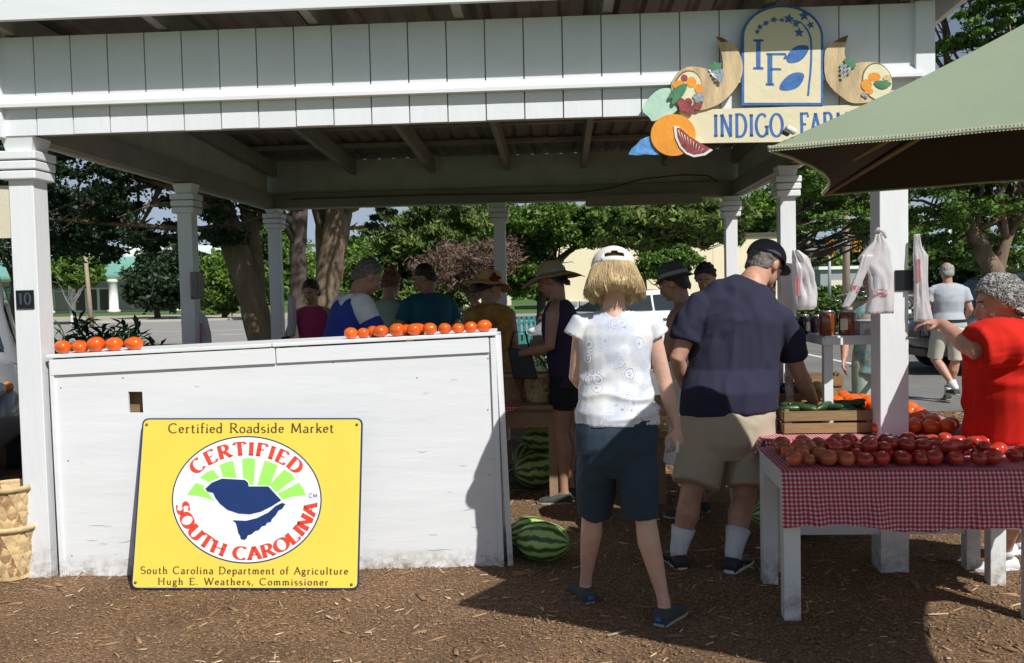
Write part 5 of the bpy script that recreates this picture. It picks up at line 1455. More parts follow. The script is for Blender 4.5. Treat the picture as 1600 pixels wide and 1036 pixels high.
# front table
FLg, BLg, BRg = G(1236, 962), G(1201, 907), G(1541, 909)
ex = (BRg - BLg).normalized(); ey = Vector((-ex.y, ex.x, 0))
tz = .672
LX = 1.16; 
t1 = thing('display_table', 'small white legged table in front under the red gingham cloth', 'table', (FLg.x + .5, FLg.y + .25, 0))
fo = FLg - ex * .035; DY = (BLg - FLg).dot(ey)
for (a, b2) in ((0, 0), (1.05, 0), (0, DY), (1.10, DY)):
    c = FLg + ex * a + ey * b2
    MB().hexa([c + ex * x + ey * y + Vector((0, 0, z)) for z in (-.03, tz - .02) for x, y in ((-.037, -.037), (.037, -.037), (.037, .037), (-.037, .037))]).build('leg', 'white_paint', t1, False, True, bevel=.003)
q = lambda a0, a1, b0, b1, z0, z1: MB().hexa([FLg + ex * x + ey * y + Vector((0, 0, z)) for z in (z0, z1) for x, y in ((a0, b0), (a1, b0), (a1, b1), (a0, b1))])
q(-.04, 1.14, -.04, DY + .04, tz - .018, tz).build('top_board', 'white_paint', t1, False, True)
q(-.028, -.006, .03, DY - .03, tz - .11, tz - .02).build('apron', 'white_paint', t1, False, True)
q(.04, 1.04, -.03, -.005, tz - .11, tz - .02).build('apron', 'white_paint', t1, False, True)
q(.04, 1.04, DY - .0, DY + .02, tz - .11, tz - .02).build('apron', 'white_paint', t1, False, True)
clo = cloth('tablecloth', FLg - ex * .052 - ey * .05, ex, ey, 1.24, DY + .10, tz + .004, (.252, 0, 0, .22), seed=3)
tag(clo, 'red and white gingham cloth draped over the front table', 'tablecloth')
# second table inside, behind the corner post
a2 = G(1222, 893); ex2 = U; ey2 = VV
t2 = thing('produce_table', 'long white table behind the corner post holding crates and orange tomatoes', 'table', (a2.x + .5, a2.y + .6, 0))
q2 = lambda a0, a1, b0, b1, z0, z1: MB().hexa([a2 + ex2 * x + ey2 * y + Vector((0, 0, z)) for z in (z0, z1) for x, y in ((a0, b0), (a1, b0), (a1, b1), (a0, b1))])
TZ2 = .70
for a, b2 in ((0, 0), (.98, 0), (0, 1.15), (.98, 1.15)):
    q2(a - .035, a + .035, b2 + .0, b2 + .07, -.03, TZ2 - .03).build('leg', 'white_paint', t2, False, True, bevel=.003)
q2(-.08, 1.1, -.02, 1.3, TZ2 - .03, TZ2).build('top_board', 'white_paint', t2, False, True)
q2(.04, .94, .01, .035, .19, .275).build('stretcher', 'white_paint', t2, False, True)
q2(.04, .94, 1.17, 1.2, .19, .275).build('stretcher', 'white_paint', t2, False, True)
c2 = cloth('tablecloth', a2 - ex2 * .09 - ey2 * .03, ex2, ey2, 1.2, 1.35, TZ2 + .004, (.06, .1, .1, .12), seed=8)
tag(c2, 'red gingham cloth on the long table behind the corner post', 'tablecloth')
# shelf for the jars
sh = thing('jar_shelf', 'small raised white shelf carrying honey jars beside the corner post', 'shelf', tuple(P(1330, 680, 4.86)))
s0 = P(1289, 528, 4.80); 
def qs(x0, x1, y0, y1, z0, z1): return MB().hexa([s0 + U * x + VV * y + Vector((0, 0, z)) for z in (z0, z1) for x, y in ((x0, y0), (x1, y0), (x1, y1), (x0, y1))])
qs(0, .29, 0, .34, -.012, .010).build('shelf_board', 'white_paint', sh, False, True, bevel=.002)
qs(-.002, .292, -.014, -.001, -.038, .0).build('front_edge', 'white_paint', sh, False, True)
qs(-.014, -.003, 0, .34, -.038, .0).build('side_edge', 'white_paint', sh, False, True)
hz = s0.z - TZ2
for x, y in ((.02, .02),): qs(x - .024, x + .024, y - .015, y + .03, -hz + .006, -.040).build('leg', 'white_paint', sh, False, True, bevel=.002)
qs(.262, .330, -.03, .03, -s0.z - .02, -.04).build('leg', 'white_paint', sh, False, True, bevel=.002)
bx_ = thing('small_box', 'little white box standing at the right end of the jar shelf', 'box', tuple(s0 + U * .25))
qs(.20, .335, .05, .25, .0105, .075).build('body', 'white_paint', bx_, False, True, bevel=.003)
qs(.195, .34, .045, .255, .076, .084).build('lid', 'white_paint', bx_, False, True, bevel=.002)
def jar(label, p, r, h, mat, lab=None, group=None, name='honey_jar'):
    t = thing(name, label, 'jar', tuple(p), 0, group)
    MB().lathe([(r * .86, 0), (r, .006), (r, h * .80), (r * .92, h * .86), (r * .80, h * .885)], 24).build('glass', mat, t, True)
    MB().lathe([(r * .86, h * .89), (r * .86, h * .985), (r * .82, h)], 24).build('lid', 'tin_lid', t, True)
    if lab:
        mb = MB(); a0 = -2.25 + lab; n = 10
        ang = [a0 + .9 * i / n for i in range(n + 1)]
        mb.loft([[(r * 1.012 * math.cos(a), r * 1.012 * math.sin(a), z) for a in ang] for z in (h * .22, h * .66)], closed=False)
        mb.build('paper_label', 'paper_label', t, True)
    return t
jar('left amber honey jar at the front of the little white shelf', s0 + U * .03 + VV * .06 + Vector((0, 0, .0105)), .044, .135, 'honey')
jar('right amber honey jar at the front of the little white shelf', s0 + U * .135 + VV * .05 + Vector((0, 0, .0105)), .048, .135, 'honey', -.55)
# jars behind on their own board
js = thing('jar_stand', 'low board holding a row of dark jam jars left of the honey', 'stand', tuple(P(1262, 540, 5.25)))
j0 = P(1236, 524, 5.2)
def qj(x0, x1, y0, y1, z0, z1): return MB().hexa([j0 + U * x + VV * y + Vector((0, 0, z)) for z in (z0, z1) for x, y in ((x0, y0), (x1, y0), (x1, y1), (x0, y1))])
qj(-.04, .25, -.05, .25, -.02, 0).build('shelf_board', 'white_paint', js, False, True)
for x, y in ((-.03, .0), (-.03, .22)): qj(x, x + .04, y, y + .03, -(j0.z - TZ2) + .006, -.02).build('leg', 'white_paint', js, False, True)
for k, (x, y, tx) in enumerate(((0.0, .0, 'leftmost dark jam jar of the front row behind the honey'), (.075, .0, 'second dark jam jar of the front row behind the honey'), (.15, .01, 'third dark jam jar, with a paper label, beside the honey jars'), (.03, .12, 'jam jar in the back row at the left, behind the front row'), (.11, .13, 'jam jar in the back row at the right, behind the front row'), (.215, .10, 'dark jam jar half behind the left honey jar'))):
    jar(tx, j0 + U * x + VV * y + Vector((0, 0, .0005)), .034, .115, 'dark_jam', .7 if k in (2, 1) else None, 'dark jam jars', 'jam_jar')

# dark table inside with baskets, left of the woman
a3 = G(866, 787); t3 = thing('wooden_table', 'old brown wooden table in the shade inside the stand', 'table', (a3.x - .6, a3.y + .4, 0))
q3 = lambda a0, a1, b0, b1, z0, z1: MB().hexa([a3 + U * x + VV * y + Vector((0, 0, z)) for z in (z0, z1) for x, y in ((a0, b0), (a1, b0), (a1, b1), (a0, b1))])
TZ3 = .70
for a, b2 in ((0, 0), (-1.15, 0), (0, .8), (-1.15, .8)): q3(a - .03, a + .03, b2, b2 + .06, -.02, TZ3 - .03).build('leg', 'table_wood', t3, False, True)
q3(-1.22, .05, -.03, .9, TZ3 - .03, TZ3).build('top_board', 'table_wood', t3, False, True)
q3(-1.12, -.03, .005, .03, TZ3 - .16, TZ3 - .032).build('apron', 'table_wood', t3, False, True)
# corner of a gingham cloth hanging as a triangle
mb = MB(); UVs = []
o3 = a3 + Vector((0, 0, TZ3 + .004)) + VV * -.036
nu = 16
for j in range(9):
    for i in range(nu + 1):
        s_ = i / nu; t_ = j / 8; L = -1.15 + .93 * s_; H = .34 * (1 - s_ * .98) if s_ > .45 else .34 * (1 - .441)
        H = .36 * (1 - s_) ** .9 + .005
        p = o3 + U * (L) - VV * (.012 + .02 * t_ * abs(math.sin(s_ * 14))) - Vector((0, 0, H * t_)); mb.v.append(tuple(p)); UVs.append((L, -H * t_))
for j in range(8):
    for i in range(nu): a = j * (nu + 1) + i; mb.f.append((a, a + nu + 1, a + nu + 2, a + 1))
k0 = len(mb.v)
for (x, y) in ((-1.15, 0), (-.22, 0), (-.6, .85), (-1.15, .85)): mb.v.append(tuple(o3 + U * x + VV * y + Vector((0, 0, .0)))); UVs.append((x, y))
mb.f.append((k0, k0 + 1, k0 + 2, k0 + 3))
me = mb.mesh('tablecloth', True); uvl = me.uv_layers.new(name='UVMap')
for lp in me.loops: uvl.data[lp.index].uv = UVs[lp.vertex_index]
tag(link('tablecloth', me, 'gingham'), 'corner of a dark red gingham cloth hanging as a triangle from the brown table', 'tablecloth')

# ---------------------------------------------------------------- woven baskets
def basket(label, p, r0, r1, h, mat='splint', diag=False, handle=False, rot=0, tilt=0, ov=1.0):
    t = thing('woven_basket', label, 'basket', tuple(p), rot)
    if tilt: t.rotation_euler.x = tilt
    nv = 20
    rad = lambda z: r0 + (r1 - r0) * (z / h) ** .8
    def ring(z0, z1, ph, off):
        mb = MB(); n = nv * 4; A = []; Bq = []; C_ = []; D_ = []
        for i in range(n):
            a = 2 * PI * i / n; w = off * math.sin(a * nv / 2 + ph)
            for L_, z, e in ((A, z0, 0), (Bq, z1, 0), (C_, z1, -.0025), (D_, z0, -.0025)):
                rr = rad(z) + w + e; L_.append((rr * math.cos(a), ov * rr * math.sin(a), z))
        mb.loft([A, Bq, C_, D_, A], cap=False); return mb
    nb_ = 5; bh = h / nb_
    for k in range(nb_):
        if diag: break
        ring(k * bh + .002, (k + 1) * bh - .004, PI * (k % 2), .0045).build('weaver', mat, t, True)
    if diag:
        for s_ in (1, -1):
            for k in range(14):
                mb = MB(); n = 14; A = []; Bq = []
                w = .055
                for i in range(n + 1):
                    z = h * i / n; a = 2 * PI * k / 14 + s_ * .75 * z / h * 1.25
                    off = .0035 * math.cos(PI * 7.0 * z / h + PI * k + (0 if s_ > 0 else PI)) 
                    rr = rad(z) + off; dth = w / rr / 2
                    A.append((rr * math.cos(a - dth), ov * rr * math.sin(a - dth), z)); Bq.append((rr * math.cos(a + dth), ov * rr * math.sin(a + dth), z))
                mb.loft([A, Bq], closed=False); mb.build('splint', mat if (k * 3 + s_) % 5 else 'splint_dark', t, True)
    else:
        for k in range(nv):
            a = 2 * PI * k / nv; mb = MB(); n = 10; rows = []
            for i in range(n + 1):
                z = h * i / n; w = -.0045 * math.cos(PI * z / bh + (0)) * (1 if k % 2 else -1); rr = rad(z) + w; dth = .020 / rr
                rows.append([((rr + e) * math.cos(a + s_ * dth), ov * (rr + e) * math.sin(a + s_ * dth), z) for s_, e in ((-1, 0), (1, 0), (1, .002), (-1, .002))])
            mb.loft(rows); mb.build('splint', mat if k % 3 else 'splint_dark', t, False)
    MB().lathe([(r0 * .98, 0), (r0 * .98, .004)], 24).build('bottom', 'splint_dark', t)
    m = MB(); n = 40
    for rr0, z0, z1 in ((r1 + .006, h - .022, h + .006),):
        m.loft([[((rr0 + e) * math.cos(2 * PI * i / n), ov * (rr0 + e) * math.sin(2 * PI * i / n), z) for i in range(n)] for e, z in ((0, z0), (0.004, z0), (.004, z1), (0, z1), (0, z0))], cap=False)
    m.build('rim', 'splint', t, True)
    if handle:
        mb = MB(); rows = []
        for i in range(21):
            a = PI * i / 20; c = Vector((r1 * 1.02 * math.cos(a), 0, h - .03 + (r1 * .95) * math.sin(a) * (1 if 1 else 0)))
            u_ = Vector((math.cos(a), 0, math.sin(a)))
            rows.append([c + Vector((0, -.011, 0)), c + Vector((0, .011, 0)), c + Vector((0, .011, 0)) + u_ * .004, c + Vector((0, -.011, 0)) + u_ * .004])
        mb.loft(rows); mb.build('handle', 'splint', t, True)
    return t
gp = G(4, 912)
basket('lower woven splint basket standing on the mulch at the left edge', (gp.x - .01, gp.y + .13, 0), .095, .135, .29, diag=True)
basket('upper woven splint basket stacked on the one at the left edge', (gp.x - .015, gp.y + .13, .235), .10, .125, .27, diag=True, rot=.4)
zt = TZ3 + .001
p = P(845, 630, a3.y + .22); basket('pale woven basket with a hooped handle on the brown table', (p.x, p.y, zt), .105, .12, .20, 'splint', True, True, .2, ov=.8)
p = P(793, 630, a3.y + .28); basket('darker woven basket with a handle half hidden behind the counter end', (p.x, p.y, zt), .11, .125, .20, 'splint_dark', True, True, -.2, ov=.8)
p = P(818, 630, a3.y + .62); basket('woven basket at the back of the brown table between the other two', (p.x, p.y, zt), .10, .115, .19, 'splint_dark', False, True, .9, ov=.8)
# box and bag between the blonde woman and the man in navy
t4 = thing('low_bench', 'rough wooden bench behind the gap between the woman and the man', 'bench', (P(1045, 700, 6.1).x, 6.2, 0))
for x in (1.0, 1.42):
    for y in (6.2, 6.65): MB().bx(x, x + .05, y, y + .05, -.02, .46).build('leg', 'table_wood', t4, False, True)
MB().bx(.95, 1.5, 6.16, 6.75, .46, .49).build('top_board', 'table_wood', t4, False, True)
basket('woven basket on the bench seen between the woman and the man', (P(1044, 690, 6.4).x, 6.38, .491), .13, .15, .22, 'splint', True, False, .3)
cbx = thing('carton', 'pale carton with green vegetables standing behind the basket on the bench', 'carton', (1.24, 6.6, .491))
MB().hexa([(-.1, -.13, 0), (.14, -.13, 0), (.14, .1, 0), (-.1, .1, 0), (-.11, -.14, .5), (.15, -.14, .5), (.15, .11, .5), (-.11, .11, .5)]).build('body', 'white_thing', cbx)
tag(leaf_cloud('greens', [((1.24, 6.58, 1.02), (.12, .1, .05))], 260, .05, 'leaf_bright', None, 2.2, 20, .2, 77), 'bunch of bright green vegetables sticking out of the pale carton', 'greens')

# ---------------------------------------------------------------- crates and produce
def crate(label, p, sx, sy, h, rot=0):
    t = thing('wooden_crate', label, 'crate', tuple(p), rot)
    ns = 2 if h < .14 else 3; sh_ = h / ns
    for k in range(ns):
        z = k * sh_ + sh_ * .45
        for s_ in (-1, 1):
            MB().box((0, s_ * sy / 2, z), (sx, .008, sh_ * .80)).build('slat', 'crate_wood', t)
            MB().box((s_ * sx / 2, 0, z), (.008, sy - .01, sh_ * .80)).build('slat', 'crate_wood', t)
    for a in (-1, 1):
        for b2 in (-1, 1): MB().box((a * (sx / 2 - .016), b2 * (sy / 2 - .016), h / 2), (.022, .022, h * .98)).build('corner_block', 'crate_wood', t)
    for k in range(4): MB().box((0, -sy / 2 + sy * (k + .5) / 4, .004), (sx * .97, sy / 5, .006)).build('bottom_slat', 'crate_wood', t)
    return t
pc = P(1283, 668, a2.y + .22); pc.z = TZ2 + .008
crate('shallow wooden crate of dark cucumbers on the long table left of the shelf', pc, .46, .26, .13, YAW)
random.seed(21)
def ellip(name, label, cat, c, r, rot, mat, group=None):
    me = MB().sphere((0, 0, 0), r, 18, 12).mesh(name, True); o = link(name, me, mat, None, tuple(c), rot); return tag(o, label, cat, group)
for k in range(22):
    x = (random.random() - .5) * .36; y = (random.random() - .5) * .17
    ellip('cucumber', 'dark green cucumber piled in the shallow wooden crate', 'cucumber', pc + U * x + VV * y + Vector((0, 0, .095 + random.random() * .045)), (.075, .021, .021), (random.uniform(-.3, .3), random.uniform(-.3, .3), random.uniform(-.9, .9)), 'cucumber', 'cucumbers in the crate')
pb = P(1240, 612, a2.y + .72); pb.z = TZ2 + .008
crate('deeper wooden crate of eggplants and green melons beyond the cucumbers', pb, .42, .28, .17, YAW + .1)
for k, (x, y, z) in enumerate(((-.14, -.05, .17), (-.09, -.02, .18), (-.04, -.06, .17), (.0, .0, .175), (-.12, .06, .175))):
    ellip('eggplant', 'glossy dark eggplant in the deeper crate behind the reaching arm', 'eggplant', pb + U * x + VV * y + Vector((0, 0, z)), (.075, .038, .038), (0, .2, random.uniform(-.7, .7)), 'eggplant', 'eggplants in the deeper crate')
for k, (x, y, z) in enumerate(((.07, -.05, .17), (.13, -.03, .175), (.10, .06, .175))):
    ellip('green_melon', 'round pale green melon at the right of the deeper crate', 'melon', pb + U * x + VV * y + Vector((0, 0, z)), (.045, .045, .04), (0, 0, 0), 'melon_green', 'green melons in the deeper crate')
# flat box leaning behind
bb = P(1270, 585, a2.y + 1.15); bb.z = TZ2 + .008
crate('tall slatted crate at the far end of the long table behind the arm', bb, .34, .26, .22, YAW - .2)

def tomato_mesh(seed, r=.042, sq=.8):
    g = random.Random(seed); k = g.choice((5, 6, 7)); ph = g.random() * 6; amp = g.uniform(.015, .05)
    prof = []
    n = 12
    for i in range(n + 1):
        a = -PI / 2 + PI * i / n; rr = math.cos(a); z = math.sin(a)
        z = z * (.86 if z > 0 else .92); 
        if i == n: z -= .10
        if i == n - 1: z -= .01
        prof.append((max(rr, .03) * r, (z * sq + sq * .9) * r))
    return MB().lathe(prof, 22, (0, 0, 0), lambda t, z: 1 + amp * math.cos(k * t + ph) * min(1, z / (r * 1.2)) + .02 * math.cos(2 * t + ph)).mesh('tomato', True)
TM = {m: [tomato_mesh(s + 10 * i, .042, sq) for s, sq in enumerate((.94, .88, 1.0, .91, .96))] for i, m in enumerate(('tomato_orange', 'tomato_red', 'tomato_blush'))}
for m, L in TM.items():
    for me in L: me.materials.append(MAT[m])
NT = [0]
def tomato(p, m, sc, label, group):
    k = NT[0]; NT[0] += 1
    o = bpy.data.objects.new('tomato', TM[m][k % 5]); COL.objects.link(o); o.location = p
    o.rotation_euler = (random.uniform(-.22, .22), random.uniform(-.22, .22), random.uniform(0, 6.3)); o.scale = (sc,) * 3
    return tag(o, label, 'tomato', group)
ordn = ['leftmost', 'second', 'third', 'fourth', 'fifth', 'sixth', 'seventh', 'eighth', 'ninth', 'tenth', 'eleventh', 'twelfth']
fr = [(93, 1.06), (121, .98), (149, 1.12), (177, 1.1), (206, 1.02)]
for k, (x, s_) in enumerate(fr):
    tomato(ctop(x, .03), 'tomato_orange', s_ * 1.02, f'{ordn[k]} orange tomato of the front row at the left end of the counter' if k < 4 else 'rightmost orange tomato of the front row at the left end of the counter', 'tomatoes at the left end of the counter')
for k, x in enumerate((108, 135, 163, 190)):
    tomato(ctop(x, .12), 'tomato_orange', .98, f'{ordn[k]} orange tomato of the back row at the left end of the counter', 'tomatoes at the left end of the counter')
fr = [(546, .9), (566, .82), (595, 1.02), (620, 1.0), (647, 1.0), (671, .94), (694, .88), (715, .86), (736, .84), (757.5, 1.0)]
for k, (x, s_) in enumerate(fr):
    tomato(ctop(x, .035), 'tomato_orange', s_, f'{ordn[k]} orange tomato in the long front row at the right end of the counter', 'tomatoes at the right end of the counter')
for k, (x, lab) in enumerate(((577, 'small orange tomato behind the second and third ones of the long row'), (632, 'orange tomato just behind the fourth one of the long row'), (650, 'large orange tomato behind the fifth one of the long row'))):
    tomato(ctop(x, .11), 'tomato_orange', .9 + .1 * (k == 2), lab, 'tomatoes at the right end of the counter')
# red heap on the front table
tzz = tz + .009
cells = []
org = FLg - ey * .02
def on_t1(x, y): return org + ex * x + ey * y
for j in range(6):
    n = 14
    for i in range(n):
        x = .03 + i * .0775 + random.uniform(-.019, .019) + (.038 if j % 2 else 0); y = .050 + j * .078 + random.uniform(-.018, .018)
        if y > DY + .02 or x > 1.04: continue
        # front left corner is bare, the heap runs back to the right
        if j == 0 and x > .93: continue
        cells.append((x, y, j, i))
cnt = {}
nth = lambda k: ordn[k] if k < 12 else ('thirteenth', 'fourteenth', 'fifteenth', 'sixteenth')[k - 12]
for (x, y, j, i) in sorted(cells, key=lambda c: (c[3 - 1], c[0])):
    k = cnt.get(j, 0); cnt[j] = k + 1
    blush = x < .26
    m = 'tomato_blush' if blush else 'tomato_red'
    rowname = ('front', 'second', 'third', 'fourth', 'fifth', 'back')[j]
    tomato(on_t1(x, y) + Vector((0, 0, tzz)), m, random.uniform(.78, 1.08), f'{nth(k)} tomato from the left, {"blushing green" if blush else "dark red"}, {rowname} row of the front table', 'tomatoes heaped on the front table')
for j in range(2):
    for i in range(13):
        x = .24 + i * .054 + random.uniform(-.02, .02); y = .15 + j * .14 + random.uniform(-.045, .045)
        tomato(on_t1(x, y) + Vector((0, 0, tzz + .040)), 'tomato_red', random.uniform(.7, .98), f'{nth(i)} dark red tomato from the left of the {("nearer", "farther")[j]} line lying on the heap', 'tomatoes heaped on the front table')
tomato(on_t1(1.075, .16) + Vector((0, 0, tzz)), 'tomato_red', 1.05, 'lone dark red tomato at the right end, just off the heap on the front table', None)
# orange ones on the table behind
oc = {}
for j in range(11):
    for i in range(8):
        x = .26 + i * .088 + random.uniform(-.012, .012) + (.04 if j % 2 else 0); y = .06 + j * .088 + random.uniform(-.01, .01)
        if x < .50 and y < .36: continue
        if x < .42 and y > .3: continue
        left = x < .62; kk = oc.get((j, left), 0); oc[(j, left)] = kk + 1
        lab = f'orange tomato on the long table {"left" if left else "right"} of the post, {ordn[j]} row back, number {("one", "two", "three", "four", "five", "six", "seven", "eight")[kk]}'.replace('leftmost row', 'first row')
        tomato(a2 + ex2 * x + ey2 * y + Vector((0, 0, TZ2 + .008 + (.0 if j < 2 else .012 * random.random()))), 'tomato_orange', random.uniform(.95, 1.25), lab, 'orange tomatoes left of the post' if left else 'orange tomatoes right of the post')
for k in range(14):
    x = .44 + random.random() * .22; y = .45 + random.random() * .6
    tomato(a2 + ex2 * x + ey2 * y + Vector((0, 0, TZ2 + .075)), 'tomato_orange', random.uniform(.95, 1.15), 'orange tomato on top of the pile between the shelf leg and the post', 'orange tomatoes on the pile')
pm = a2 + ex2 * .36 + ey2 * .95 + Vector((0, 0, TZ2 + .06))
ellip('zucchini', 'long green squash lying behind the orange tomatoes', 'squash', pm, (.13, .03, .03), (0, 0, -.3), 'melon_green')

# watermelons
def melon(label, c, r, rot, s=1):
    me = MB().sphere((0, 0, 0), r, 32, 20).mesh('watermelon', True); o = link('watermelon', me, 'watermelon', None, tuple(c), rot)
    return tag(o, label, 'watermelon')
w1 = G(850, 884); melon('striped watermelon on the mulch half in sun beside the counter end', (w1.x, w1.y + .10, .107), (.155, .115, .108), (.2, 0, -.35))
melon('second watermelon lying just behind the front one by the counter end', (w1.x - .075, w1.y + .27, .10), (.14, .105, .102), (.9, .1, .4))
melon('lit striped watermelon on the ground under the brown table', (P(838, 750, 6.7).x, 6.75, .14), (.17, .14, .14), (.3, 0, .2))
melon('dark watermelon stacked behind under the brown table', (P(832, 700, 7.0).x, 7.05, .16), (.2, .15, .15), (.6, 0, .9))
melon('watermelon resting on top of the others under the brown table', (P(850, 720, 6.9).x, 6.9, .36), (.17, .13, .12), (.2, 0, -.4))
w3 = G(1285, 870); melon('long dark watermelon lying in the shade under the front table', (w3.x, 5.35, .12), (.27, .13, .125), (.4, 0, .05))

# plant behind the counter, plastic bags, odds and ends
pp = thing('potted_plant', 'tall leafy potted plant behind the left end of the counter', 'plant', (P(150, 500, 5.75).x, 5.75, 0))
MB().lathe([(.14, 0), (.19, .34), (.2, .36), (.17, .36), (.16, .33)], 20, (P(150, 500, 5.75).x, 5.75, 0)).build('pot', 'pot', pp, True, True)
g = random.Random(4); stems = MB(); base = Vector((P(150, 500, 5.75).x, 5.75, .3)); tips = []
for k in range(64):
    a = g.uniform(0, 2 * PI); sp = g.uniform(.02, .36); e = base + Vector((math.cos(a) * sp * 1.2, math.sin(a) * sp * .6, g.uniform(.80, 1.12) - sp * .25))
    if k < 3: e.z += .06
    stems.tube([base, base.lerp(e, .6) + Vector((0, 0, .05)), e], [.007, .005, .003], 5); tips.append(e)
stems.build('stems', 'leaf_plant', pp, True, True)
lf = MB()
for e in tips:
    for q in range(26):
        f = q / 26; c = base.lerp(e, .55 + .45 * f) ; c.z = base.z + (e.z - base.z) * (.62 + .38 * f)
        a = g.uniform(0, 2 * PI); el_ = g.uniform(.15, 1.0); L = g.uniform(.08, .15); w = L * .13
        d = Vector((math.cos(a) * math.cos(el_), math.sin(a) * math.cos(el_), math.sin(el_))); s_ = d.cross(Vector((0, 0, 1))).normalized() * w
        m_ = c + d * L * .5 + Vector((0, 0, .004)); t_ = c + d * L - Vector((0, 0, L * .12))
        lf.add([c, m_ - s_, t_, m_ + s_], [(0, 1, 2), (0, 2, 3)])
lf.build('foliage', 'leaf_plant', pp, False, True, kind='stuff')

def sack(label, top, rows, D, mat='bag_film', loops=(), seed=1, prints=(), cat='plastic bag', name='plastic_bag'):
    """rows: (py, px centre, half width px, depth m); a crumpled, flattened film bag hanging at depth D"""
    t = thing(name, label, cat, tuple(P(rows[-1][1], rows[-1][0], D)))
    mb = MB(); rings = []; n = 40; zs = []
    R_ = []
    for i in range(len(rows) - 1):
        for k in range(6):
            f = k / 6; R_.append([rows[i][q] + (rows[i + 1][q] - rows[i][q]) * f for q in range(4)])
    R_.append(list(rows[-1]))
    for py, px, hw, dep in R_:
        c = P(px, py, D); w = hw * D / F; rr = []
        for j in range(n):
            a = 2 * PI * j / n; q = Vector((math.cos(a), math.sin(a) * 1.0, 0))
            f1 = noise.noise(Vector((math.cos(a) * 2.6 + seed, math.sin(a) * 2.6, c.z * 5))) ; f2 = noise.noise(Vector((math.cos(a) * 7, math.sin(a) * 7, c.z * 9 + seed)))
            rr.append(c + Vector((q.x * w * (1 + .13 * f1 + .05 * f2), q.y * dep * (1 + .7 * f1 + .55 * f2), .004 * f2)))
        rings.append(rr)
    mb.loft(rings); o = mb.build('film', mat, t, True, True)
    for pts in loops:
        mb = MB(); mb.tube([P(x, y, D - dd) for x, y, dd in pts], [.006 + .006 * math.sin(PI * k / (len(pts) - 1)) for k in range(len(pts))], 7); mb.build('handle', mat, t, True, True)
    for (x0, x1, y0, y1, dd) in prints:
        mb = MB(); g2 = random.Random(seed)
        mb.loft([[P(x0 + (x1 - x0) * k / 6, y, D - dd - .004 * math.sin(k + y)) for k in range(7)] for y in (y1, y0)], closed=False)
        mb.build('print', 'bag_print', t, True, True)
    return t
Dp = 4.62
sack('knotted white bag with faint red print hanging left of the corner post', None,
     [(366, 1373, 5, .012), (378, 1374, 10, .02), (392, 1370, 20, .02), (405, 1366, 25, .022), (430, 1377, 20, .025), (460, 1378, 18, .03), (490, 1374, 22, .03)], 4.52,
     loops=[[(1366, 364, 0), (1372, 358, .01), (1380, 362, .01), (1384, 372, 0)]], seed=2, prints=[(1366, 1388, 452, 453.5, .036), (1367, 1388, 457, 461, .036)])
sack('narrow twisted sleeve of white film trailing down left from the knotted bag', None,
     [(398, 1356, 9, .012), (420, 1349, 8, .012), (445, 1338, 8, .012), (468, 1328, 8, .012), (480, 1321, 6, .012)], 4.50, seed=3, prints=[(1331, 1343, 446, 455, .014)])
sack('limp white bag hanging at the right of the corner post above the reaching hand', None,
     [(366, 1433, 4, .01), (385, 1434, 6, .012), (400, 1438, 11, .02), (440, 1439, 10, .02), (470, 1440, 11, .02), (502, 1443, 15, .02)], 4.55, seed=4, prints=[(1433, 1438, 405, 440, .024)])
sack('full white plastic bag hanging on the right hand middle post', None,
     [(391, 1243, 5, .02), (402, 1250, 12, .04), (425, 1256, 16, .05), (450, 1258, 17, .06), (478, 1258, 17, .06), (484, 1256, 15, .05)], 6.6, seed=5, prints=[(1243, 1250, 432, 462, .07)])
sack('dim white bag tied low on the left hand middle post', None,
     [(488, 312, 4, .02), (498, 314, 10, .04), (520, 317, 12, .05), (543, 318, 13, .05)], 6.75, seed=6, prints=[(312, 316, 505, 540, .06)])
sack('crumpled brown paper bag pinned to the left hand middle post', None,
     [(425, 307, 9, .02), (440, 308, 11, .03), (467, 308, 10, .03)], 6.75, 'old_board', seed=7, cat='paper bag', name='paper_bag')
sack('small white bag hanging on the back left corner post', None,
     [(460, 453, 3, .02), (470, 456, 6, .03), (500, 456, 7, .03), (525, 455, 6, .03)], 8.85, seed=8)
# ================================================================ PEOPLE
def remesh(mb, voxel, it=3, name='body'):
    me = mb.mesh(name)
    bm = bmesh.new(); bm.from_mesh(me); bmesh.ops.recalc_face_normals(bm, faces=bm.faces); bm.to_mesh(me); bm.free()
    o = bpy.data.objects.new('tmp', me); COL.objects.link(o)
    m = o.modifiers.new('r', 'REMESH'); m.mode = 'VOXEL'; m.voxel_size = voxel; m.use_smooth_shade = True
    if it:
        s = o.modifiers.new('s', 'SMOOTH'); s.iterations = it; s.factor = .5
    dg = bpy.context.evaluated_depsgraph_get(); dg.update()
    r = bpy.data.meshes.new_from_object(o.evaluated_get(dg))
    bpy.data.objects.remove(o); bpy.data.meshes.remove(me); r.name = name
    return r
def wrinkle(me, amp, sc, seed=0, fn_=None):
    n = len(me.vertices); co = np.empty(n * 3, np.float32); me.vertices.foreach_get('co', co); co = co.reshape(-1, 3)
    no = np.empty(n * 3, np.float32); me.vertices.foreach_get('normal', no); no = no.reshape(-1, 3)
    d = np.empty(n, np.float32)
    for i in range(n):
        p = Vector(co[i]); w = noise.noise(p * 3 + Vector((seed, 0, 0))) * .35
        q = Vector((p.x * sc[0] + w * 2 + seed, p.y * sc[1], p.z * sc[2] + w * 5))
        a = 1 - abs(noise.noise(q)) * 2.4; b2 = noise.noise(q * 2.3)
        d[i] = amp * (a * .7 + b2 * .45) * (fn_(p) if fn_ else 1)
    co += no * d[:, None]; me.vertices.foreach_set('co', co.ravel()); me.update()
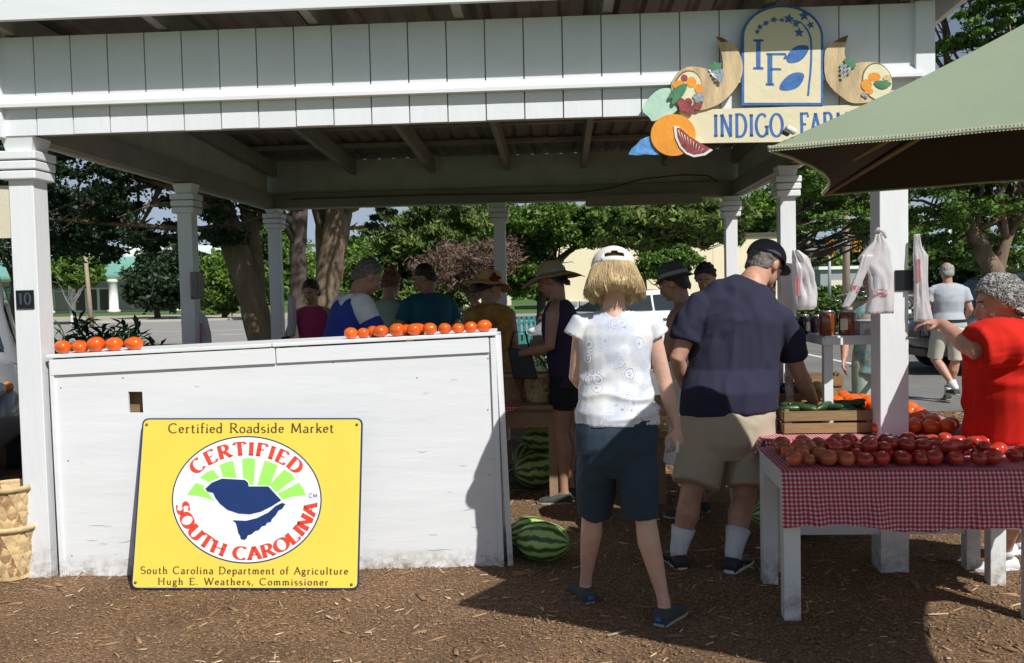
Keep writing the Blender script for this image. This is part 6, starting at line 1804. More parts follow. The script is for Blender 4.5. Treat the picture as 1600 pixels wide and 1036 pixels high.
def put(me, name, mat, root, parent=None, label=None):
    p = WM[root.name].translation
    me.transform(Matrix.Translation(-p)); me.materials.clear(); me.materials.append(MAT[mat]); me.shade_smooth()
    o = bpy.data.objects.new(name, me); COL.objects.link(o); o.parent = parent or root
    if label: o['label'] = label
    return o
def hand(mb, w, d, n, s=1, curl=.6, thumb=1):
    d = d.normalized(); n = (n - d * n.dot(d)).normalized(); t = d.cross(n) * thumb
    mb.ell([(w - d * .02, t * .024 * s, n * .019 * s), (w + d * .02 * s, t * .030 * s, n * .017 * s), (w + d * .055 * s, t * .039 * s, n * .015 * s), (w + d * .088 * s, t * .039 * s, n * .012 * s)], 14)
    for k, (o_, L) in enumerate(((-.029, .058), (-.0100, .074), (.0098, .080), (.029, .070))):
        p = w + d * (.080 * s) + t * o_ * s; dirv = (d + t * o_ * 2.6).normalized(); pts = [p - d * .01]; rad = [.0092 * s]
        c = curl * (1.1 - .12 * k)
        for q, f in enumerate((.42, .32, .26)):
            a = c * (q + .6); dv_ = (dirv * math.cos(a) + n * math.sin(a)).normalized(); pts.append(pts[-1] + dv_ * (L * f * s + (.01 if q == 0 else 0))); rad.append((.0090, .0080, .0066)[q] * s)
        mb.tube(pts, rad, 8)
    p = w + d * .018 * s + t * .024 * s; a = (d * .55 + t * .75 + n * .35).normalized(); b2 = (d * .9 + t * .25 + n * .4).normalized()
    mb.tube([p, p + a * .040 * s, p + a * .040 * s + b2 * .03 * s], [.0135 * s, .0105 * s, .008 * s], 8)
def frame_of(c, f, u=Vector((0, 0, 1))):
    f = f.normalized(); r = f.cross(u).normalized(); u2 = r.cross(f)
    return Matrix(((r.x, f.x, u2.x, c.x), (r.y, f.y, u2.y, c.y), (r.z, f.z, u2.z, c.z), (0, 0, 0, 1)))
def hm(Mx, x, y, z): return Mx @ Vector((x, y, z))
def head_vol(mb, Mx, s):
    R3 = Mx.to_3x3()
    mb.sphere(hm(Mx, 0, -.012 * s, .018 * s), (.076 * s, .094 * s, .098 * s), 24, 16, R3)
    mb.sphere(hm(Mx, 0, .030 * s, -.035 * s), (.058 * s, .064 * s, .078 * s), 20, 12, R3)
    mb.sphere(hm(Mx, 0, .068 * s, -.088 * s), (.026 * s, .024 * s, .022 * s), 14, 8, R3)
    mb.sphere(hm(Mx, 0, .072 * s, .028 * s), (.048 * s, .020 * s, .016 * s), 14, 8, R3)       # brow
    for k in (-1, 1):
        mb.sphere(hm(Mx, k * .036 * s, .066 * s, -.022 * s), (.020 * s, .018 * s, .018 * s), 10, 8, R3)
        mb.sphere(hm(Mx, k * .078 * s, -.006 * s, -.008 * s), (.010 * s, .021 * s, .033 * s), 12, 8, R3)
    mb.tube([hm(Mx, 0, .082 * s, .018 * s), hm(Mx, 0, .100 * s, -.012 * s), hm(Mx, 0, .112 * s, -.030 * s), hm(Mx, 0, .092 * s, -.040 * s)], [.009 * s, .011 * s, .014 * s, .012 * s], 10)
    mb.sphere(hm(Mx, 0, .086 * s, -.060 * s), (.026 * s, .014 * s, .012 * s), 12, 8, R3)
def face_bits(root, Mx, s, body):
    R3 = Mx.to_3x3()
    for k in (-1, 1):
        e = MB().sphere(hm(Mx, k * .030 * s, .082 * s, .004 * s), (.0115 * s, .008 * s, .0065 * s), 12, 8, R3).build('eye', 'eye_white', root, True, True)
        MB().sphere(hm(Mx, k * .030 * s, .0880 * s, .004 * s), (.0056 * s, .0035 * s, .0056 * s), 10, 6, R3).build('iris', 'eye_dark', e, True, True)
        MB().tube([hm(Mx, k * .014 * s, .094 * s, .025 * s), hm(Mx, k * .032 * s, .092 * s, .030 * s), hm(Mx, k * .050 * s, .080 * s, .024 * s)], .0035 * s, 6).build('eyebrow', 'hair_dark', root, True, True)
    MB().tube([hm(Mx, -.022 * s, .094 * s, -.062 * s), hm(Mx, 0, .102 * s, -.060 * s), hm(Mx, .022 * s, .094 * s, -.062 * s)], [.002 * s, .006 * s, .002 * s], 8).build('lips', 'lip', root, True, True)
def foot_vol(mb, ank, toe, s, h=.085, w=.045, grow=0):
    toe = Vector((toe[0], toe[1], 0)).normalized(); sd = Vector((toe.y, -toe.x, 0)); z = Vector((0, 0, 1))
    b2 = Vector((ank.x, ank.y, ank.z - h * s)); g_ = grow
    prof = [(-.060, .020, .022, .030), (-.050, .032, .036, .036), (-.01, .040, .040, .037), (.05, .033, .033, .042), (.10, .024, .026, .047), (.15, .019, .020, .044), (.185, .014, .014, .026)]
    mb.ell([(b2 + toe * (x * s) + z * (zc_ * s), sd * (ww * s + g_), z * (hh * s + g_ * .5)) for x, zc_, hh, ww in prof], 16, True, .8)

def person(label, J, st, base=None):
    s = J.get('s', 1.0); vox = st.get('vox', .009)
    bp_ = base or Vector(((J['ankL'].x + J['ankR'].x) / 2, (J['ankL'].y + J['ankR'].y) / 2, 0))
    root = thing('person', label, 'person', tuple(bp_))
    hipL, hipR, shL, shR = J['hipL'], J['hipR'], J['shL'], J['shR']
    pel = (hipL + hipR) / 2; neck = J['neck']; shm = (shL + shR) / 2
    rp = (hipR - hipL).normalized(); rs = (shR - shL).normalized()
    up = (neck - pel).normalized()
    def ringat(t, w, d, off=0):
        c = pel + (neck - pel) * t; r = rp.lerp(rs, min(max(t, 0), 1)).normalized(); f = up.cross(r).normalized(); r = f.cross(up) if False else r
        return (c + f * off, r * w, f * d)
    bw = st.get('bw', 1.0); bd = st.get('bd', 1.0); belly = st.get('belly', 0)
    default = [(-.10, .150, .105, 0), (0, .170, .118, -.012), (.18, .160, .112, -.004), (.38, .140, .105, belly * .5), (.62, .152, .115, .01), (.80, .172, .112, .0), (.89, .165, .092, -.005), (.95, .115, .075, -.005), (.995, .070, .060, 0)]
    rings = J.get('rings')          # world rings (centre, a, b) for the top garment, hem first
    T = [ringat(t, w * s * bw * (1 + belly * (1.2 if .1 < t < .7 else 0)), d * s * bd * (1 + belly * (3 if .1 < t < .7 else 0)), off * s) for t, w, d, off in default]
    if rings: T = [(c, a * .90, b2 * .90) for c, a, b2 in rings]
    mb = MB(); mb.ell(T, 24)
    if rings: mb.ell([(pel - Vector((0, 0, .08)), rp * .12 * s, Vector((-rp.y, rp.x, 0)) * .09 * s), (pel, rp * .15 * s, Vector((-rp.y, rp.x, 0)) * .11 * s), (rings[0][0], rings[0][1] * .85, rings[0][2] * .85)], 20)
    Mx = frame_of(J['head'], J['hf'], J.get('hu', Vector((0, 0, 1))))
    nr = st.get('neck_r', .054) * s
    mb.tube([neck - up * .04, neck, hm(Mx, 0, -.022 * s, -.06 * s), hm(Mx, 0, -.015 * s, -.01)], [nr * 1.35, nr * 1.08, nr * .98, nr * .9], 16)
    head_vol(mb, Mx, s * st.get('head_s', 1))
    ar = st.get('arm', 1.0) * s; lr = st.get('leg', 1.0) * s
    for sd_ in 'LR':
        sh, el, wr = J['sh' + sd_], J['el' + sd_], J['wr' + sd_]
        mb.tube([neck - up * .015, neck.lerp(sh, .5) - up * .012, sh - up * .012], [.046 * ar, .046 * ar, .044 * ar], 12)
        um_ = sh.lerp(el, .45); fm_ = el.lerp(wr, .28)
        mb.tube([sh + (sh - el) * .10 - up * .02, sh.lerp(el, .12), um_, el, fm_, el.lerp(wr, .7), wr], [.036 * ar, .054 * ar, .049 * ar, .041 * ar, .044 * ar, .034 * ar, .0265 * ar], 14)
        hd = J.get('hd' + sd_, (wr - el)).normalized(); hn = J.get('hn' + sd_, rs * (-1 if sd_ == 'R' else 1))
        hand(mb, wr, hd, hn, s, J.get('curl' + sd_, .45), J.get('th' + sd_, -1 if sd_ == 'R' else 1) * 1)
        hp, kn, an = J['hip' + sd_], J['knee' + sd_], J['ank' + sd_]
        bk = Vector((-J['toe' + sd_][0], -J['toe' + sd_][1], 0)).normalized()
        mb.tube([hp + Vector((0, 0, .02)), hp.lerp(kn, .35), hp.lerp(kn, .8), kn, kn.lerp(an, .28) + bk * .018 * s, kn.lerp(an, .55) + bk * .008 * s, kn.lerp(an, .85), an, an - Vector((0, 0, .05 * s))],
                [.092 * lr, .084 * lr, .063 * lr, .055 * lr, .060 * lr, .049 * lr, .034 * lr, .035 * lr, .034 * lr], 16)
        foot_vol(mb, an, J['toe' + sd_], s)
    me = remesh(mb, vox, 4); body = put(me, 'body', st.get('skin', 'skin'), root)
    face_bits(root, Mx, s * st.get('head_s', 1), body)
    # ---- top
    top = st.get('top')
    if top:
        mb = MB()
        if rings: mb.ell(rings, 28)
        else:
            hem = st.get('hem', -.06); g_ = .014 * s
            R2 = [ringat(hem, (.172 * bw * (1 + belly)) * s + g_, (.120 * bd * (1 + belly * 2)) * s + g_, 0)] + [(c, a * (1 + g_ / max(a.length, .01)), b2 * (1 + g_ / max(b2.length, .01))) for (c, a, b2), (t, _, _, _) in zip(T, default) if t > hem + .05]
            mb.ell(R2, 26)
        for sd_ in 'LR':
            sl_ = J.get('slv' + sd_)
            sh, el = J['sh' + sd_], J['el' + sd_]
            kind = st.get('sleeve', 'short')
            if sl_: mb.tube([p for p, r in sl_], [r for p, r in sl_], 18)
            elif kind == 'short':
                mb.tube([neck - up * .03, neck.lerp(sh, .55) - up * .015, sh - up * .01], [.055 * ar, .056 * ar, .056 * ar], 14)
                mb.tube([sh - (el - sh) * .10 - up * .02, sh.lerp(el, .10), sh.lerp(el, .35), sh.lerp(el, .62)], [.045 * ar, .067 * ar, .069 * ar, .074 * ar], 18)
            elif kind == 'long': mb.tube([sh - (el - sh) * .1, sh, el, J['wr' + sd_]], [.05 * ar, .070 * ar, .058 * ar, .042 * ar], 18)
        me = remesh(mb, st.get('cvox', vox * .9), st.get('csm', 7), 'shirt'); wrinkle(me, st.get('wr', .004), st.get('wsc', (7, 7, 5)), st.get('seed', 1), st.get('wfn'))
        to = put(me, 'shirt', top, root)
        for f_ in st.get('panels', ()): f_(root, to, ringat, s, rings)
    # ---- bottom
    bt = st.get('bottom')
    if bt:
        mb = MB(); g_ = .018 * s; sr = J.get('srings')
        if sr: mb.ell(sr, 26)
        else: mb.ell([ringat(-.13, .15 * s * bw, .10 * s * bd, 0), ringat(-.02, .176 * s * bw, .128 * s * bd * (1 + belly), -.01), ringat(.16, (.165 * s * bw) * (1 + belly * .8), .118 * s * bd * (1 + belly * 1.6), -.004)], 24)
        kind = st.get('bkind', 'shorts')
        if kind == 'skirt':
            cz = pel.z; f0 = Vector((-rp.y, rp.x, 0)); hz_ = st.get('hemz', .35)
            mb = MB(); mb.ell([(pel * 1 + Vector((0, 0, hz_ - cz)), rp * .27 * s, f0 * .24 * s), (pel + Vector((0, 0, (hz_ - cz) * .5)), rp * .22 * s, f0 * .19 * s), (pel, rp * .18 * s, f0 * .13 * s), (pel + Vector((0, 0, .14)), rp * .145 * s, f0 * .11 * s)], 28)
        else:
            hf_ = st.get('hemf', .9); 
            for sd_ in 'LR':
                ll = J.get('leg' + sd_)
                hp, kn, an = J['hip' + sd_], J['knee' + sd_], J['ank' + sd_]
                if ll: mb.tube([p for p, r in ll], [r for p, r in ll], 18)
                else:
                    e = hp.lerp(kn, hf_) if hf_ <= 1 else kn.lerp(an, hf_ - 1)
                    pts = [hp + Vector((0, 0, .03)), hp.lerp(kn, .4)] + ([kn] if hf_ > 1 else []) + [e]
                    rr = [.10 * lr, .098 * lr] + ([.082 * lr] if hf_ > 1 else []) + [(.088 if hf_ <= 1 else .068) * lr]
                    mb.tube(pts, rr, 18)
        me = remesh(mb, st.get('cvox', vox * .9), 2, 'x'); wrinkle(me, st.get('wr', .004) * .9, (6, 6, 4), st.get('seed', 1) + 7)
        put(me, {'skirt': 'skirt', 'pants': 'trousers'}.get(kind, 'shorts'), bt, root)
    # ---- shoes and socks
    for sd_ in 'LR':
        an, kn, toe = J['ank' + sd_], J['knee' + sd_], J['toe' + sd_]
        sm = st.get('shoe', 'shoe_grey')
        mb = MB(); foot_vol(mb, an, toe, s, grow=.006)
        tz_ = Vector((toe[0], toe[1], 0)).normalized()
        if st.get('high'): mb.tube([an - Vector((0, 0, .05 * s)), an + Vector((0, 0, .005))], [.045 * s, .045 * s], 14)
        me = remesh(mb, .006, 3, 'shoe'); 
        sho = put(me, 'shoe', sm, root)
        b2 = Vector((an.x, an.y, an.z - .085 * s)); sdv = Vector((tz_.y, -tz_.x, 0))
        mb = MB(); z0 = -.004
        outl = [(-.066, .018), (-.05, .036), (0, .041), (.06, .046), (.11, .053), (.16, .048), (.196, .022)]
        pts = [b2 + tz_ * x * s + sdv * w * s for x, w in outl] + [b2 + tz_ * x * s - sdv * w * s for x, w in reversed(outl)]
        mb.loft([[p + Vector((0, 0, .0)) for p in pts], [p + Vector((0, 0, st.get('solet', .012))) for p in pts]]); mb.build('sole', st.get('solem', 'sole'), sho, False, True)
        if st.get('tag'):
            c = b2 - tz_ * .066 * s + Vector((0, 0, .034)); mb = MB(); mb.box(c, (.005, .026, .017), Matrix(((tz_.x, sdv.x, 0), (tz_.y, sdv.y, 0), (0, 0, 1)))); mb.build('heel_tag', st['tag'], sho, False, True)
        if st.get('stripe'):
            for q in (-1, 1):
                for k in range(2):
                    A = b2 + tz_ * (.02 + .04 * k) + sdv * q * .046 + Vector((0, 0, .022)); Bq = A + tz_ * .03 + Vector((0, 0, .034)) - sdv * q * .013
                    MB().tube([A, A.lerp(Bq, .5) + sdv * q * .003, Bq], [.003, .005, .003], 6).build('stripe', st['stripe'], sho, True, True)
        if st.get('sock'):
            hs = st.get('sockh', .35); mb = MB(); mb.tube([an - Vector((0, 0, .03)), an, an.lerp(kn, hs * .5), an.lerp(kn, hs)], [.040 * lr, .042 * lr, .049 * lr, .0605 * lr], 20)
            mb.build('sock', st['sock'], root, True, True)
    J['M'] = Mx; J['root'] = root
    return root, Mx, s * st.get('head_s', 1)

# ---- hair, hats in the head frame
def hair_cap(root, Mx, s, mat, back=-.05, low=-.02, puff=1.0, amp=.006, sc=40, seed=0, vox=.006, bald=0, name='hair'):
    mb = MB(); R3 = Mx.to_3x3()
    mb.sphere(hm(Mx, 0, -.020 * s, .026 * s), (.084 * s * puff, .094 * s * puff, .099 * s * puff), 24, 16, R3)
    mb.sphere(hm(Mx, 0, (-.045 + low * .2) * s, -.015 * s + low * s), (.074 * s * puff, .062 * s * puff, .062 * s * puff), 20, 12, R3)
    me = remesh(mb, vox, 2, 'hair')
    inv = Mx.inverted(); bm = bmesh.new(); bm.from_mesh(me)
    kill = []
    for v in bm.verts:
        q = inv @ v.co; q = q / s
        a = noise.noise(v.co * 40) * .006
        if q.y > .045 + (q.z - .045) * 1.0 + a and q.z < .085: kill.append(v)
        elif q.y > -.005 + a and q.z < .012: kill.append(v)
        elif bald and q.z > .065 + bald: kill.append(v)
    bmesh.ops.delete(bm, geom=kill, context='VERTS'); bm.to_mesh(me); bm.free()
    for v in me.vertices:
        n_ = noise.noise(v.co * sc + Vector((seed, 0, 0))); v.co += v.normal * (amp * n_ + amp * .6 * noise.noise(v.co * sc * 2.7))
    return put(me, name, mat, root)
def ball_cap(root, Mx, s, mat, brim_dir=1, opening=False, tilt=.0):
    Rt = Mx @ Matrix.Rotation(tilt, 4, 'X')
    mb = MB(); n, m = 40, 14; grid = []
    for i in range(m + 1):
        ph = PI / 2 * i / m; row = []
        for j in range(n):
            a = 2 * PI * j / n; seam = 1 + .010 * (abs(math.sin(3 * a)) - .5)
            row.append((.091 * s * math.cos(ph) * math.cos(a) * seam + 0, (-.010 + .106 * math.cos(ph) * math.sin(a) * seam) * s, (.030 + .092 * math.sin(ph) ** .9) * s))
        grid.append(row)
    vs = [Rt @ Vector(p) for r_ in grid for p in r_]; fs = []
    for i in range(m):
        for j in range(n):
            a = 2 * PI * (j + .5) / n; ph = PI / 2 * (i + .5) / m
            da = abs((a - (PI / 2 if brim_dir < 0 else -PI / 2) + PI) % (2 * PI) - PI)
            if opening and (da / .55) ** 2 + (ph / .42) ** 2 < 1: continue
            j2 = (j + 1) % n; fs.append((i * n + j, i * n + j2, (i + 1) * n + j2, (i + 1) * n + j))
    mb.add(vs, fs); o = mb.build('cap', mat, root, True, True)
    sd = o.modifiers.new('thick', 'SOLIDIFY'); sd.thickness = .004; sd.offset = 1
    if opening:
        mb = MB(); L = []; Hh = []
        a0 = PI / 2 if brim_dir < 0 else -PI / 2
        for k in range(13):
            a = a0 - .62 + 1.24 * k / 12; L.append(Rt @ Vector((.095 * s * math.cos(a), (-.010 + .110 * math.sin(a)) * s, .024 * s))); Hh.append(Rt @ Vector((.095 * s * math.cos(a), (-.010 + .110 * math.sin(a)) * s, .045 * s)))
        mb.loft([L, Hh], closed=False); so_ = mb.build('strap', mat, o, True, True); q = so_.modifiers.new('thick', 'SOLIDIFY'); q.thickness = .003
    mb = MB(); rows = []
    for k in range(2):
        row = []
        for i in range(17):
            a = PI * i / 16; y = brim_dir * (.082 + (.078 * math.sin(a) if k else -.012)) ; x = .074 * math.cos(a) * (1 if k else .95)
            row.append(Rt @ Vector((x * s, y * s, (.032 - (.018 * math.sin(a) if k else 0) - .12 * x * x * 9) * s)))
        rows.append(row)
    mb.loft(rows, closed=False); b_ = mb.build('brim', mat, o, True, True); q = b_.modifiers.new('thick', 'SOLIDIFY'); q.thickness = .005
    MB().sphere(Rt @ Vector((0, -.010 * s, .123 * s)), .008, 8, 6).build('button', mat, o, True, True)
    return o
def brim_hat(root, Mx, s, mat, brim=.19, crown=.10, band='band_dark', wav=.02, tilt=0, droop=.03, top_r=.075, flower=None):
    Rt = Mx @ Matrix.Rotation(tilt, 4, 'X') @ Matrix.Translation((0, -.01, .045 * s))
    prof = [(top_r * .3, crown + .012), (top_r * .8, crown + .006), (top_r, crown - .012), (.092, .012), (.098, 0)]
    n = 48; rings = []
    for r, z in prof: rings.append([Rt @ Vector((r * s * math.cos(2 * PI * j / n), 1.15 * r * s * math.sin(2 * PI * j / n), z * s)) for j in range(n)])
    for k in range(1, 7):
        r = .098 + (brim - .098) * k / 6
        rings.append([Rt @ Vector((r * s * math.cos(2 * PI * j / n), 1.12 * r * s * math.sin(2 * PI * j / n), (-droop * (k / 6) ** 1.4 + wav * (k / 6) * math.sin(2 * 2 * PI * j / n + 1) + .4 * wav * (k / 6) * math.sin(5 * 2 * PI * j / n)) * s)) for j in range(n)])
    mb = MB(); mb.loft(rings, cap=False)
    c = Rt @ Vector((0, 0, (crown + .013) * s)); mb.add([c] + rings[0], [(0, 1 + (j + 1) % n, 1 + j) for j in range(n)])
    o = mb.build('hat', mat, root, True, True); q = o.modifiers.new('thick', 'SOLIDIFY'); q.thickness = .004
    if band:
        mb = MB(); mb.loft([[Rt @ Vector(((.0995 - .004 * z * 20) * s * math.cos(2 * PI * j / n), 1.15 * (.0995 - .004 * z * 20) * s * math.sin(2 * PI * j / n), z * s)) for j in range(n)] for z in (.004, .034)], cap=False)
        mb.build('band', band, o, True, True)
    if flower:
        for k in range(9):
            a = k * 2.4; r = .006 * k ** .6
            MB().sphere(Rt @ (Vector(flower) + Vector((.004, r * math.cos(a) * 2, r * math.sin(a) * 2))), (.020, .018, .016), 8, 6).build('petal', 'flower_red', o, True, True)
    return o

def std(px, D, H, hd, lean=0, pitch=0, hyaw=0, el=((.05, -.02, -.27), (.05, -.02, -.27)), wr=((.06, .10, -.48), (.06, .10, -.48)), step=0, x=None):
    """standing figure; hd heading in degrees (0 away from camera, 90 to the left); arms as (outward, forward, up) from the shoulder, metres; order L, R"""
    a = R(hd); f = Vector((-math.sin(a), math.cos(a), 0)); r = Vector((math.cos(a), math.sin(a), 0)); z = Vector((0, 0, 1)); s = H / 1.70
    X = P(px, 455, D).x if x is None else x
    b2 = Vector((X, D, 0)); J = {'s': s}
    hip = b2 + z * .89 * s
    l = R(lean); u = z * math.cos(l) + f * math.sin(l); fu = f * math.cos(l) - z * math.sin(l)
    hip = hip - f * .10 * math.sin(l)
    J['hipL'] = hip - r * .09 * s; J['hipR'] = hip + r * .09 * s
    for k, sd_ in ((-1, 'L'), (1, 'R')):
        st_ = step * k
        J['ank' + sd_] = b2 + r * k * .10 * s + z * .085 * s + f * st_
        J['knee' + sd_] = (J['hip' + sd_] + J['ank' + sd_]) / 2 + f * (.025 + abs(st_) * .15) + z * .02
        J['toe' + sd_] = tuple(f + r * k * .2)
        J['sh' + sd_] = hip + u * .52 * s + r * k * .175 * s
        e = el[0 if k < 0 else 1]; w = wr[0 if k < 0 else 1]
        J['el' + sd_] = J['sh' + sd_] + (r * k * e[0] + f * e[1] + z * e[2]) * s
        J['wr' + sd_] = J['sh' + sd_] + (r * k * w[0] + f * w[1] + z * w[2]) * s
    J['neck'] = hip + u * .575 * s
    p = R(pitch); ya = R(hyaw); f2 = (f * math.cos(ya) - r * math.sin(ya)); hf = f2 * math.cos(p) - z * math.sin(p)
    J['hf'] = hf; J['hu'] = z if abs(hf.z) < .9 else u
    J['head'] = J['neck'] + (u * .155 + f * .025 + f2 * .02 * math.sin(p)) * s - z * .01 * math.sin(p)
    return J

# ---------------------------------------------------------------- woman in the white patterned top
D0 = 4.1
def RG(py, cx, hw, d, D=D0, tilt=0, yaw=0):
    c = P(cx, py, D); w = hw * D / F; t = R(tilt); y_ = R(yaw)
    a = Vector((math.cos(t) * math.cos(y_), math.sin(y_), -math.sin(t))) * w
    return (c, a, Vector((-math.sin(y_), math.cos(y_), 0)) * d)
J = dict(s=.985, hipL=P(940, 695, D0), hipR=P(990, 695, D0), kneeL=P(925, 798, 4.22), kneeR=P(1008, 806, 4.03),
         ankL=P(915, 912, 4.32), ankR=P(1038, 944, 4.0), toeL=(-.28, 1), toeR=(.55, .8),
         shL=P(912, 506, D0), shR=P(1014, 507, D0), elL=P(900, 590, 4.14), elR=P(1038, 593, 4.12), wrL=P(925, 612, 4.36), wrR=P(1057, 668, 4.12),
         neck=P(959, 484, 4.08), head=P(958, 432, 4.13), hf=Vector((.03, .86, -.42)), hu=Vector((0, 0, 1)),
         hdR=Vector((.05, -.02, -1)), hnR=Vector((-.6, .8, 0)), curlR=.95)
J['rings'] = [RG(661, 964, 65, .135), RG(640, 964, 63.5, .13), RG(612, 962, 58, .12), RG(582, 960, 54, .112), RG(550, 961, 57, .118), RG(522, 962, 61, .115), RG(505, 962, 59, .10), RG(494, 961, 46, .08), RG(485, 960, 27, .062)]
J['srings'] = [RG(742, 964, 30, .07), RG(722, 964, 58, .115), RG(695, 964, 64, .135), RG(672, 964, 64.5, .135), RG(650, 964, 60, .125)]
J['slvL'] = [(P(925, 505, D0), .05), (P(909, 507, D0), .062), (P(899, 527, D0), .058)]
J['slvR'] = [(P(1000, 506, D0), .05), (P(1018, 508, D0), .062), (P(1029, 525, D0), .055)]
pxm = D0 / F
J['legL'] = [(P(937, 690, D0), 29 * pxm), (P(932, 730, 4.13), 31 * pxm), (P(931, 801, 4.22), 28.5 * pxm)]
J['legR'] = [(P(991, 690, D0), 29 * pxm), (P(995, 730, 4.07), 32 * pxm), (P(1001, 809, 4.04), 27 * pxm)]
low = lambda zlo: (lambda p: 1.0)
zh = P(960, 655, D0).z
root, Mx, s = person('blonde woman from behind in a white patterned top, dark knee shorts and a white cap', J,
    dict(vox=.0068, cvox=.0062, skin='skin', top='paisley', bottom='teal_denim', wr=.013, wsc=(5, 5, 10), csm=2, shoe='shoe_grey', tag='tag_blue', leg=.88, arm=.86, seed=3, neck_r=.05,
         wfn=lambda p: .25 + .9 * max(0, min(1, (zh + .34 - p.z) / .30))))
# bob haircut with strands
def bob(root, Mx, s):
    n = 220; mb = MB(); prof = [(.085, .030, 0), (.075, .060, 0), (.050, .083, .0), (.018, .100, -.002), (-.030, .116, -.004), (-.070, .128, -.008), (-.100, .132, -.01), (-.122, .124, -.012), (-.128, .105, -.008), (-.10, .080, 0)]
    rings = []
    for i, (z, r, yo) in enumerate(prof):
        row = []
        for j in range(n):
            a = 2 * PI * j / n; st_ = noise.noise(Vector((math.cos(a) * 14, math.sin(a) * 14, z * 3))) ; st2 = noise.noise(Vector((math.cos(a) * 45, math.sin(a) * 45, z * 2)))
            big = noise.noise(Vector((math.cos(a) * 3, math.sin(a) * 3, 5 + z * 6)))
            rr = r * (1 + (.018 * st_ + .014 * st2 + .04 * big) * min(1, i / 3))
            rag = (.034 * noise.noise(Vector((math.cos(a) * 20, math.sin(a) * 20, 2))) + .012 * big) * (1 if 5 <= i <= 8 else 0) * (i - 4) / 3
            yy = -.028 + yo + rr * math.sin(a) * (.92 if math.sin(a) < 0 else .62)
            row.append(hm(Mx, rr * math.cos(a) * s, yy * s, (z + rag) * s))
        rings.append(row)
    mb.loft(rings, cap=True); o = mb.build('hair', 'hair_blonde', root, True, True)
    mb = MB(); g = random.Random(5)
    for k in range(900):
        a = g.uniform(PI * .92, PI * 2.08); pts = []
        r1 = g.uniform(.98, 1.06); end = g.uniform(5.5, 8.0)
        for q in range(5):
            t = 2 + (end - 2) * q / 4; i = int(min(t, 7.99)); f = t - i; z = prof[i][0] + (prof[min(i + 1, 9)][0] - prof[i][0]) * f; r = prof[i][1] + (prof[min(i + 1, 9)][1] - prof[i][1]) * f
            aa = a + .05 * math.sin(q + k); rr = r * r1 + .003 + (.012 * g.random() if q == 4 else 0)
            pts.append(hm(Mx, rr * math.cos(aa) * s, (-.032 + rr * math.sin(aa) * (.92 if math.sin(aa) < 0 else .62)) * s, (z - (.012 * g.random() if q == 4 else 0)) * s))
        mb.tube(pts, [.0008, .0011, .0011, .0009, .0003], 4)
    mb.build('hair_strands', 'hair_blonde', o, True, True, kind='stuff')
bob(root, Mx, s)
ball_cap(root, Mx, s * 1.10, 'cap_white', 1, True, .10)
c = J['wrR'] + Vector((-.004, -.02, -.085))
ph = MB().box(c, (.018, .03, .05), Matrix.Rotation(.4, 3, 'X')).build('small_packet', 'white_thing', None, bevel=.004); tag(ph, 'small pale packet held in the blonde woman\'s right hand', 'packet')

# ---------------------------------------------------------------- man in the navy tee
D1 = 4.78
DU = 4.93
r1_ = lambda *a, **k: RG(*a, D=(DU if a[0] < 600 else (DU - .07 if a[0] < 644 else D1 + .08)), **k)
J = dict(s=1.07, hipL=P(1108, 690, D1 + .10), hipR=P(1168, 690, D1 + .10), kneeL=P(1078, 778, 4.80), kneeR=P(1162, 780, 4.80),
         ankL=P(1060, 860, 4.78), ankR=P(1146, 864, 4.68), toeL=(-.15, 1), toeR=(.55, .8),
         shL=P(1097, 478, DU), shR=P(1214, 497, DU + .02), elL=P(1058, 560, 4.90), elR=P(1249, 582, 5.0), wrL=P(1078, 622, 5.1), wrR=P(1272, 630, 5.06),
         neck=P(1176, 440, DU + .03), head=P(1196, 413, 5.06), hf=Vector((.74, .50, -.46)), hu=Vector((0, 0, 1)),
         hdR=Vector((.15, .2, -1)), hnR=Vector((-1, .2, 0)), curlR=.6)
J['rings'] = [r1_(643, 1138, 76, .165, tilt=-2), r1_(610, 1141, 75, .17), r1_(575, 1146, 72, .17), r1_(535, 1151, 70, .165, tilt=4), r1_(500, 1156, 72, .155, tilt=8), r1_(475, 1160, 70, .13, tilt=12), r1_(456, 1166, 54, .105, tilt=18), r1_(440, 1174, 27, .07, tilt=24)]
J['srings'] = [r1_(712, 1134, 68, .14), r1_(690, 1134, 79, .165), r1_(660, 1136, 77, .165), r1_(630, 1138, 70, .15)]
J['slvL'] = [(P(1125, 472, DU), .075), (P(1097, 480, DU), .092), (P(1080, 503, DU - .01), .088), (P(1070, 532, DU - .02), .084)]
J['slvR'] = [(P(1196, 484, DU), .07), (P(1217, 499, DU), .090), (P(1231, 527, DU + .03), .086), (P(1241, 558, DU + .06), .078)]
pxm = D1 / F
J['legL'] = [(P(1102, 690, D1 + .08), 38 * pxm), (P(1094, 725, D1 + .04), 38 * pxm), (P(1086, 758, D1), 36 * pxm)]
J['legR'] = [(P(1170, 690, D1 + .08), 38 * pxm), (P(1172, 725, D1 + .04), 37 * pxm), (P(1172, 760, D1), 36 * pxm)]
root, Mx, s = person('heavyset man in a navy tee, khaki shorts and dark cap bending over produce', J,
    dict(vox=.0075, cvox=.0075, skin='skin_ruddy', top='navy_cloth', bottom='khaki_cloth', wr=.012, wsc=(9, 6, 3.2), csm=4, shoe='shoe_black', stripe='shoe_white', sock='sock', sockh=.44, leg=1.02, arm=1.0, seed=9, neck_r=.066, solet=.016, solem='shoe_white'))
hair_cap(root, Mx, s, 'hair_salt', low=-.015, seed=2)
cp_ = ball_cap(root, Mx, s * 1.03, 'cap_navy', 1, False, 0)
lg = MB(); c = hm(Mx, -.030, -.113, .052)
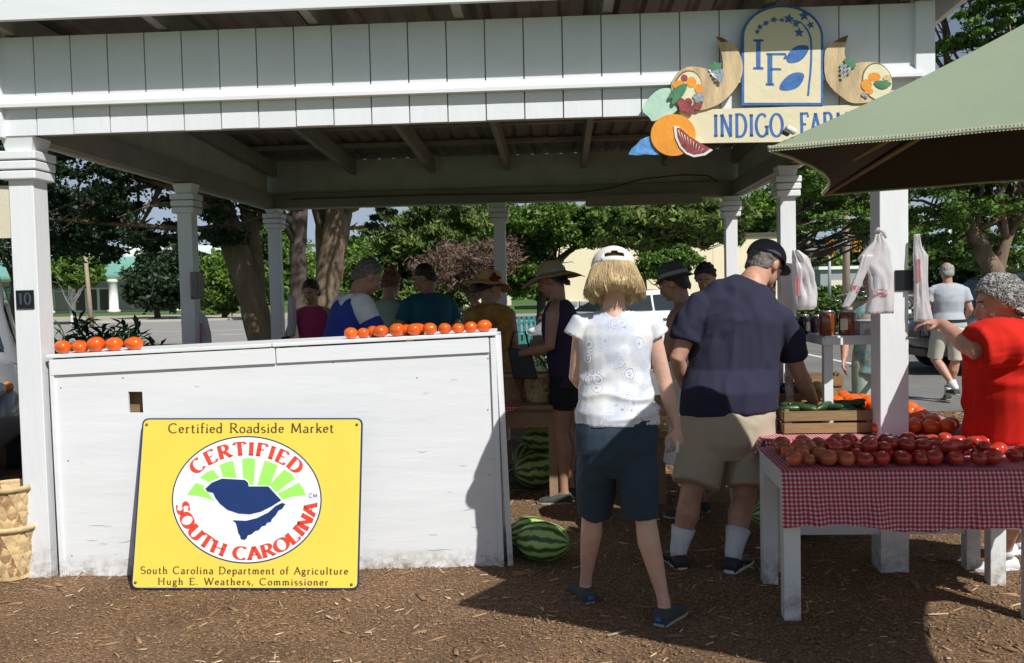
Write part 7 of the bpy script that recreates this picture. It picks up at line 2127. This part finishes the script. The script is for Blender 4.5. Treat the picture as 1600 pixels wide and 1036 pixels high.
for k in range(4): lg.sphere(c + Vector((.004 * math.cos(k * 1.6), .0, .006 * math.sin(k * 1.6))), (.005, .004, .006), 8, 6)
lg.build('embroidered_patch', 'sign_red', cp_, True, True)

# ---------------------------------------------------------------- grey haired woman in red
D2 = 4.42
J = dict(s=.93, hipL=P(1585, 690, 4.36), hipR=P(1585, 690, 4.56), kneeL=P(1580, 780, 4.36), kneeR=P(1588, 780, 4.66),
         ankL=P(1572, 866, 4.60), ankR=P(1590, 850, 4.86), toeL=(-1, -.1), toeR=(-1, .1),
         shL=P(1572, 528, 4.26), shR=P(1582, 520, 4.60), elL=P(1521, 549, 4.22), elR=P(1590, 600, 4.70), wrL=P(1470, 504, 4.52), wrR=P(1570, 650, 4.66),
         neck=P(1578, 506, D2), head=P(1558, 473, D2), hf=Vector((-.96, .12, -.24)), hu=Vector((0, 0, 1)), hdL=Vector((-1, .45, .05)), hnL=Vector((0, .3, -1)), curlL=.7)
r2_ = lambda py, cx, hw, w: (P(cx, py, D2), Vector((0, w, 0)), Vector((-hw * D2 / F, 0, 0)))
J['rings'] = [r2_(683, 1592, 80, .22), r2_(650, 1592, 79, .22), r2_(600, 1589, 74, .215), r2_(560, 1586, 68, .21), r2_(530, 1585, 58, .20), r2_(512, 1583, 44, .165), r2_(500, 1580, 26, .09)]
J['srings'] = [r2_(740, 1594, 66, .18), r2_(700, 1594, 76, .20), r2_(670, 1592, 76, .20)]
J['slvL'] = [(P(1590, 535, 4.32), .10), (P(1562, 535, 4.27), .115), (P(1540, 540, 4.24), .112), (P(1523, 543, 4.23), .098)]
J['slvR'] = [(P(1588, 525, 4.55), .09), (P(1584, 545, 4.62), .10), (P(1576, 575, 4.68), .09)]
J['legL'] = [(P(1590, 700, 4.36), .12), (P(1586, 760, 4.38), .105), (P(1582, 815, 4.42), .085)]
J['legR'] = [(P(1592, 700, 4.56), .12), (P(1590, 760, 4.62), .105), (P(1590, 815, 4.70), .085)]
root, Mx, s = person('grey curly haired woman in a loose red shirt reaching left towards the hanging bag', J,
    dict(vox=.0075, cvox=.0075, skin='skin_ruddy', top='red_cloth', bottom='white_cloth', wr=.020, wsc=(4.5, 6, 5.5), csm=2, shoe='shoe_white', solem='shoe_white', solet=.02, sock='sock', sockh=.12, leg=.95, arm=1.12, seed=5, bd=1, head_s=1.08, neck_r=.056))
hair_cap(root, Mx, s, 'hair_grey', low=-.03, puff=1.22, amp=.010, sc=48, seed=4, vox=.0055)
hair_cap(root, Mx, s * .985, 'hair_grey', low=-.035, puff=1.20, amp=.010, sc=110, seed=9, vox=.0055)
def curls(root, Mx, s, mat, n, rx, ry, rz, cy, cz, seed, r0=.009, keep=None, par=None):
    g = random.Random(seed); mb = MB(); R3 = Mx.to_3x3()
    for k in range(n):
        while True:
            d = Vector((g.gauss(0, 1), g.gauss(0, 1), g.gauss(0, 1))).normalized()
            q = Vector((d.x * rx, cy + d.y * ry, cz + d.z * rz))
            if q.y > .045 + (q.z - .045) and q.z < .09: continue
            if q.y > -.005 and q.z < .0: continue
            if q.z < -.085: continue
            break
        a = d.cross(Vector((g.gauss(0, 1), g.gauss(0, 1), g.gauss(0, 1)))).normalized(); b2 = d.cross(a)
        a = (a + d * g.uniform(-.6, .6)).normalized(); r = r0 * g.uniform(.6, 1.4); sw = g.uniform(2.5, 5.0); off = g.uniform(-.002, .006)
        pts = [Mx @ ((q + d * off + a * r * math.cos(sw * i / 6) + b2 * r * math.sin(sw * i / 6) + d * .004 * math.sin(i)) * s) for i in range(7)]
        mb.tube(pts, [.0009, .0014, .0016, .0016, .0015, .0012, .0006], 4)
    mb.build('hair_curls', mat, par or root, True, True, kind='stuff')
curls(root, Mx, s, 'hair_grey', 1500, .102, .113, .118, -.022, .020, 3)
mb = MB(); g = random.Random(3)
for k in range(7):
    c = P(1594 + g.uniform(-2, 6), 512 + k * 4.5, D2 - .20); mb.sphere(c + Vector((0, -.012, 0)), (.010, .006, .006), 8, 5)

# ---------------------------------------------------------------- walking man
J = std(1481, 11.2, 1.70, -12, lean=2, pitch=14, step=.0, el=((.07, -.02, -.27), (.08, -.02, -.27)), wr=((.06, .10, -.46), (.02, .16, -.44)))
J['ankL'] += Vector((-.02, -.20, .10)); J['kneeL'] += Vector((-.03, .06, .02)); J['ankL'] += Vector((.12, 0, 0)); J['ankR'] += Vector((-.03, .16, .0))
root, Mx, s = person('balding man in a grey polo and stone shorts walking away across the car park', J,
    dict(vox=.011, skin='skin_ruddy', top='grey_cloth', bottom='stone_cloth', hem=.05, hemf=.98, wr=.007, wsc=(6, 6, 4), shoe='shoe_grey', sock='sock', sockh=.18, belly=.05, bw=1.14, bd=1.1, seed=4))
hair_cap(root, Mx, s, 'hair_grey', bald=.005, seed=6, vox=.008, amp=.004)
mb = MB(); pel = (J['hipL'] + J['hipR']) / 2 + Vector((0, 0, .10)); rr = (J['hipR'] - J['hipL']).normalized(); ff = Vector((-rr.y, rr.x, 0))
mb.ell([(pel, rr * .212, ff * .166), (pel + Vector((0, 0, .035)), rr * .210, ff * .164)], 24); mb.build('belt', 'belt', root, False, True)

# ---------------------------------------------------------------- shoppers in the shade
low_arms = dict(el=((.10, .03, -.27), (.10, .03, -.27)), wr=((.02, .26, -.36), (.02, .26, -.36)))
J = std(489, 9.0, 1.62, 176, lean=4, pitch=22, hyaw=-8, **low_arms)
root, Mx, s = person('dark haired woman in a magenta sleeveless top facing us behind the counter, farthest left', J,
    dict(vox=.010, skin='skin_tan', top='magenta_cloth', sleeve='none', bottom='khaki_cloth', hem=-.1, arm=.9, wr=.004))
hair_cap(root, Mx, s, 'hair_dark', low=-.03, puff=1.06, vox=.008)
mb = MB(); c = J['wrR'] + Vector((-.01, -.09, .05)); ph = mb.box(c, (.07, .012, .14), Matrix.Rotation(-.6, 3, 'X')).build('mobile_phone', 'black_plate', None, bevel=.006); tag(ph, 'dark mobile phone held by the woman in magenta', 'phone')

J = std(520, 6.25, 1.76, -62, lean=20, pitch=34, el=((.06, .10, -.26), (.08, .10, -.26)), wr=((.0, .30, -.36), (.02, .30, -.38)))
def raglan(root, shirt, ringat, s, rings):
    pass
root, Mx, s = person('grey haired man in a blue and white tee bowing his head at the counter', J,
    dict(vox=.0085, skin='skin_tan', top='blue_cloth', bottom='khaki_cloth', bw=1.12, bd=1.12, wr=.005, hem=-.08, seed=12))
hair_cap(root, Mx, s, 'hair_salt', low=-.02, seed=8, vox=.007)
# the white yoke and sleeve on his shoulders
mb = MB(); f = J['hf'].copy(); f.z = 0; f.normalize()
for sd_ in 'LR':
    sh, el = J['sh' + sd_], J['el' + sd_]
    mb.tube([J['neck'].lerp(sh, .35) + Vector((0, 0, .0)), sh.lerp(J['neck'], .12), sh + (el - sh) * .12, sh.lerp(el, .40)], [.062, .082, .083, .077], 18)
mb.tube([J['shL'].lerp(J['shR'], .2) - f * .045, J['shL'].lerp(J['shR'], .8) - f * .045], [.085, .085], 16)
me = remesh(mb, .008, 4, 'yoke'); put(me, 'yoke', 'white_cloth', root)

J = std(602, 8.0, 1.68, -14, lean=10, pitch=30, hyaw=-10, **low_arms)
root, Mx, s = person('woman in a mint green tank top with her auburn hair up, behind the counter', J,
    dict(vox=.009, skin='skin_tan', top='mint_cloth', sleeve='none', bottom='stone_cloth', bw=1.12, bd=1.1, arm=1.05, wr=.004, hem=-.1))
hair_cap(root, Mx, s, 'hair_auburn', low=-.02, puff=1.05, vox=.008)
mb = MB(); mb.sphere(hm(Mx, 0, -.055, .115), (.048, .048, .05), 16, 10); me = remesh(mb, .007, 1, 'bun'); put(me, 'hair_bun', 'hair_auburn', root)

J = std(676, 7.9, 1.74, 28, lean=12, pitch=26, hyaw=48, **low_arms)
root, Mx, s = person('dark haired man in a teal polo shirt turned left behind the counter', J,
    dict(vox=.009, skin='skin_tan', top='teal_cloth', bottom='khaki_cloth', bw=1.10, bd=1.15, wr=.005))
hair_cap(root, Mx, s, 'hair_dark', low=-.015, vox=.008)

J = std(762, 7.42, 1.62, -8, lean=6, pitch=30, hyaw=-55, el=((.05, .02, -.27), (.04, .0, -.27)), wr=((.0, .22, -.40), (-.02, .20, -.42)))
root, Mx, s = person('woman in a yellow and orange sleeveless top wearing a straw hat with a dark flower', J,
    dict(vox=.0085, skin='skin_tan', top='orange_cloth', sleeve='none', bottom='khaki_cloth', bkind='skirt', hemz=.45, bw=1.2, arm=1.05, head_s=1.12, wr=.004, hem=-.1))
hair_cap(root, Mx, s, 'hair_dark', low=-.05, puff=1.08, vox=.008)
brim_hat(root, Mx, s * .95, 'straw', brim=.175, crown=.085, band=None, wav=.018, droop=.035, flower=(.105, -.02, .022), tilt=.30)

J = std(880, 6.35, 1.66, 74, lean=5, pitch=24, el=((.05, .02, -.27), (.06, .06, -.26)), wr=((.0, .25, -.32), (.02, .28, -.30)))
root, Mx, s = person('woman in a dark purple tank and black shorts with a wide floppy brown straw hat', J,
    dict(vox=.0085, skin='skin_tan', top='purple_cloth', sleeve='none', bottom='black_cloth', hemf=.55, hem=-.1, arm=.95, leg=.95, wr=.004))
hair_cap(root, Mx, s, 'hair_dark', low=-.05, puff=1.05, vox=.008)
brim_hat(root, Mx, s * .95, 'straw_brown', brim=.22, crown=.085, band='hat_olive_light', wav=.02, droop=.05, tilt=.25)
c = J['wrL'] + Vector((-.02, .02, -.02))
hb_ = thing('handbag', 'black handbag held at the waist by the woman in the floppy straw hat', 'handbag', tuple(c))
MB().hexa([(-.03, -.05, -.16), (.14, -.05, -.16), (.14, .05, -.16), (-.03, .05, -.16), (-.07, -.03, .07), (.10, -.03, .03), (.10, .03, .03), (-.07, .03, .07)]).build('body', 'purse', hb_, bevel=.01)
MB().tube([(-.05, 0, .06), (-.02, 0, .17), (.06, 0, .17), (.09, 0, .03)], .007, 7).build('handle', 'purse', hb_, True)

J = std(1084, 5.85, 1.62, 62, lean=10, pitch=20, **low_arms)
root, Mx, s = person('person in a dark olive brimmed hat and pale skirt behind the man in navy', J,
    dict(vox=.009, skin='skin_tan', top='white_cloth', sleeve='none', bottom='white_cloth', bkind='skirt', hemz=.36, wr=.004, hem=-.05))
hair_cap(root, Mx, s, 'hair_dark', vox=.008)
brim_hat(root, Mx, s * .93, 'hat_olive', brim=.135, crown=.10, band='hat_olive_light', wav=.008, droop=.015, tilt=.1)

J = std(1105, 7.6, 1.66, 160, lean=8, pitch=24, **low_arms)
root, Mx, s = person('dark curly haired person just peeking over the shoulder of the man in navy', J,
    dict(vox=.010, skin='skin_tan', top='stone_cloth', bottom='khaki_cloth', wr=.004))
hair_cap(root, Mx, s, 'hair_dark', puff=1.12, amp=.012, vox=.008)

J = std(1366, 7.3, 1.58, 150, lean=3, pitch=20, hyaw=0, el=((.06, .0, -.27), (.06, .0, -.27)), wr=((.02, .16, -.42), (.06, .10, -.46)))
root, Mx, s = person('grey haired woman in a flowered blouse and sage trousers behind the hanging bags', J,
    dict(vox=.010, skin='skin_ruddy', top='floral_cloth', bottom='sage_pants', bkind='pants', hemf=1.8, wr=.005, hem=-.12, bw=1.05))
hair_cap(root, Mx, s, 'hair_grey', puff=1.08, amp=.008, vox=.008)
